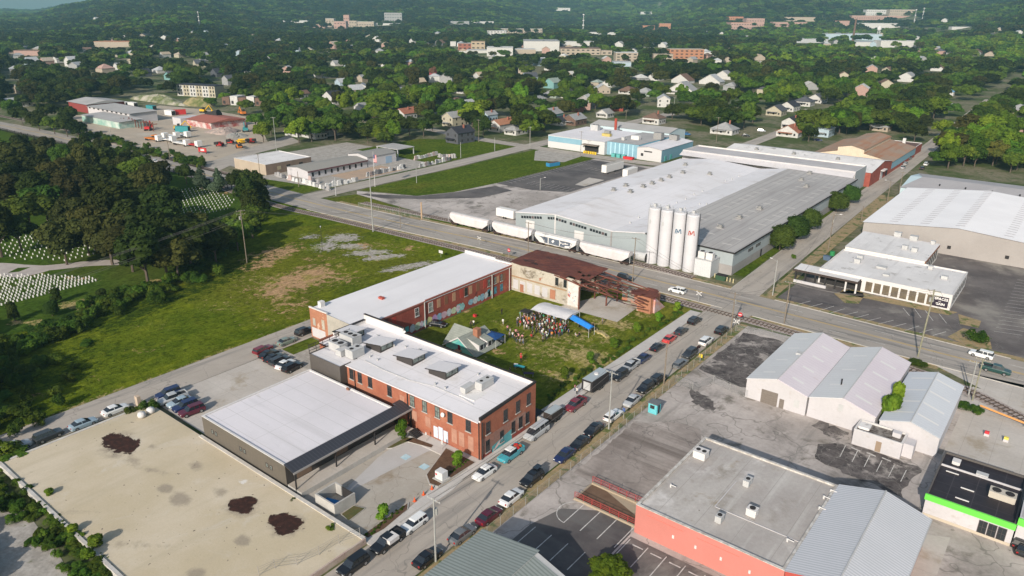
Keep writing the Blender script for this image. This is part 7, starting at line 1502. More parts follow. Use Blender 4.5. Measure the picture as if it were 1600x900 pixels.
def car_proto(kind):
    t = thing(kind,'x',kind,(0,-900,0)); b = MB()
    P = {
     'sedan': dict(L=4.75,W=.92,low=[(-2.37,.35,.62,.72,.74),(-2.2,.25,.72,.90,.88),(-1.5,.22,.78,1.00,.92),(-.6,.2,.80,.98,.92),(.8,.2,.80,.95,.92),(1.5,.22,.74,.88,.91),(2.15,.25,.66,.76,.86),(2.38,.35,.55,.62,.70)],cab=[(-1.75,.97,.0),(-1.0,1.0,.44),(.25,.98,.45),(1.15,.93,.0)]),
     'suv': dict(L=4.7,W=.95,low=[(-2.35,.4,.8,1.0,.84),(-2.25,.3,.85,1.08,.92),(-1.0,.28,.9,1.08,.95),(.8,.28,.9,1.06,.95),(1.6,.3,.88,1.02,.94),(2.2,.32,.8,.92,.90),(2.36,.42,.65,.75,.78)],cab=[(-2.28,1.06,.0),(-2.0,1.07,.62),(.35,1.06,.62),(1.15,1.02,.0)]),
     'wagon': dict(L=4.7,W=.9,low=[(-2.35,.35,.7,.92,.82),(-2.2,.27,.78,.96,.88),(-1.0,.25,.8,.96,.9),(.8,.25,.8,.94,.9),(1.5,.25,.78,.90,.9),(2.2,.28,.7,.82,.86),(2.36,.35,.58,.66,.74)],cab=[(-2.25,.94,.0),(-2.02,.95,.50),(.25,.94,.50),(.95,.90,.0)]),
     'pickup': dict(L=5.5,W=.98,low=[(-2.75,.45,.9,1.08,.92),(-2.7,.4,.95,1.12,.96),(-.45,.35,.95,1.12,.98),(1.2,.35,.95,1.12,.98),(2.0,.38,.92,1.06,.96),(2.6,.42,.85,.98,.92),(2.75,.5,.7,.8,.84)],cab=[(-.75,1.11,.0),(-.6,1.11,.66),(.75,1.1,.66),(1.45,1.08,.0)]),
     'van': dict(L=5.6,W=1.0,low=[(-2.8,.4,1.1,1.25,.96),(-2.7,.35,1.1,1.28,1.0),(0,.35,1.1,1.28,1.0),(1.6,.35,1.05,1.22,1.0),(2.2,.36,.95,1.1,.98),(2.8,.45,.75,.85,.88)],cab=[(-2.78,1.27,.0),(-2.68,1.27,.80),(1.1,1.24,.80),(1.95,1.15,.0)])}[kind]
    secs = [[(x,-w,zb),(x,-w,zm),(x,-w*.9,zt),(x,w*.9,zt),(x,w,zm),(x,w,zb)] for x,zb,zm,zt,w in P['low']]
    loft(b,secs); body = b.build('body',Paint,t,smooth=False)
    g = MB(); cb = P['cab']; W = P['W']
    gs = []
    for x,z,dh in cb:
        wb,wt = W*.90,W*(.90-.22*min(1,dh/.45 if dh else 0)); gs.append([(x,-wb,z-.04),(x,-wt,z+dh-.03*(dh>0)),(x,wt,z+dh-.03*(dh>0)),(x,wb,z-.04)])
    loft(g,gs); g.build('windows',CarGlass,t)
    r = MB(); (x0,z0,h0),(x1,z1,h1) = cb[1],cb[2]; wt = W*.70
    loft(r,[[(x0-.12,-wt,z0+h0-.06),(x0-.12,wt,z0+h0-.06),(x0-.12,wt,z0+h0-.02),(x0-.12,-wt,z0+h0-.02)],[(x0+.1,-wt,z0+h0-.05),(x0+.1,wt,z0+h0-.05),(x0+.1,wt*.96,z0+h0+.03),(x0+.1,-wt*.96,z0+h0+.03)],[(x1-.1,-wt,z1+h1-.05),(x1-.1,wt,z1+h1-.05),(x1-.1,wt*.96,z1+h1+.03),(x1-.1,-wt*.96,z1+h1+.03)],[(x1+.12,-wt,z1+h1-.09),(x1+.12,wt,z1+h1-.09),(x1+.12,wt,z1+h1-.05),(x1+.12,-wt,z1+h1-.05)]])
    if kind in ('sedan','suv','wagon','van'):
        for s in (-1,1):
            for xx in ([(x0+x1)/2] if kind == 'sedan' else [x0+(x1-x0)*.33,x0+(x1-x0)*.7]):
                r.poly([(xx-.05,s*W*.915,z0),(xx+.05,s*W*.915,z0),(xx+.05,s*W*.70,z0+h0),(xx-.05,s*W*.70,z0+h0)])
    r.build('roof',Paint,t)
    if kind == 'pickup':
        q = MB(); q.box(-2.6,-.85,-.78,.78,1.125,1.13); q.build('truck_bed',Trim,t); q = MB(); q.box(-2.7,-.78,-.97,-.82,1.1,1.32); q.box(-2.7,-.78,.82,.97,1.1,1.32); q.box(-2.75,-2.62,-.97,.97,1.1,1.32); q.build('bed_side',Paint,t)
    wr = .33 if kind in ('sedan','wagon') else .38; xa = P['L']/2*.60
    for x in (-xa,xa):
        for s in (-1,1):
            wv = MB().cyl((x,s*(W-.20),wr),(x,s*(W+.02),wr),wr,n=12).build('wheel',Tyre,t); MB().cyl((x,s*(W+.02),wr),(x,s*(W+.035),wr),wr*.62,n=8).build('rim',Rim,wv)
    xl = P['low'][-1][0]; zl = P['low'][-1][2]
    for s in (-1,1):
        MB().box(xl-.16,xl+.0,s*W*.62-.16,s*W*.62+.16,zl-.02,zl+.14).build('headlight',HeadL,t); xr = P['low'][0][0]; MB().box(xr-.0,xr+.1,s*W*.70-.13,s*W*.70+.13,.62,.86).build('tail_light',TailL,t)
    return freeze(t)
CP = {k: car_proto(k) for k in ('sedan','suv','wagon','pickup','van')}
CC = {'black': (.008,.008,.010),'white': (.70,.70,.69),'silver': (.40,.41,.42),'grey': (.14,.145,.15),'dark grey': (.035,.038,.042),'navy': (.012,.020,.075),'dark red': (.16,.012,.022),'red': (.55,.06,.055),'maroon': (.085,.008,.022),'teal': (.05,.32,.38),'dark green': (.012,.05,.045),'grey green': (.18,.22,.19),'light blue': (.28,.36,.42),'blue': (.03,.13,.30)}
UP_,DN_,RT_,LF_ = math.pi/2,-math.pi/2,0,math.pi
def car(kind,col,px,py,rz,label,group=None,s=1.0):
    x,y = at(px,py,.5); lab = '%s %s %s' % (col,{'suv':'sport utility car','wagon':'estate car','pickup':'pickup truck','van':'van','sedan':'saloon car'}[kind],label)
    o = dup(CP[kind],(x,y,.10),rz+random.Random(px*7+py).uniform(-.025,.025),s,label=lab,group=group,color=(*CC[col],1)); return o
GL,GR_ = 'cars parked along the lawn side of the street','cars parked along the fence side of the street'
for k,c,px,py,l in (('suv','black',552,884,'lowest on the left, cut by the bottom edge'),('pickup','black',606,848,'with a white topper, left kerb near the driveway'),('wagon','white',646,820,'at the left kerb before the mulch bed'),('sedan','white',757,739,'with black sunroof beside the corner mulch bed'),
   ('van','silver',838,677,'parked beside the brick end wall'),('pickup','dark red',899,634,'in front of the food trailer'),('suv','black',968,588,'right behind the food trailer'),('pickup','silver',985,573,'between two dark cars, left kerb'),
   ('sedan','navy',1004,561,'third ahead of the food trailer, left kerb'),('sedan','black',1027,543,'just below the red car'),('sedan','red',1046,530,'the only red one along the lawn'),('sedan','dark grey',1064,518,'just above the red car'),('suv','black',1085,502,'left kerb, nearest the crossing')):
    x_ = car(k,c,px,py,UP_ if px > 1010 else DN_,l,GL)
for k,c,px,py,l in (('sedan','black',668,872,'behind the tall pole at the bottom'),('sedan','grey',722,836,'with sunroof, beside the corrugated roof'),('sedan','maroon',764,807,'dark, at the dry verge below a white one'),('sedan','white',799,778,'at the dry verge above the dark one'),('suv','black',831,749,'with raised tailgate and goods inside'),
   ('sedan','navy',882,712,'third up the fence from the ramp'),('sedan','black',906,693,'between the navy car and another black one'),('sedan','black',927,672,'just below the pale pole and white car'),('wagon','white',958,650,'beside the pale pole'),('sedan','silver',987,627,'right above the white estate car'),('suv','black',1008,607,'lower of two at the brown pole'),
   ('suv','black',1028,593,'upper of two at the brown pole'),('wagon','grey',1063,569,'by the fence bend'),('suv','dark grey',1077,554,'behind the yellow sign'),('suv','white',1103,534,'second from the crossing on the fence side'),('suv','black',1127,517,'fence side, nearest the crossing')):
    car(k,c,px,py,UP_ if px % 3 else DN_,l,GR_)
x,y = at(606,846,1.4)
for k,c,px,py,rz,l in (('suv','white',1058,455,LF_,'driving along the main road by the crossing'),('suv','black',977,435,RT_+.0,'on the main road behind the brick ruin'),('suv','white',1533,555,LF_-.05,'on the far lane at the right edge of the main road'),('pickup','dark green',1556,579,RT_-.03,'on the near lane at the right edge of the main road'),
   ('sedan','white',241,252,LF_,'alone on the road beside the cemetery fence'),('suv','black',476,519,UP_,'highest in the side street, under the brick wing'),('sedan','grey green',448,534,UP_,'in the side street behind the black one'),
   ('wagon','dark red',411,547,UP_+.12,'topmost of the angled row on the concrete court'),('sedan','black',420,554,UP_+.12,'second of the angled row on the court'),('sedan','black',428,560,UP_+.12,'third of the angled row on the court'),('suv','dark grey',437,565,UP_+.12,'fourth of the angled row on the court'),('sedan','white',446,570,UP_+.12,'fifth and only white one of the angled row'),('suv','black',457,575,UP_+.12,'lowest of the angled row on the court'),
   ('suv','navy',263,616,DN_-.1,'topmost of the row behind the low roof'),('pickup','silver',270,624,DN_-.1,'second of the row behind the low roof'),('sedan','light blue',281,629,DN_-.1,'third of the row behind the low roof'),('suv','navy',290,636,DN_-.1,'fourth, largest of the row behind the low roof'),('suv','maroon',300,643,DN_-.1,'lowest of the row behind the low roof'),
   ('sedan','white',180,641,UP_,'on the side street beside the sandy slab'),('sedan','light blue',130,663,UP_,'on the side street left of the white one'),('suv','dark grey',76,682,UP_,'on the side street above the silver one'),('suv','silver',25,700,UP_,'at the left edge of the side street'),
   ('sedan','black',683,507,.35,'parked on the grass against the brick wing'),('pickup','black',770,531,.3,'under the navy canopy on the lawn'),
   ('sedan','silver',1411,262,UP_,'parked in front of the rusty hall, lower one'),('wagon','silver',1415,256,UP_,'parked in front of the rusty hall, upper one'),('suv','white',1447,257,UP_,'beside the big bright trees at the far street'),('sedan','dark grey',1441,263,UP_,'below the white one at the far street'),
   ('suv','black',1594,845,UP_,'cut by the right edge near the green shop'),('sedan','black',1600,856,UP_,'lowest at the right edge near the green shop'),('sedan','navy',1278,219,.1,'behind the white warehouse roofs'),('sedan','black',1240,185,.8,'first in the black row before the dark roofed houses'),('sedan','black',1246,181,.8,'last in the black row before the dark roofed houses'),
   ('pickup','blue',1072,210,0,'beside the factory rear yard'),('sedan','dark grey',872,215,0,'at the left corner of the blue factory'),('sedan','black',1165,212,.3,'on the cross road behind the white warehouses'),('suv','silver',1190,205,.3,'right of the black one on the cross road'),('pickup','grey',1420,248,UP_,'third in front of the rusty hall'),('suv','grey',1462,222,UP_,'far up the far street on its right'),('sedan','white',1484,205,UP_,'farthest up the far street')):
    car(k,c,px,py,rz,l)
o = dup(CP['pickup'],(*at(798,711,.5),.1),DN_,1.0,label='classic teal and white pickup truck loaded with orange and red goods',color=(*CC['teal'],1),group=False)
for c in o.children:
    if c.name.startswith('roof'): c.color = (*CC['white'],1)
rgc = random.Random(3)
for cc,nm in (((.50,.12,.03),'orange'),((.45,.03,.03),'red')):
    q = MB();
    for k in range(4): q.obox((rgc.uniform(-2.2,-1.1),rgc.uniform(-.4,.4)),rgc.uniform(0,3),rgc.uniform(.4,.9),rgc.uniform(.3,.5),.4,rgc.uniform(.6,.95))
    tag(q.build('cargo_crates',MAT('crate_'+nm,cc),None,(*at(798,711,.5),.75),DN_),'%s crates heaped in the bed of the teal pickup' % nm,'crates')
tag(MB().box(-.9,.9,-.75,.75,0,.62).build('truck_topper',White,None,(*at(611,843,1.3),1.25),DN_),'white topper over the bed of the black pickup','truck topper')
q = at(836,744,.5); tag(MB().box(-.7,.7,-.5,.5,0,.06).build('tailgate',CarGlass,None,(q[0],q[1]+.6,2.0),DN_),'raised tailgate of the black car at the fence','tailgate')
tag(MB().box(-.4,.4,-.5,.5,0,.5).build('boxes',MAT('tan_boxes',(.45,.22,.10),(.5,.45,.4),sc=2),None,(q[0],q[1]+.9,.9),0),'tan and white boxes in the open tailgate of the black car','boxes')
for p_ in CP.values():
    def rm(o_):
        for c in list(CH.get(o_.name,[])): rm(c)
        bpy.data.objects.remove(o_,do_unlink=True)
    rm(p_)
def trailer(name,px,py,L,Wd,h,side,top,label,rz=UP_,cat='trailer',mural=None):
    t = thing(name,label,cat,(*at(px,py),.1),rz); zb = .55
    b = MB(); b.extrude([(-Wd/2,zb),(Wd/2,zb),(Wd/2,h-.15),(Wd/2-.12,h),(-Wd/2+.12,h),(-Wd/2,h-.15)],'x',-L/2,L/2); b.build('body',side,t); MB().box(-L/2+.02,L/2-.02,-Wd/2+.1,Wd/2-.1,h+.005,h+.03).build('roof',top,t)
    for s in (-1,1):
        for x in (-.45,.45): MB().cyl((x,s*(Wd/2-.1),.36),(x,s*(Wd/2+.14),.36),.36,n=12).build('wheel',Tyre,t)
    b = MB(); b.cyl((L/2,-.5,.5),(L/2+1.2,0,.45),.06,n=4); b.cyl((L/2,.5,.5),(L/2+1.2,0,.45),.06,n=4); b.build('hitch',DarkT,t); return t
SilverR = MAT('silver_trailer_roof',(.34,.38,.40),fine=.03,rough=.5)
T = trailer('food_trailer',930,606,6.4,2.5,2.9,MAT('trailer_black',(.03,.027,.028),fine=0),SilverR,'black food trailer with silver roof and round vent on the sidewalk side',cat='food trailer')
MB().cyl((.2,0,2.93),(.2,0,3.2),.45,n=12).build('roof_vent',White,T); MB().box(-3.25,-3.2,-.8,.8,.8,2.5).build('door',GreyP,T); MB().box(-1,1,1.26,1.9,1.9,1.96).build('serving_hatch',DarkT,T)
trailer('cargo_trailer',864,656,3.6,1.9,2.1,MAT('trailer_brown',(.035,.028,.026),fine=0),SilverR,'small dark cargo trailer with silver roof in front of the silver van')
Wt = MAT('trailer_white',(.64,.62,.60),fine=.03)
trailer('semi_trailer',957,268,15,2.6,4.0,Wt,MAT('trailer_top',(.36,.34,.31)),'long white semi trailer on the dark sealed lot',rz=UP_-.02); trailer('semi_trailer',984,276,9,2.6,3.8,Wt,Wt,'shorter white semi trailer closer to the warehouse corner',rz=UP_)
trailer('box_trailer',792,341,8,2.6,3.4,Wt,Wt,'white box trailer with faint blue lettering at the warehouse left corner',rz=0)
text(bpy.data.objects[-1] if False else thing('trailer_lettering','faint blue lettering on the white box trailer side','lettering',(*at(792,342),0)),'CARGO',.9,(0,-1.45,2.5),(R(90),0,0),MAT('faint_blue_letter',(.25,.32,.50))) if False else None
T = thing('blue_dumpster','blue open dumpster on the grass edge of the dark lot','dumpster',(*at(864,259),0),1.35); MB().extrude([(-1.2,0),(1.2,0),(1.3,1.7),(-1.3,1.7)],'x',-3.4,3.4).build('body',MAT('dumpster_bright_blue',(.03,.20,.38),fine=.1),T); MB().box(-3.2,3.2,-1.1,1.1,1.5,1.75).build('load',MAT('dumpster_load',(.10,.06,.05),fine=.3),T)
tag(MB().box(-1.6,1.6,-.6,.6,0,1.0).build('blue_bin',MAT('bin_blue',(.02,.15,.35)),None,(-9.4,-23.6,0),.3),'bright blue bin inside the open concrete enclosure','bin')
T = thing('motorcycle','dark motorcycle parked between the two cars at the yellow sign','motorcycle',(*at(1091,546),.09),UP_)
for x in (-.7,.7): MB().cyl((x,-.06,.32),(x,.06,.32),.32,n=12).build('wheel',Tyre,T)
MB().extrude([(-.5,.4),(.45,.4),(.3,.85),(-.6,.85)],'y',-.14,.14).build('body',MAT('bike_dark',(.05,.02,.02)),T); MB().cyl((.55,-.35,1.0),(.55,.35,1.0),.03,n=5).build('handlebar',DarkT,T)
# ================================================================ RAIL CARS
HopW = MAT('hopper_white',(.58,.555,.56),(.53,.49,.48),sc=.5,fine=.05,space='object',stains=[((.42,.33,.28),.8,.64,.78,2,(1,1,.25))]); HopG = MAT('hopper_graffiti',(.62,.60,.58),(.56,.54,.52),sc=.5,fine=.05,space='object')
def hopper(xc,L,label,graffiti=False):
    t = thing('hopper_car',label,'rail car',(xc,104.9 if xc < -76 else 105.2,0),-.0,group='covered hopper cars of the train'); h = 4.35; w = 1.5; b = MB(); H2 = L/2-.55
    prof = lambda k,z0: [(-w*k,z0),(w*k,z0),(w*k,3.5),(w*.82*k,4.1),(w*.35*k,h),(-w*.35*k,h),(-w*.82*k,4.1),(-w*k,3.5)]
    secs = []
    for x,z0,k in ((-H2,2.9,.9),(-H2+.9,2.2,1),(-H2+2.2,1.25,1),(0,1.15,1),(H2-2.2,1.25,1),(H2-.9,2.2,1),(H2,2.9,.9)): secs.append([(x,a,z) for a,z in prof(k,z0)])
    loft(b,secs); b.build('body',HopW if not graffiti else HopG,t)
    MB().box(-L/2,L/2,-.5,.5,1.0,1.16).build('frame',DarkT,t)
    b = MB()
    for s in (-1,1):
        b.box(s*(L/2-.05)-.05,s*(L/2-.05)+.05,-1.4,-1.3,1.1,4.2); b.box(s*(L/2-.05)-.05,s*(L/2-.05)+.05,1.3,1.4,1.1,4.2)
        for k in range(8): b.box(s*(L/2-.05)-.03,s*(L/2-.05)+.03,-1.4,-.9,1.2+k*.4,1.25+k*.4)
    b.build('end_ladder',GreyP,t); MB().box(-H2,H2,-.35,.35,h+.06,h+.12).build('roof_walk',GreyP,t)
    for x in (-L/2+2.2,L/2-2.2):
        tr = MB().box(x-1.5,x+1.5,-1.05,1.05,.55,.9).build('truck',MAT('rail_truck',(.06,.035,.028)) if 'rail_truck' not in bpy.data.materials else bpy.data.materials['rail_truck'],t)
        for a in (-.9,.9):
            for s in (-1,1): MB().cyl((x+a,s*.72,.46),(x+a,s*.86,.46),.46,n=12).build('wheel',DarkT,tr)
    for k in range(3): x = (k-1)*L*.2; b = MB(); b.v += [(x-1.6,-1.2,1.2),(x+1.6,-1.2,1.2),(x+1.6,1.2,1.2),(x-1.6,1.2,1.2),(x-.5,-.5,.55),(x+.5,-.5,.55),(x+.5,.5,.55),(x-.5,.5,.55)]; b.f += [(0,1,5,4),(1,2,6,5),(2,3,7,6),(3,0,4,7),(4,5,6,7)]; b.m += [0]*5; b.build('hopper_bay',HopW,t)
    if graffiti:
        gd = MAT('graffiti_slate',(.085,.10,.13),(.12,.14,.17),sc=1,fine=.08,space='object'); gw = MAT('graffiti_white',(.72,.70,.68),fine=0)
        y = -w-.02
        b = MB(); b.poly([(-6.4,y,3.3),(-5.2,y,3.0),(-4.2,y,2.2),(-4.0,y,1.5),(-1.0,y,1.4),(2.5,y,1.35),(6.0,y,1.4),(6.6,y,3.0),(5.6,y,3.35),(1.2,y,3.3),(-3.0,y,3.4)]); g_ = b.build('graffiti',gd,t)
        b = MB(); y -= .015
        for (x0,z0,x1,z1,ww) in ((-2.4,1.5,-2.4,3.3,.14),(-.9,2.2,-.2,2.8,.35),(2.0,1.5,2.0,3.3,.12),(2.0,2.4,5.2,2.6,.1),(2.2,2.8,3.4,2.2,.12),(4.2,2.9,4.2,2.3,.3),(5.8,1.5,6.3,3.0,.14),(4.0,1.6,6.0,1.9,.22),(-3.8,1.5,-3.8,2.5,.1)):
            d = np.array([x1-x0,z1-z0]); d = d/np.linalg.norm(d); n_ = np.array([-d[1],d[0]])*ww; b.poly([(x0-n_[0],y,z0-n_[1]),(x1-n_[0],y,z1-n_[1]),(x1+n_[0],y,z1+n_[1]),(x0+n_[0],y,z0+n_[1])])
        b.build('graffiti_strokes',gw,g_)
    return t
hopper(-94.5,18.4,'leftmost white covered hopper car with rounded clean sides'); hopper(-75.8,17.6,'second white hopper car, at the warehouse left corner'); hopper(-58.2,17.0,'hopper car covered in slate blue and white graffiti',True); hopper(-40.2,18.4,'rightmost white hopper car with rust blushed roof')
T = thing('tank_on_stand','short grey tank with dark round end between train and silos','tank',(-31.2,111.0,0)); MB().cyl((-2.2,0,1.5),(2.0,0,1.5),1.4,n=16).build('tank',GreyP,T); MB().cyl((2.0,0,1.5),(2.3,0,1.5),1.5,n=16).build('end_plate',DarkT,T)
# ================================================================ POLES, SIGNS, WIRES
Wood = MAT('weathered_pole_wood',(.17,.135,.10),(.23,.19,.15),sc=2,fine=.1,space='object'); PoleG = MAT('galvanised_pole',(.30,.30,.285),fine=.05,space='object'); PoleM = MAT('mossy_pole_wood',(.20,.20,.13),(.27,.25,.19),sc=2,fine=.1,space='object')
Wire = MAT('cable',(.14,.13,.125),fine=0)
def hpx(bx,by,tx,ty):
    x,y = at(bx,by); lo,hi = 0,60
    for _ in range(40):
        m_ = (lo+hi)/2
        if proj(x,y,m_)[1] > ty: lo = m_
        else: hi = m_
    return x,y,lo
TOPS = {}
def pole(key,bx,by,ty,label,arms=1,mat=None,r=.15,xf=0,lamp=0,name='utility_pole',lean=0.0,az=0.0,tx=None):
    x,y,h = hpx(bx,by,bx,ty); t = thing(name,label,name.replace('_',' '),(x,y,0)); m_ = mat or Wood
    MB().cyl((0,0,0),(lean*h,0,h),r,r*.72,n=8).build('pole',m_,t); TOPS[key] = (x+lean*h,y,h,az)
    for a in range(arms):
        z = h-.35-a*1.0; am = MB(); c,s = math.cos(az)*1.25,math.sin(az)*1.25; am.cyl((lean*h-c,-s,z),(lean*h+c,s,z),.07,n=4); am = am.build('crossarm',m_,t)
        for f in (-.9,-.3,.3,.9): MB().cyl((lean*h+c*f,s*f,z+.07),(lean*h+c*f,s*f,z+.25),.05,n=5).build('insulator',GreyP,am)
    for k in range(xf): a = az+math.pi/2+k*1.3; MB().cyl((lean*h+.4*math.cos(a),.4*math.sin(a),h-2.9),(lean*h+.4*math.cos(a),.4*math.sin(a),h-1.9),.26,n=10).build('transformer',PoleG,t)
    if lamp: c,s = math.cos(lamp),math.sin(lamp); am = MB().cyl((lean*h,0,h-.4),(lean*h+1.8*c,1.8*s,h+.1),.05,n=4).build('lamp_arm',PoleG,t); MB().obox((lean*h+2.0*c,2.0*s),lamp,.7,.3,h+.02,h+.18).build('lamp_head',White,am)
    return t
pole('a',681,878,778,'grey pole with crossarm and transformer among cars at the bottom of the street',1,PoleG,xf=1,az=0); pole('b',951,671,580,'pale pole beside the white estate car',1,PoleG,az=0); pole('c',1037,601,536,'brown wooden pole at the fence between two black cars',0,Wood)
pole('d',1142,516,457,'brown wooden pole with white lamp box at the crossing',1,Wood,xf=1); pole('e',1225,506,440,'dark wooden pole on the far side of the main road verge',1,Wood); pole('f',1434,558,452,'tall mossy leaning pole with transformers at the big lot edge',2,PoleM,r=.2,xf=2,lean=.02)
pole('g',1513,618,565,'left pole of the cluster at the curving track',1,PoleG); pole('g2',1519,626,560,'right taller pole of the cluster at the curving track',1,PoleM,lean=.01); pole('h',583,362,271,'very tall slender silver pole beside the railway',0,PoleG,r=.22,lean=-.003)
pole('i',386,411,328,'wooden pole with crossarms and drums at the field edge thicket',2,Wood,xf=2,az=1.2); pole('j',504,393,357,'thin dark lamp post in the gravelly field',0,DarkT,r=.08,lamp=2.5,name='lamp_post'); pole('k',659,342,316,'stub of thick pale post beside the apron',0,MAT('post_tan',(.40,.28,.18)),r=.35,name='post')
pole('l',626,357,322,'thin dark pole on the main road verge',0,Wood,r=.12); pole('m',433,243,183,'pale tall pole between machinery yard and block building',1,PoleG,az=.6); pole('n',988,441,371,'brown pole in front of the silos',1,Wood,lean=.01); pole('o',825,405,347,'brown pole beside the graffiti hopper car',1,Wood)
pole('p',1207,462,407,'pale lamp pole at the office corner of the far street',0,PoleG,lamp=2.8); pole('q',1294,391,334,'brown pole with lamp and transformer beside the clipped shrubs',1,Wood,xf=1,lamp=0.1); pole('r',1345,347,322,'short pole at the white hall corner',0,Wood); pole('s',1386,316,283,'pole with white lamps by the grey hall',1,Wood,lamp=3.0)
pole('t',525,306,277,'small signal pole at the side street corner',0,GreyP); pole('u',844,297,278,'short lamp post on the grey apron',0,PoleG,lamp=1,name='lamp_post'); pole('v',907,245,205,'dark pole in front of the blue factory dock',1,Wood,r=.12); pole('w',828,230,198,'white pole at the cross street corner',1,PoleG); pole('x',773,236,215,'pale pole on the mown lawn edge',0,PoleG)
pole('y',720,247,222,'thin pole at the lawn by the curve',0,PoleG); pole('z',266,250,210,'dark pole standing in the road side beside the cemetery fence',1,Wood,r=.18); pole('aa',408,288,240,'dark pole before the block building',1,Wood); pole('bb',467,292,268,'short brown pole on the corner grass',0,Wood); pole('cc',651,286,262,'pale post in the verge grass strip',0,PoleG)
pole('dd',748,222,187,'pole with crossarm behind the lawn houses',1,Wood); pole('ee',1119,222,183,'pole in front of the lone white house',1,Wood); pole('ff',1254,206,170,'pole beside the lawn of the dark roofed houses',1,PoleG); pole('gg',1053,170,152,'pole before the long white house',1,PoleG); pole('hh',978,186,172,'grey pole between red house and factory',1,Wood); pole('ii',1405,330-30,268,'far street pole near the rusty hall',1,Wood)
pole('jj',100,188,172,'pale pole beside the upper left tracks',1,PoleG); pole('kk',36,192,170,'pale pole left beside the upper left tracks',1,PoleG); pole('ll',175,222,200,'thin pale pole between road and hedge',0,PoleG)
TOPS['off1'] = (*at(-230,610),11,1.2); pole('off0',1200,1150,1040,'pole below the photo edge',1,Wood) if False else None
def span(a,b,offs=(-.9,-.3,.3,.9),dz=0,sag=1.2,label='thin overhead wires'):
    (xa,ya,za,aa),(xb,yb,zb,ab) = TOPS[a],TOPS[b]; t = thing('overhead_wires',label,'wires',(xa,ya,0))
    for o_ in offs:
        b_ = MB(); pts = []
        for k in range(13):
            f = k/12; ca = 1.25*o_; pts.append((xa+(xb-xa)*f+ca*(math.cos(aa)*(1-f)+math.cos(ab)*f)-xa,ya+(yb-ya)*f+ca*(math.sin(aa)*(1-f)+math.sin(ab)*f)-ya,za+(zb-za)*f-.1+dz-sag*4*f*(1-f)))
        for p,q in zip(pts,pts[1:]): b_.cyl(p,q,.03,n=3,caps=False)
        b_.build('wire',Wire,t)
    return t
span('i','off1',(-.9,0,.9),label='three wires leaving the thicket pole towards the left edge'); span('i','off1',(-.9,.9),-2.5,label='two lower wires leaving the thicket pole to the left'); span('i','l',(-.6,.6),0,2.0,'two wires from the thicket pole across the field to the verge pole')
span('a','b',(-.9,0,.9),label='three wires along the lower street between grey and pale pole'); span('b','c',(0,),label='single wire from pale pole to brown pole'); span('b','d',(-.9,.9),0,1.8,'two wires from pale pole to the crossing pole'); span('d','e',(-.9,.9),label='two wires over the main road at the crossing'); span('n','d',(-.9,.9),label='two wires from the silo pole to the crossing pole')
span('o','n',(-.9,.9),label='two wires past the hopper cars to the silo pole'); span('e','f',(-.9,0,.9),0,2.2,'three wires over the office lot edge'); span('f','g2',(-.9,.9),label='two wires from the mossy pole to the track cluster'); span('q','e',(-.9,.9),0,1.8,'two wires down the far street to the verge pole')
def sign(px,py,h,w,hh,mat,label,name='sign',mark=None,face='-y'):
    x,y = at(px,py); t = thing(name,label,'sign',(x,y,0)); MB().cyl((0,0,0),(0,0,h),.05,n=5).build('post',PoleG,t); p = MB().box(-w/2,w/2,-.03,.03,h-hh,h).build('panel',mat,t); return t,p,h
RedS = MAT('sign_red',(.50,.02,.03),fine=0)
for px,py,lab in ((795,402,'red round no entry sign on the main road verge by the ruin'),(1155,505,'red round no entry sign at the crossing')):
    x,y = at(px,py); t = thing('no_entry_sign',lab,'sign',(x,y,0)); MB().cyl((0,0,0),(0,0,2.6),.05,n=5).build('post',PoleG,t); d = MB().cyl((0,-.03,2.3),(0,.03,2.3),.55,n=16).build('disc',RedS,t); MB().box(-.4,.4,-.06,-.035,2.2,2.4).build('bar',White,d)
for px,py,lab in ((749,384,'white crossbuck on the left verge of the main road'),(1091,473,'white crossbuck left of the crossing'),(1149,518,'white crossbuck right of the crossing')):
    x,y = at(px,py); t = thing('crossbuck_sign',lab,'sign',(x,y,0)); MB().cyl((0,0,0),(0,0,3.0),.06,n=5).build('post',PoleG,t)
    for a in (1,-1): b = MB(); b.poly([(-.75,-.08,2.6-.5*a-.1),(.75,-.08,2.6+.5*a-.1),(.75,-.08,2.6+.5*a+.12),(-.75,-.08,2.6-.5*a+.12)]); b.poly([(-.75,-.05,2.6-.5*a-.1),(.75,-.05,2.6+.5*a-.1),(.75,-.05,2.6+.5*a+.12),(-.75,-.05,2.6-.5*a+.12)]); b.build('blade',White,t)
sign(974,655,2.4,.5,.7,MAT('sign_blue',(.02,.07,.25)),'blue sign on a thin post at the fence by the white car'); sign(1094,565,1.8,.8,.8,MAT('sign_yellow',(.62,.45,.03)),'round looking yellow sign on the chain link fence')
sign(689,402,2.2,1.6,.9,White,'white board on a post at the top corner of the field'); sign(691,703,2.0,.35,.9,White,'narrow white sign before the blue doors'); sign(666,690,1.9,.3,.6,White,'small white sign post beside the mulch strip')
T = thing('electrical_box','white electrical cabinet with red label in the corner mulch bed','cabinet',(*at(690,749),.2)); MB().box(-1.1,1.1,-1.0,1.0,0,.12).build('pad',Conc,T); MB().box(-.8,.8,-.65,.65,.12,1.5).build('cabinet',MAT('cabinet_grey',(.55,.55,.55)),T); MB().box(-.7,-.35,-.68,-.655,.8,1.1).build('label',RedS,T)
for k,(px,py) in enumerate(((648,784),(662,774),(675,765))):
    t = thing('traffic_cone','orange traffic cone, %s across the driveway' % ('lowest','middle','highest')[k],'traffic cone',(*at(px,py),.1),group='traffic cones across the driveway'); MB().lathe([(.2,.04),(.04,.75)],n=10).build('cone',MAT('cone_orange',(.60,.10,.03)) if k == 0 else bpy.data.materials['cone_orange'],t); MB().box(-.25,.25,-.25,.25,0,.04).build('base',bpy.data.materials['cone_orange'],t)
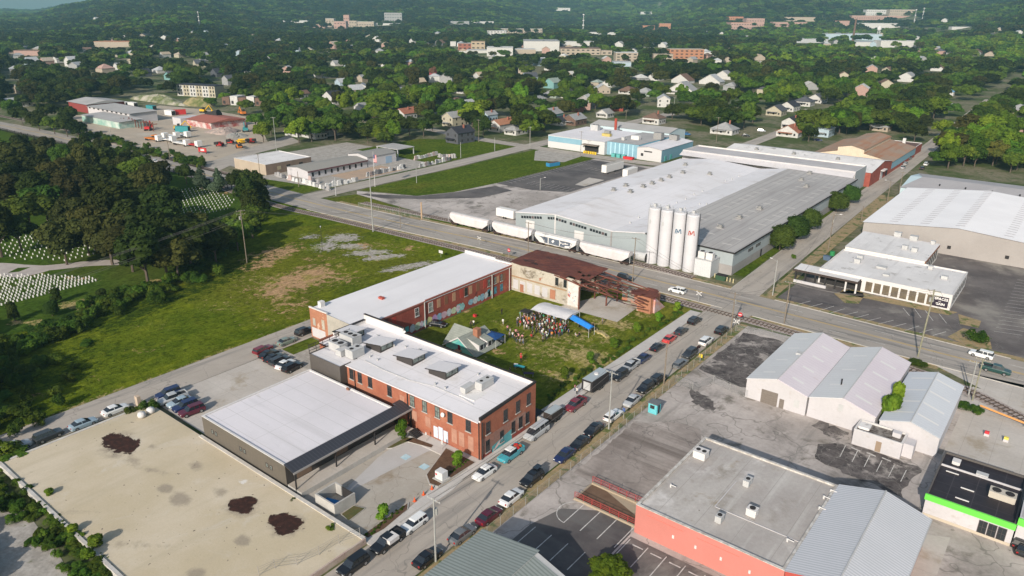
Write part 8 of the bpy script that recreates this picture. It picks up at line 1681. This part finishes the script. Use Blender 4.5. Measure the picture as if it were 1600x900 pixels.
T = thing('flagpole','flagpole with a red white and blue striped flag at the monument yard','flagpole',(*at(586,292),0)); MB().cyl((0,0,0),(0,0,15),.12,.07,n=6).build('pole',White,T)
fl = thing('x','x','x'); bpy.data.objects.remove(fl)
b = MB()
for k in range(13): b.box(.1,2.0,-.03,.03,10.6+k*.24,10.6+(k+1)*.24,k % 2)
f_ = b.build('flag',[RedS,White],T); MB().box(.08,.95,-.05,.05,12.1,13.75).build('canton',MAT('flag_navy',(.02,.03,.12)),f_)
for k,(px,py,lab) in enumerate(((222,652,'left white plastic tank lying at the slab corner'),(236,645,'right white plastic tank lying at the slab corner'))):
    t = thing('plastic_tank',lab,'tank',(*at(px,py,.9),.9)); MB().lathe([(.1,0),(.65,.1),(.75,.5),(.65,.95),(.25,1.1)],n=14).build('shell',White,t,smooth=True); MB().cyl((0,0,1.05),(0,0,1.2),.22,n=10).build('cap',GreyP,t)
T = thing('concrete_block','tan upright concrete block behind the white tanks','block',(*at(217,633),.0)); MB().box(-.5,.5,-.35,.35,0,2.0).build('block',MAT('tan_concrete',(.45,.36,.28),fine=.1),T)
ChainM = NT('chain_link'); tr = ChainM.n('ShaderNodeBsdfTransparent'); mx = ChainM.n('ShaderNodeMixShader'); mx.inputs[0].default_value = .16; ChainM.l(tr.outputs[0],mx.inputs[1]); ChainM.l(ChainM.bsdf.outputs[0],mx.inputs[2]); ChainM.l(mx.outputs[0],ChainM.out.inputs[0]); ChainM.bsdf.inputs[0].default_value = (.34,.34,.33,1); ChainM = ChainM.m
def chain_fence(pts,h,label,sp=3.0,mesh=True,pm=None,name='chain_link_fence',z=0.0):
    t = thing(name,label,'fence',(0,0,0)); pm = pm or PoleG; n = 0
    for (xa,ya),(xb,yb) in zip(pts,pts[1:]):
        L = math.hypot(xb-xa,yb-ya); k = max(1,int(L/sp))
        for i in range(k):
            if n > 96: break
            f = i/k; x,y = xa+(xb-xa)*f,ya+(yb-ya)*f; MB().cyl((x,y,z),(x,y,z+h),.035,n=5).build('post',pm,t); n += 1
    b = MB()
    for (xa,ya),(xb,yb) in zip(pts,pts[1:]): b.cyl((xa,ya,z+h-.03),(xb,yb,z+h-.03),.02,n=4)
    b.build('top_rail',pm,t)
    if mesh:
        b = MB()
        for (xa,ya),(xb,yb) in zip(pts,pts[1:]): b.poly([(xa,ya,z+.05),(xb,yb,z+.05),(xb,yb,z+h-.05),(xa,ya,z+h-.05)])
        b.build('mesh_panel',ChainM,t)
    return t
chain_fence([(13.3,-60),(13.3,-8),(13.8,22),(12.9,46),(12.2,79)],1.9,'long chain link fence between the dry verge and the paved lot')
chain_fence([(12.9,46),(17.0,45.6),(19,51),(27,49)],1.9,'short chain link fence crossing the lot towards the white shed')
chain_fence([(12.4,79),(20,81.5),(27,80)],1.6,'chain link fence at the top of the paved lot beside the tracks')
chain_fence([at(560,322),(-130,101.5),(-112,102.5)],1.5,'chain link fence on the grass strip before the apron');
IronM = MAT('black_iron',(.02,.016,.016),fine=0)
T = thing('iron_fence','long dark iron fence between cemetery and road','fence',(0,0,0)); fp = [(-560,80),(-430,82.5),(-330,86.2),(-262,86.4),(-215,84.9),(-180,83.8)]
b = MB()
for (xa,ya),(xb,yb) in zip(fp,fp[1:]):
    L = math.hypot(xb-xa,yb-ya); n = int(L/.45)
    for z in (.4,1.7): b.cyl((xa,ya,z),(xb,yb,z),.04,n=3)
    for i in range(n): f = i/n; x,y = xa+(xb-xa)*f,ya+(yb-ya)*f; b.box(x-.035,x+.035,y-.03,y+.03,.1,1.95)
b.build('railing',IronM,T); b = MB()
for i in range(60): f = i/60*(len(fp)-1); k = int(f); u = f-k; x,y = fp[k][0]+(fp[k+1][0]-fp[k][0])*u,fp[k][1]+(fp[k+1][1]-fp[k][1])*u; MB().box(x-.14,x+.14,y-.14,y+.14,0,2.1).build('post',IronM,T)
M_drive = MAT('cemetery_drive',(.42,.38,.355),(.36,.32,.30),sc=.3,fine=.05)
b = MB(); ribbon(b,smooth_line([at(-60,415),at(0,416),at(50,420),at(95,417),at(140,412),at(190,410)],2),-2.6,2.6,.10); tag(b.build('cemetery_drive',M_drive),kind='structure')
sheet('cemetery_drive',[at(-40,412),at(0,412),at(62,415),at(100,416),at(60,428),at(30,434),at(-40,430)],.09,M_drive)
sheet('grass_island',[at(12,427),at(28,419),at(48,418),at(30,425)],.12,M_lawn)
HS = MAT('marble_headstone',(.58,.575,.56),(.50,.49,.47),sc=3,fine=.05,space='object')
b = MB(); b.extrude([(-.17,0),(.17,0),(.17,.72),(.11,.80),(0,.83),(-.11,.80),(-.17,.72)],'y',-.06,.06); hs = b.build('headstone',HS); hs.hide_render = False
cnt = 0; rg = random.Random(77); xs = -139.6
for i in range(14):
    x = xs-i*2.05
    for j in range(46):
        y = -1.0-j*.93+.0*i
        up = interp([(-167,-17),(-154.7,-7.4),(-143.6,-.8),(-139,-.5)],x)
        if y > up or cnt >= 300: continue
        px,py,_ = proj(x,y,.4)
        if px < -4 or rg.random() < .03 or (i > 6 and abs(math.sin(i*1.7+j*.35)) < .12): continue
        if cnt == 0: o = hs
        else: o = hs.copy(); COL.objects.link(o)
        o.location = (x+rg.uniform(-.08,.08),y+rg.uniform(-.08,.08),.06); o.rotation_euler = (rg.uniform(-.04,.04),0,.95+rg.uniform(-.06,.06)); o.scale = (1.05,1.05,.8)
        tag(o,'white marble headstone in the close rows of the open cemetery lawn','headstone','headstones on the open cemetery lawn'); cnt += 1
b = MB();
def stone_at(x,y,a=.95):
    c,s = math.cos(a),math.sin(a); n = len(b.v); w,d,h = .15,.06,.6
    for z in (.06,h):
        for u,v in ((-w,-d),(w,-d),(w,d),(-w,d)): b.v.append((x+u*c-v*s,y+u*s+v*c,z))
    for f in ((0,1,5,4),(1,2,6,5),(2,3,7,6),(3,0,4,7),(4,5,6,7)): b.f.append(tuple(n+k for k in f)); b.m.append(0)
for i in range(3):
    for j in range(20): stone_at(-196-i*4.0+rg.uniform(-.1,.1),2+j*1.9-.25*i)
def area(pxpoly,sx,sy):
    P_ = [at(*p) for p in pxpoly]; x0,x1 = min(p[0] for p in P_),max(p[0] for p in P_); y0,y1 = min(p[1] for p in P_),max(p[1] for p in P_); x = x0
    while x < x1:
        y = y0
        while y < y1:
            if inpoly(np.array([x]),np.array([y]),P_)[0]: stone_at(x+rg.uniform(-.1,.1),y+rg.uniform(-.1,.1))
            y += sy
        x += sx
area([(272,300),(300,292),(330,296),(368,312),(352,332),(300,338),(268,330)],3.4,1.5); area([(222,272),(245,278),(262,288),(258,292),(222,280)],3.4,1.5); area([(90,245),(135,242),(160,262),(150,270),(95,262)],4.5,1.4); area([(0,372),(60,360),(140,362),(150,400),(110,410),(30,406),(0,400)],3.4,1.7); area([(85,330),(135,330),(140,352),(90,352)],3,1.7)
o = b.build('headstone_rows',HS,recalc=False); tag(o,'rows of small white headstones under and behind the dark oaks','headstones',kind='stuff')
# ================================================================ YARD: TENTS, COTTAGE, PEOPLE
TentW = MAT('white_canvas',(.62,.60,.60),(.55,.53,.54),sc=.6,fine=.03); TentB = MAT('bright_blue_canvas',(.02,.20,.60),(.03,.24,.65),sc=1.5,fine=.05); TentN = MAT('navy_canvas',(.012,.045,.15),(.015,.06,.18),sc=1.5,fine=.05)
T = thing('event_tent','long white arched event tent beside the crowd on the lawn','tent',(0,0,0)); cA,cB = at(829,484,2.5),at(884,500,2.5); ax = math.atan2(cB[1]-cA[1],cB[0]-cA[0]); LT = math.hypot(cB[0]-cA[0],cB[1]-cA[1]); WT = 6.2
b = MB(); n = 8; ca,sa = math.cos(ax),math.sin(ax)
def tp(u,v,z): return (cA[0]+u*ca-v*sa,cA[1]+u*sa+v*ca,z)
ZT = lambda v: 2.5+.5*math.sin(math.pi*v/WT)
prev = None
for i in range(n):
    for j in range(12):
        u0,u1,v0,v1 = LT*j/12,LT*(j+1)/12,WT*i/n,WT*(i+1)/n; sg = lambda u,v: .12*abs(math.sin(u/LT*math.pi*4))*(1 if v < .1 or v > WT-.1 else 0)
        b.poly([tp(u0,v0,ZT(v0)+sg(u0,v0)),tp(u1,v0,ZT(v0)+sg(u1,v0)),tp(u1,v1,ZT(v1)+sg(u1,v1)),tp(u0,v1,ZT(v1)+sg(u0,v1))])
b.build('canopy',TentW,T)
for u in (0,LT/2,LT):
    for v in (0,WT): MB().cyl(tp(u,v,0),tp(u,v,2.55),.06,n=5).build('pole',GreyP,T)
b = MB()
for k in range(10): v = WT*(k+.5)/10; b.cyl(tp(LT,WT/2,2.5),tp(LT+.02,v,ZT(v)-.05),.05,n=4)
b.cyl(tp(LT,0,2.5),tp(LT,WT,2.5),.06,n=4); b.build('end_truss',GreyP,T)
T = thing('blue_canopy','long bright blue canopy tent with people along its front','tent',(0,0,0)); q = [at(888,497,2.2),at(920,515,2.2),at(929,510,2.2),at(899,492,2.2)]; cx,cy = np.mean([p[0] for p in q]),np.mean([p[1] for p in q])
b = MB(); m1,m2 = ((q[0][0]+q[3][0])/2,(q[0][1]+q[3][1])/2),((q[1][0]+q[2][0])/2,(q[1][1]+q[2][1])/2)
b.poly([(*q[0],2.2),(*q[1],2.2),(*m2,2.8),(*m1,2.8)]); b.poly([(*q[3],2.2),(*q[2],2.2),(*m2,2.8),(*m1,2.8)]); b.poly([(*q[0],2.2),(*q[3],2.2),(*m1,2.8)]); b.poly([(*q[1],2.2),(*q[2],2.2),(*m2,2.8)]); b.build('canopy',TentB,T)
for p in q: MB().cyl((*p,0),(*p,2.2),.05,n=5).build('pole',GreyP,T)
T = thing('navy_canopy','square navy canopy beside the grey roofed cottage','tent',(*at(771,524,2.2),0),.1); b = MB()
for a in range(4): c0,c1 = ((-1.9,-1.9),(1.9,-1.9),(1.9,1.9),(-1.9,1.9))[a],((1.9,-1.9),(1.9,1.9),(-1.9,1.9),(-1.9,-1.9))[a]; b.poly([(*c0,2.2),(*c1,2.2),(0,0,2.9)])
b.build('canopy',TentN,T)
for c in ((-1.9,-1.9),(1.9,-1.9),(1.9,1.9),(-1.9,1.9)): MB().cyl((*c,0),(*c,2.2),.05,n=5).build('pole',GreyP,T)
T = thing('black_canopy','small black canopy rising at the back of the crowd','tent',(*at(822,500),0)); MB().box(-1.2,1.2,-1,1,2.2,2.5).build('canopy',DarkT,T)
for c in ((-1.1,-.9),(1.1,-.9),(1.1,.9),(-1.1,.9)): MB().cyl((*c,0),(*c,2.2),.05,n=5).build('pole',GreyP,T)
T = thing('stage_cottage','little grey roofed cottage with mint green gable and two white dormers','cottage',(-31.3,29.2,.4)); hr = 3.0
b = MB(); b.extrude([(-4.2,-.4),(-4.2,.3),(0,hr),(4.2,.3),(4.2,-.4)],'y',0,8.4); b.build('wall',MAT('mint_gable',(.16,.44,.38),(.20,.48,.42),sc=2),T)
b = MB(); b.poly([(-4.8,-.35,.1),(0,-.35,hr+.15),(0,8.7,hr+.15),(-4.8,8.7,.1)]); b.poly([(0,-.35,hr+.15),(5.2,-.35,-.1),(5.2,8.7,-.1),(0,8.7,hr+.15)]); b.build('roof',Shingle,T)
b = MB(); b.extrude([(.6,.1),(4.6,hr+.5),(8.4,.1)],'x',-5.6,.2); b.build('cross_roof',Shingle,T)
b = MB()
for s in (-1,1): b.poly([(s*4.6,-.42,.0),(0,-.42,hr-.05),(0,-.42,hr+.3),(s*5.0,-.42,.05)])
b.build('gable_trim',White,T)
b = MB(); b.poly([(-2.2,-.06,.7),(2.2,-.06,.7),(0,-.06,2.4)]); g_ = b.build('gable_panel',Teal,T); board(T,'door','-y',-.02,-.35,.35,.0,1.3,MAT('maroon_door',(.16,.02,.03)),.12); board(T,'step','-y',-.02,-.8,.8,0,.12,BrickO,1.0)
for y in (1.6,4.4): b = MB(); b.extrude([(.9,2.3),(.9,2.62),(4.4,1.9),(4.4,.4)],'y',y,y+1.7); d = b.build('dormer',White,T); MB().extrude([(.7,2.7),(4.7,1.88),(4.7,1.98),(.7,2.8)],'y',y-.15,y+1.85).build('dormer_roof',Shingle,d); MB().box(4.4,4.46,y+.4,y+1.3,.6,1.6).build('window',DarkT,d)
MB().box(.9,2.2,3.6,4.9,1.5,4.3).build('chimney',BrickO,T)
def person_proto(seed,pose):
    g = random.Random(seed); import bmesh
    J = {'pel': (0,0,.95),'spi': (0,0,1.15),'che': (0,0,1.36),'nek': (0,0,1.50),'hea': (0,.015,1.62),'top': (0,.01,1.73)}
    J.update({'shL': (-.18,0,1.42),'shR': (.18,0,1.42),'elL': (-.25,-.02,1.15),'elR': (.25,-.02,1.15),'waL': (-.26,.06,.92),'waR': (.26,.06,.92),'haL': (-.26,.09,.82),'haR': (.26,.09,.82),'hiL': (-.10,0,.92),'hiR': (.10,0,.92),'knL': (-.11,.02,.50),'knR': (.11,.02,.50),'anL': (-.11,-.02,.08),'anR': (.11,-.02,.08),'toL': (-.12,.14,.04),'toR': (.12,.14,.04)})
    if pose == 'walk': J.update({'knL': (-.10,.20,.52),'anL': (-.10,.28,.10),'toL': (-.10,.43,.07),'knR': (.10,-.08,.50),'anR': (.10,-.34,.16),'toR': (.10,-.24,.05),'elL': (-.25,-.14,1.16),'waL': (-.24,-.12,.94),'haL': (-.24,-.10,.85),'elR': (.25,.10,1.17),'waR': (.24,.26,1.02),'haR': (.24,.34,.98)})
    if pose == 'hold': J.update({'elL': (-.24,.02,1.16),'waL': (-.12,.26,1.18),'haL': (-.07,.32,1.22),'elR': (.25,.02,1.15),'waR': (.14,.24,1.10),'haR': (.08,.30,1.13)})
    if pose == 'raise': J.update({'elR': (.30,.14,1.50),'waR': (.26,.22,1.72),'haR': (.24,.24,1.84)})
    if pose == 'sit':
        for k in J: J[k] = (J[k][0],J[k][1],J[k][2]-.52)
        J.update({'knL': (-.13,.42,.44),'knR': (.13,.42,.44),'anL': (-.13,.46,.06),'anR': (.13,.46,.06),'toL': (-.13,.60,.04),'toR': (.13,.60,.04),'waL': (-.18,.22,.52),'waR': (.18,.22,.52),'haL': (-.14,.32,.50),'haR': (.14,.32,.50)})
    E_ = [('pel','spi'),('spi','che'),('che','nek'),('nek','hea'),('hea','top'),('che','shL'),('shL','elL'),('elL','waL'),('waL','haL'),('che','shR'),('shR','elR'),('elR','waR'),('waR','haR'),('pel','hiL'),('hiL','knL'),('knL','anL'),('anL','toL'),('pel','hiR'),('hiR','knR'),('knR','anR'),('anR','toR')]
    RD = {'pel': .135,'spi': .12,'che': .15,'nek': .055,'hea': .10,'top': .075,'shL': .075,'shR': .075,'elL': .048,'elR': .048,'waL': .035,'waR': .035,'haL': .04,'haR': .04,'hiL': .10,'hiR': .10,'knL': .065,'knR': .065,'anL': .045,'anR': .045,'toL': .04,'toR': .04}
    ks = list(J); me = bpy.data.meshes.new('body'); me.from_pydata([J[k] for k in ks],[(ks.index(a),ks.index(b_)) for a,b_ in E_],[])
    ob = bpy.data.objects.new('tmp',me); COL.objects.link(ob); md = ob.modifiers.new('s','SKIN')
    if not me.skin_vertices: me.attributes
    bm = bmesh.new(); bm.from_mesh(me); lay = bm.verts.layers.skin.verify()
    for v,k in zip(bm.verts,ks): v[lay].radius = (RD[k],RD[k]*(.72 if k in ('pel','spi','che') else 1)); v[lay].use_root = k == 'pel'
    bm.to_mesh(me); bm.free(); ss = ob.modifiers.new('u','SUBSURF'); ss.levels = 1; ss.render_levels = 1
    bpy.context.view_layer.update(); out = bpy.data.meshes.new_from_object(ob.evaluated_get(bpy.context.evaluated_depsgraph_get())); out.name = 'body'; bpy.data.objects.remove(ob,do_unlink=True)
    out.materials.clear()
    for m_ in (SkinM,ShirtM,TrouM): out.materials.append(m_)
    zo = -.52 if pose == 'sit' else 0; idx = []
    for p in out.polygons:
        c = p.center; z = c.z-zo
        if z > 1.49: i = 0
        elif abs(c.x) > .205 and z < 1.22: i = 0
        elif pose in ('hold','raise','sit') and ((c.y > .17 and z > .95) or z > 1.45): i = 0
        elif z > .93: i = 1
        elif z > (.30 if seed % 2 else .05): i = 2
        else: i = 0
        idx.append(i)
    out.polygons.foreach_set('material_index',idx); out.polygons.foreach_set('use_smooth',[True]*len(idx)); out.update()
    b = MB(); b.lathe([(.095,1.60),(.108,1.66),(.095,1.73),(.04,1.765)],(0,-.012),n=10); hair = b.mesh('hair',[HairM],smooth=True)
    if pose == 'sit': hair.transform(Matrix.Translation((0,0,-.52)))
    return out,hair
def rnd_mat(name,cols,mul=1.0):
    t = NT(name); oi = t.n('ShaderNodeObjectInfo'); r = t.math('FRACT',t.math('MULTIPLY',oi.outputs['Random'],mul)); cr = t.n('ShaderNodeValToRGB'); cr.color_ramp.interpolation = 'CONSTANT'; e_ = cr.color_ramp.elements
    while len(e_) < len(cols): e_.new(.5)
    for i,c in enumerate(cols): e_[i].position = i/len(cols); e_[i].color = C(*c)
    t.l(r,cr.inputs[0]); t.l(cr.outputs[0],t.bsdf.inputs[0]); return t.m
SkinM = rnd_mat('skin',[(.45,.26,.18),(.40,.22,.15),(.17,.085,.05),(.50,.30,.21)]); TrouM = rnd_mat('trousers',[(.03,.035,.06),(.015,.015,.017),(.12,.10,.08),(.06,.08,.14),(.35,.33,.30),(.02,.02,.025)],3.7); HairM = rnd_mat('hair',[(.02,.014,.01),(.06,.035,.02),(.012,.01,.01),(.20,.13,.06)],5.3)
_t = NT('shirt'); _oi = _t.n('ShaderNodeObjectInfo'); _t.l(_oi.outputs['Color'],_t.bsdf.inputs[0]); ShirtM = _t.m
PP = [person_proto(i,p) for i,p in enumerate(('stand','walk','hold','stand','raise','sit'))]
SC = {'white': (.68,.67,.65),'black': (.012,.012,.014),'red': (.50,.03,.035),'green': (.03,.28,.16),'navy': (.02,.03,.10),'grey': (.22,.22,.23),'pink': (.62,.28,.30),'orange': (.65,.22,.04),'light blue': (.35,.50,.62),'mint': (.45,.62,.48)}
rg = random.Random(41)
def person(px,py,shirt,where,group=None,pose=None,label=None):
    x,y = at(px,py); k = pose if pose is not None else rg.choice((0,1,2,3,0,2,4)); t = thing('person',label or '%s top, person standing %s' % (shirt,where),'person',(x,y,.06),rg.uniform(0,6.28),group)
    t.scale = (1,1,rg.uniform(.93,1.06)); body,hair = PP[k]
    o = bpy.data.objects.new('body',body); COL.objects.link(o); o.parent = t; o.color = (*SC[shirt],1); h = bpy.data.objects.new('hair',hair); COL.objects.link(h); h.parent = t; return t
CR = [(805,508),(811,497),(820,492),(834,493),(850,497),(866,502),(881,507),(885,516),(876,529),(862,528),(850,534),(840,527),(830,516),(820,517),(809,513)]; pl = []
tries = 0
while len(pl) < 112 and tries < 9000:
    tries += 1; px,py = rg.uniform(805,885),rg.uniform(492,532)
    if not inpoly(np.array([px]),np.array([py]),CR)[0]: continue
    w = at(px,py)
    if all(math.hypot(w[0]-a,w[1]-c) > .64 for a,c in pl): pl.append(w); person(px,py,rg.choice(('white','white','black','black','black','navy','red','green','grey','pink','white','orange','light blue','mint','red','grey','navy')),'in the dense crowd before the white tent','crowd before the white tent')
for px,py in ((894,500),(897,503),(900,505),(903,507),(906,510),(909,511),(911,514),(914,516),(917,518),(920,519),(924,516),(927,514),(889,499),(896,499),(905,512),(922,521)): person(px,py,rg.choice(('white','black','grey','pink','white')),'along the edge of the bright blue canopy','people at the blue canopy')
for px,py in ((801,529),(804,532),(807,535),(810,531),(813,536),(816,533),(817,539),(809,527),(806,524),(812,540)): person(px,py,rg.choice(('white','black','pink','grey')),'in the loose group below the crowd','loose group below the crowd')
for px,py,s,lab,po in ((784,492,'black','person in black top alone near the middle of the lawn',0),(786,508,'white','person in white walking between cottage and crowd',1),(793,518,'pink','person in pink top left of the crowd',0),(797,523,'white','person in white left of the crowd, lower one',2),(796,528,'grey','person in grey beside the one in white, left of the crowd',0),
   (832,526,'black','person in black just below the crowd',0),(830,528,'red','person in red sitting just below the crowd',5),(848,535,'grey','person in grey at the lower tip of the crowd',0),(851,530,'navy','person in navy at the lower tip of the crowd',2),(878,524,'green','person at the right end of the crowd in green',0),(880,510,'mint','person in pale green top right of the crowd',2),
   (886,468,'white','person in white standing on the concrete apron under the rusty frame',0),(941,507,'grey','person in grey alone right of the blue canopy',0),(899,526,'white','person in white sitting on the lawn, left of a pair',5),(905,526,'black','person in black sitting on the lawn, right of a pair',5),
   (736,511,'black','person in black behind the cottage roof',0),(740,510,'white','person in white behind the cottage roof',2),(755,528,'pink','person in pink by the navy canopy front',0),(759,530,'white','person in white by the navy canopy front',2),(773,533,'grey','person in grey in front of the navy canopy',0),(778,530,'white','person in white right of the navy canopy',1),
   (901,617,'white','person in white on the sidewalk at the food trailer',0),(898,612,'pink','person in pink on the sidewalk at the food trailer',2),(814,566,'red','person in red in the shade behind the brick building',0),(875,552,'red','person in red alone on the lawn above the shade',0) if False else (814,562,'red','person in red at the shade edge on the lawn',0),
   (797,585,'black','person in black in the shade behind the brick building',2),(888,524,'navy','person in navy between crowd and blue canopy',0)): person(px,py,s,'',None,po,lab)
for k,(px,py,c,lab) in enumerate(((742,495,(.50,.03,.03),'small red box standing on the lawn'),(812,577,(.04,.32,.35),'teal folding table in the shade behind the brick building'),(806,573,(.03,.20,.38),'blue cooler in the shade behind the brick building'),(826,588,(.05,.03,.06),'dark folding table at the shade edge'))):
    t = thing('folding_table' if 'table' in lab else 'cooler',lab,'table' if 'table' in lab else 'cooler',(*at(px,py),0),.2*k)
    if 'table' in lab:
        MB().box(-1.1,1.1,-.45,.45,.72,.78).build('table_top',MAT('table_%d' % k,c),t)
        for a in (-.9,.9):
            for d_ in (-.35,.35): MB().cyl((a,d_,0),(a,d_,.72),.03,n=4).build('leg',GreyP,t)
    else: MB().box(-.4,.4,-.3,.3,0,.55).build('body',MAT('cooler_%d' % k,c),t); MB().box(-.42,.42,-.32,.32,.55,.65).build('lid',White if k else MAT('cooler_lid',(.4,.03,.03)),t)
for k in range(9): px,py = 931+k*2.2+rg.uniform(-1,1),517+k*1.2+rg.uniform(-1,2); t = thing('hay_bale','straw coloured bale in the short line on the dry lawn','hay bale',(*at(px,py),0),rg.uniform(0,3),'bales on the dry lawn'); MB().box(-.5,.5,-.3,.3,0,.42).build('bale',MAT('straw',(.42,.34,.16),fine=.2) if 'straw' not in bpy.data.materials else bpy.data.materials['straw'],t)
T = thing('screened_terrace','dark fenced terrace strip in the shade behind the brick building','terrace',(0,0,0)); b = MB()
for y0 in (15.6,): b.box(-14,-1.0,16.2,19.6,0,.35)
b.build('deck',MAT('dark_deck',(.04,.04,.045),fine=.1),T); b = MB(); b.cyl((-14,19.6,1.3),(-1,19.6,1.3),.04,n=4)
for k in range(9): b.cyl((-14+k*1.62,19.6,.3),(-14+k*1.62,19.6,1.3),.04,n=4)
b.build('railing',DarkT,T)
T = thing('entrance_gate','iron gate and pale wall at the sidewalk beside the brick building','gate',(0,0,0)); b = MB(); b.box(-.2,2.0,16.3,16.6,0,1.0); b.build('wall',Conc,T); b = MB()
for k in range(10): b.cyl((.4+.0*k,16.8+k*.4,.2),(.4,16.8+k*.4,1.8),.03,n=4)
b.cyl((.4,16.8,1.8),(.4,20.4,1.8),.04,n=4); b.build('gate',DarkT,T)
# ================================================================ AIR
top = 330.0; b = MB(); b.box(-9500,9500,-9500,9500,-3,top); hz = b.build('haze',[bpy.data.materials.new('haze')]); tag(hz,kind='stuff')
hm = hz.data.materials[0]; hm.use_nodes = True; nt = hm.node_tree
for n in list(nt.nodes): nt.nodes.remove(n)
ou = nt.nodes.new('ShaderNodeOutputMaterial'); pv = nt.nodes.new('ShaderNodeVolumePrincipled'); pv.inputs['Density'].default_value = HAZE; pv.inputs['Color'].default_value = (.34,.66,.80,1); pv.inputs['Anisotropy'].default_value = 0
nt.links.new(pv.outputs[0],ou.inputs['Volume'])
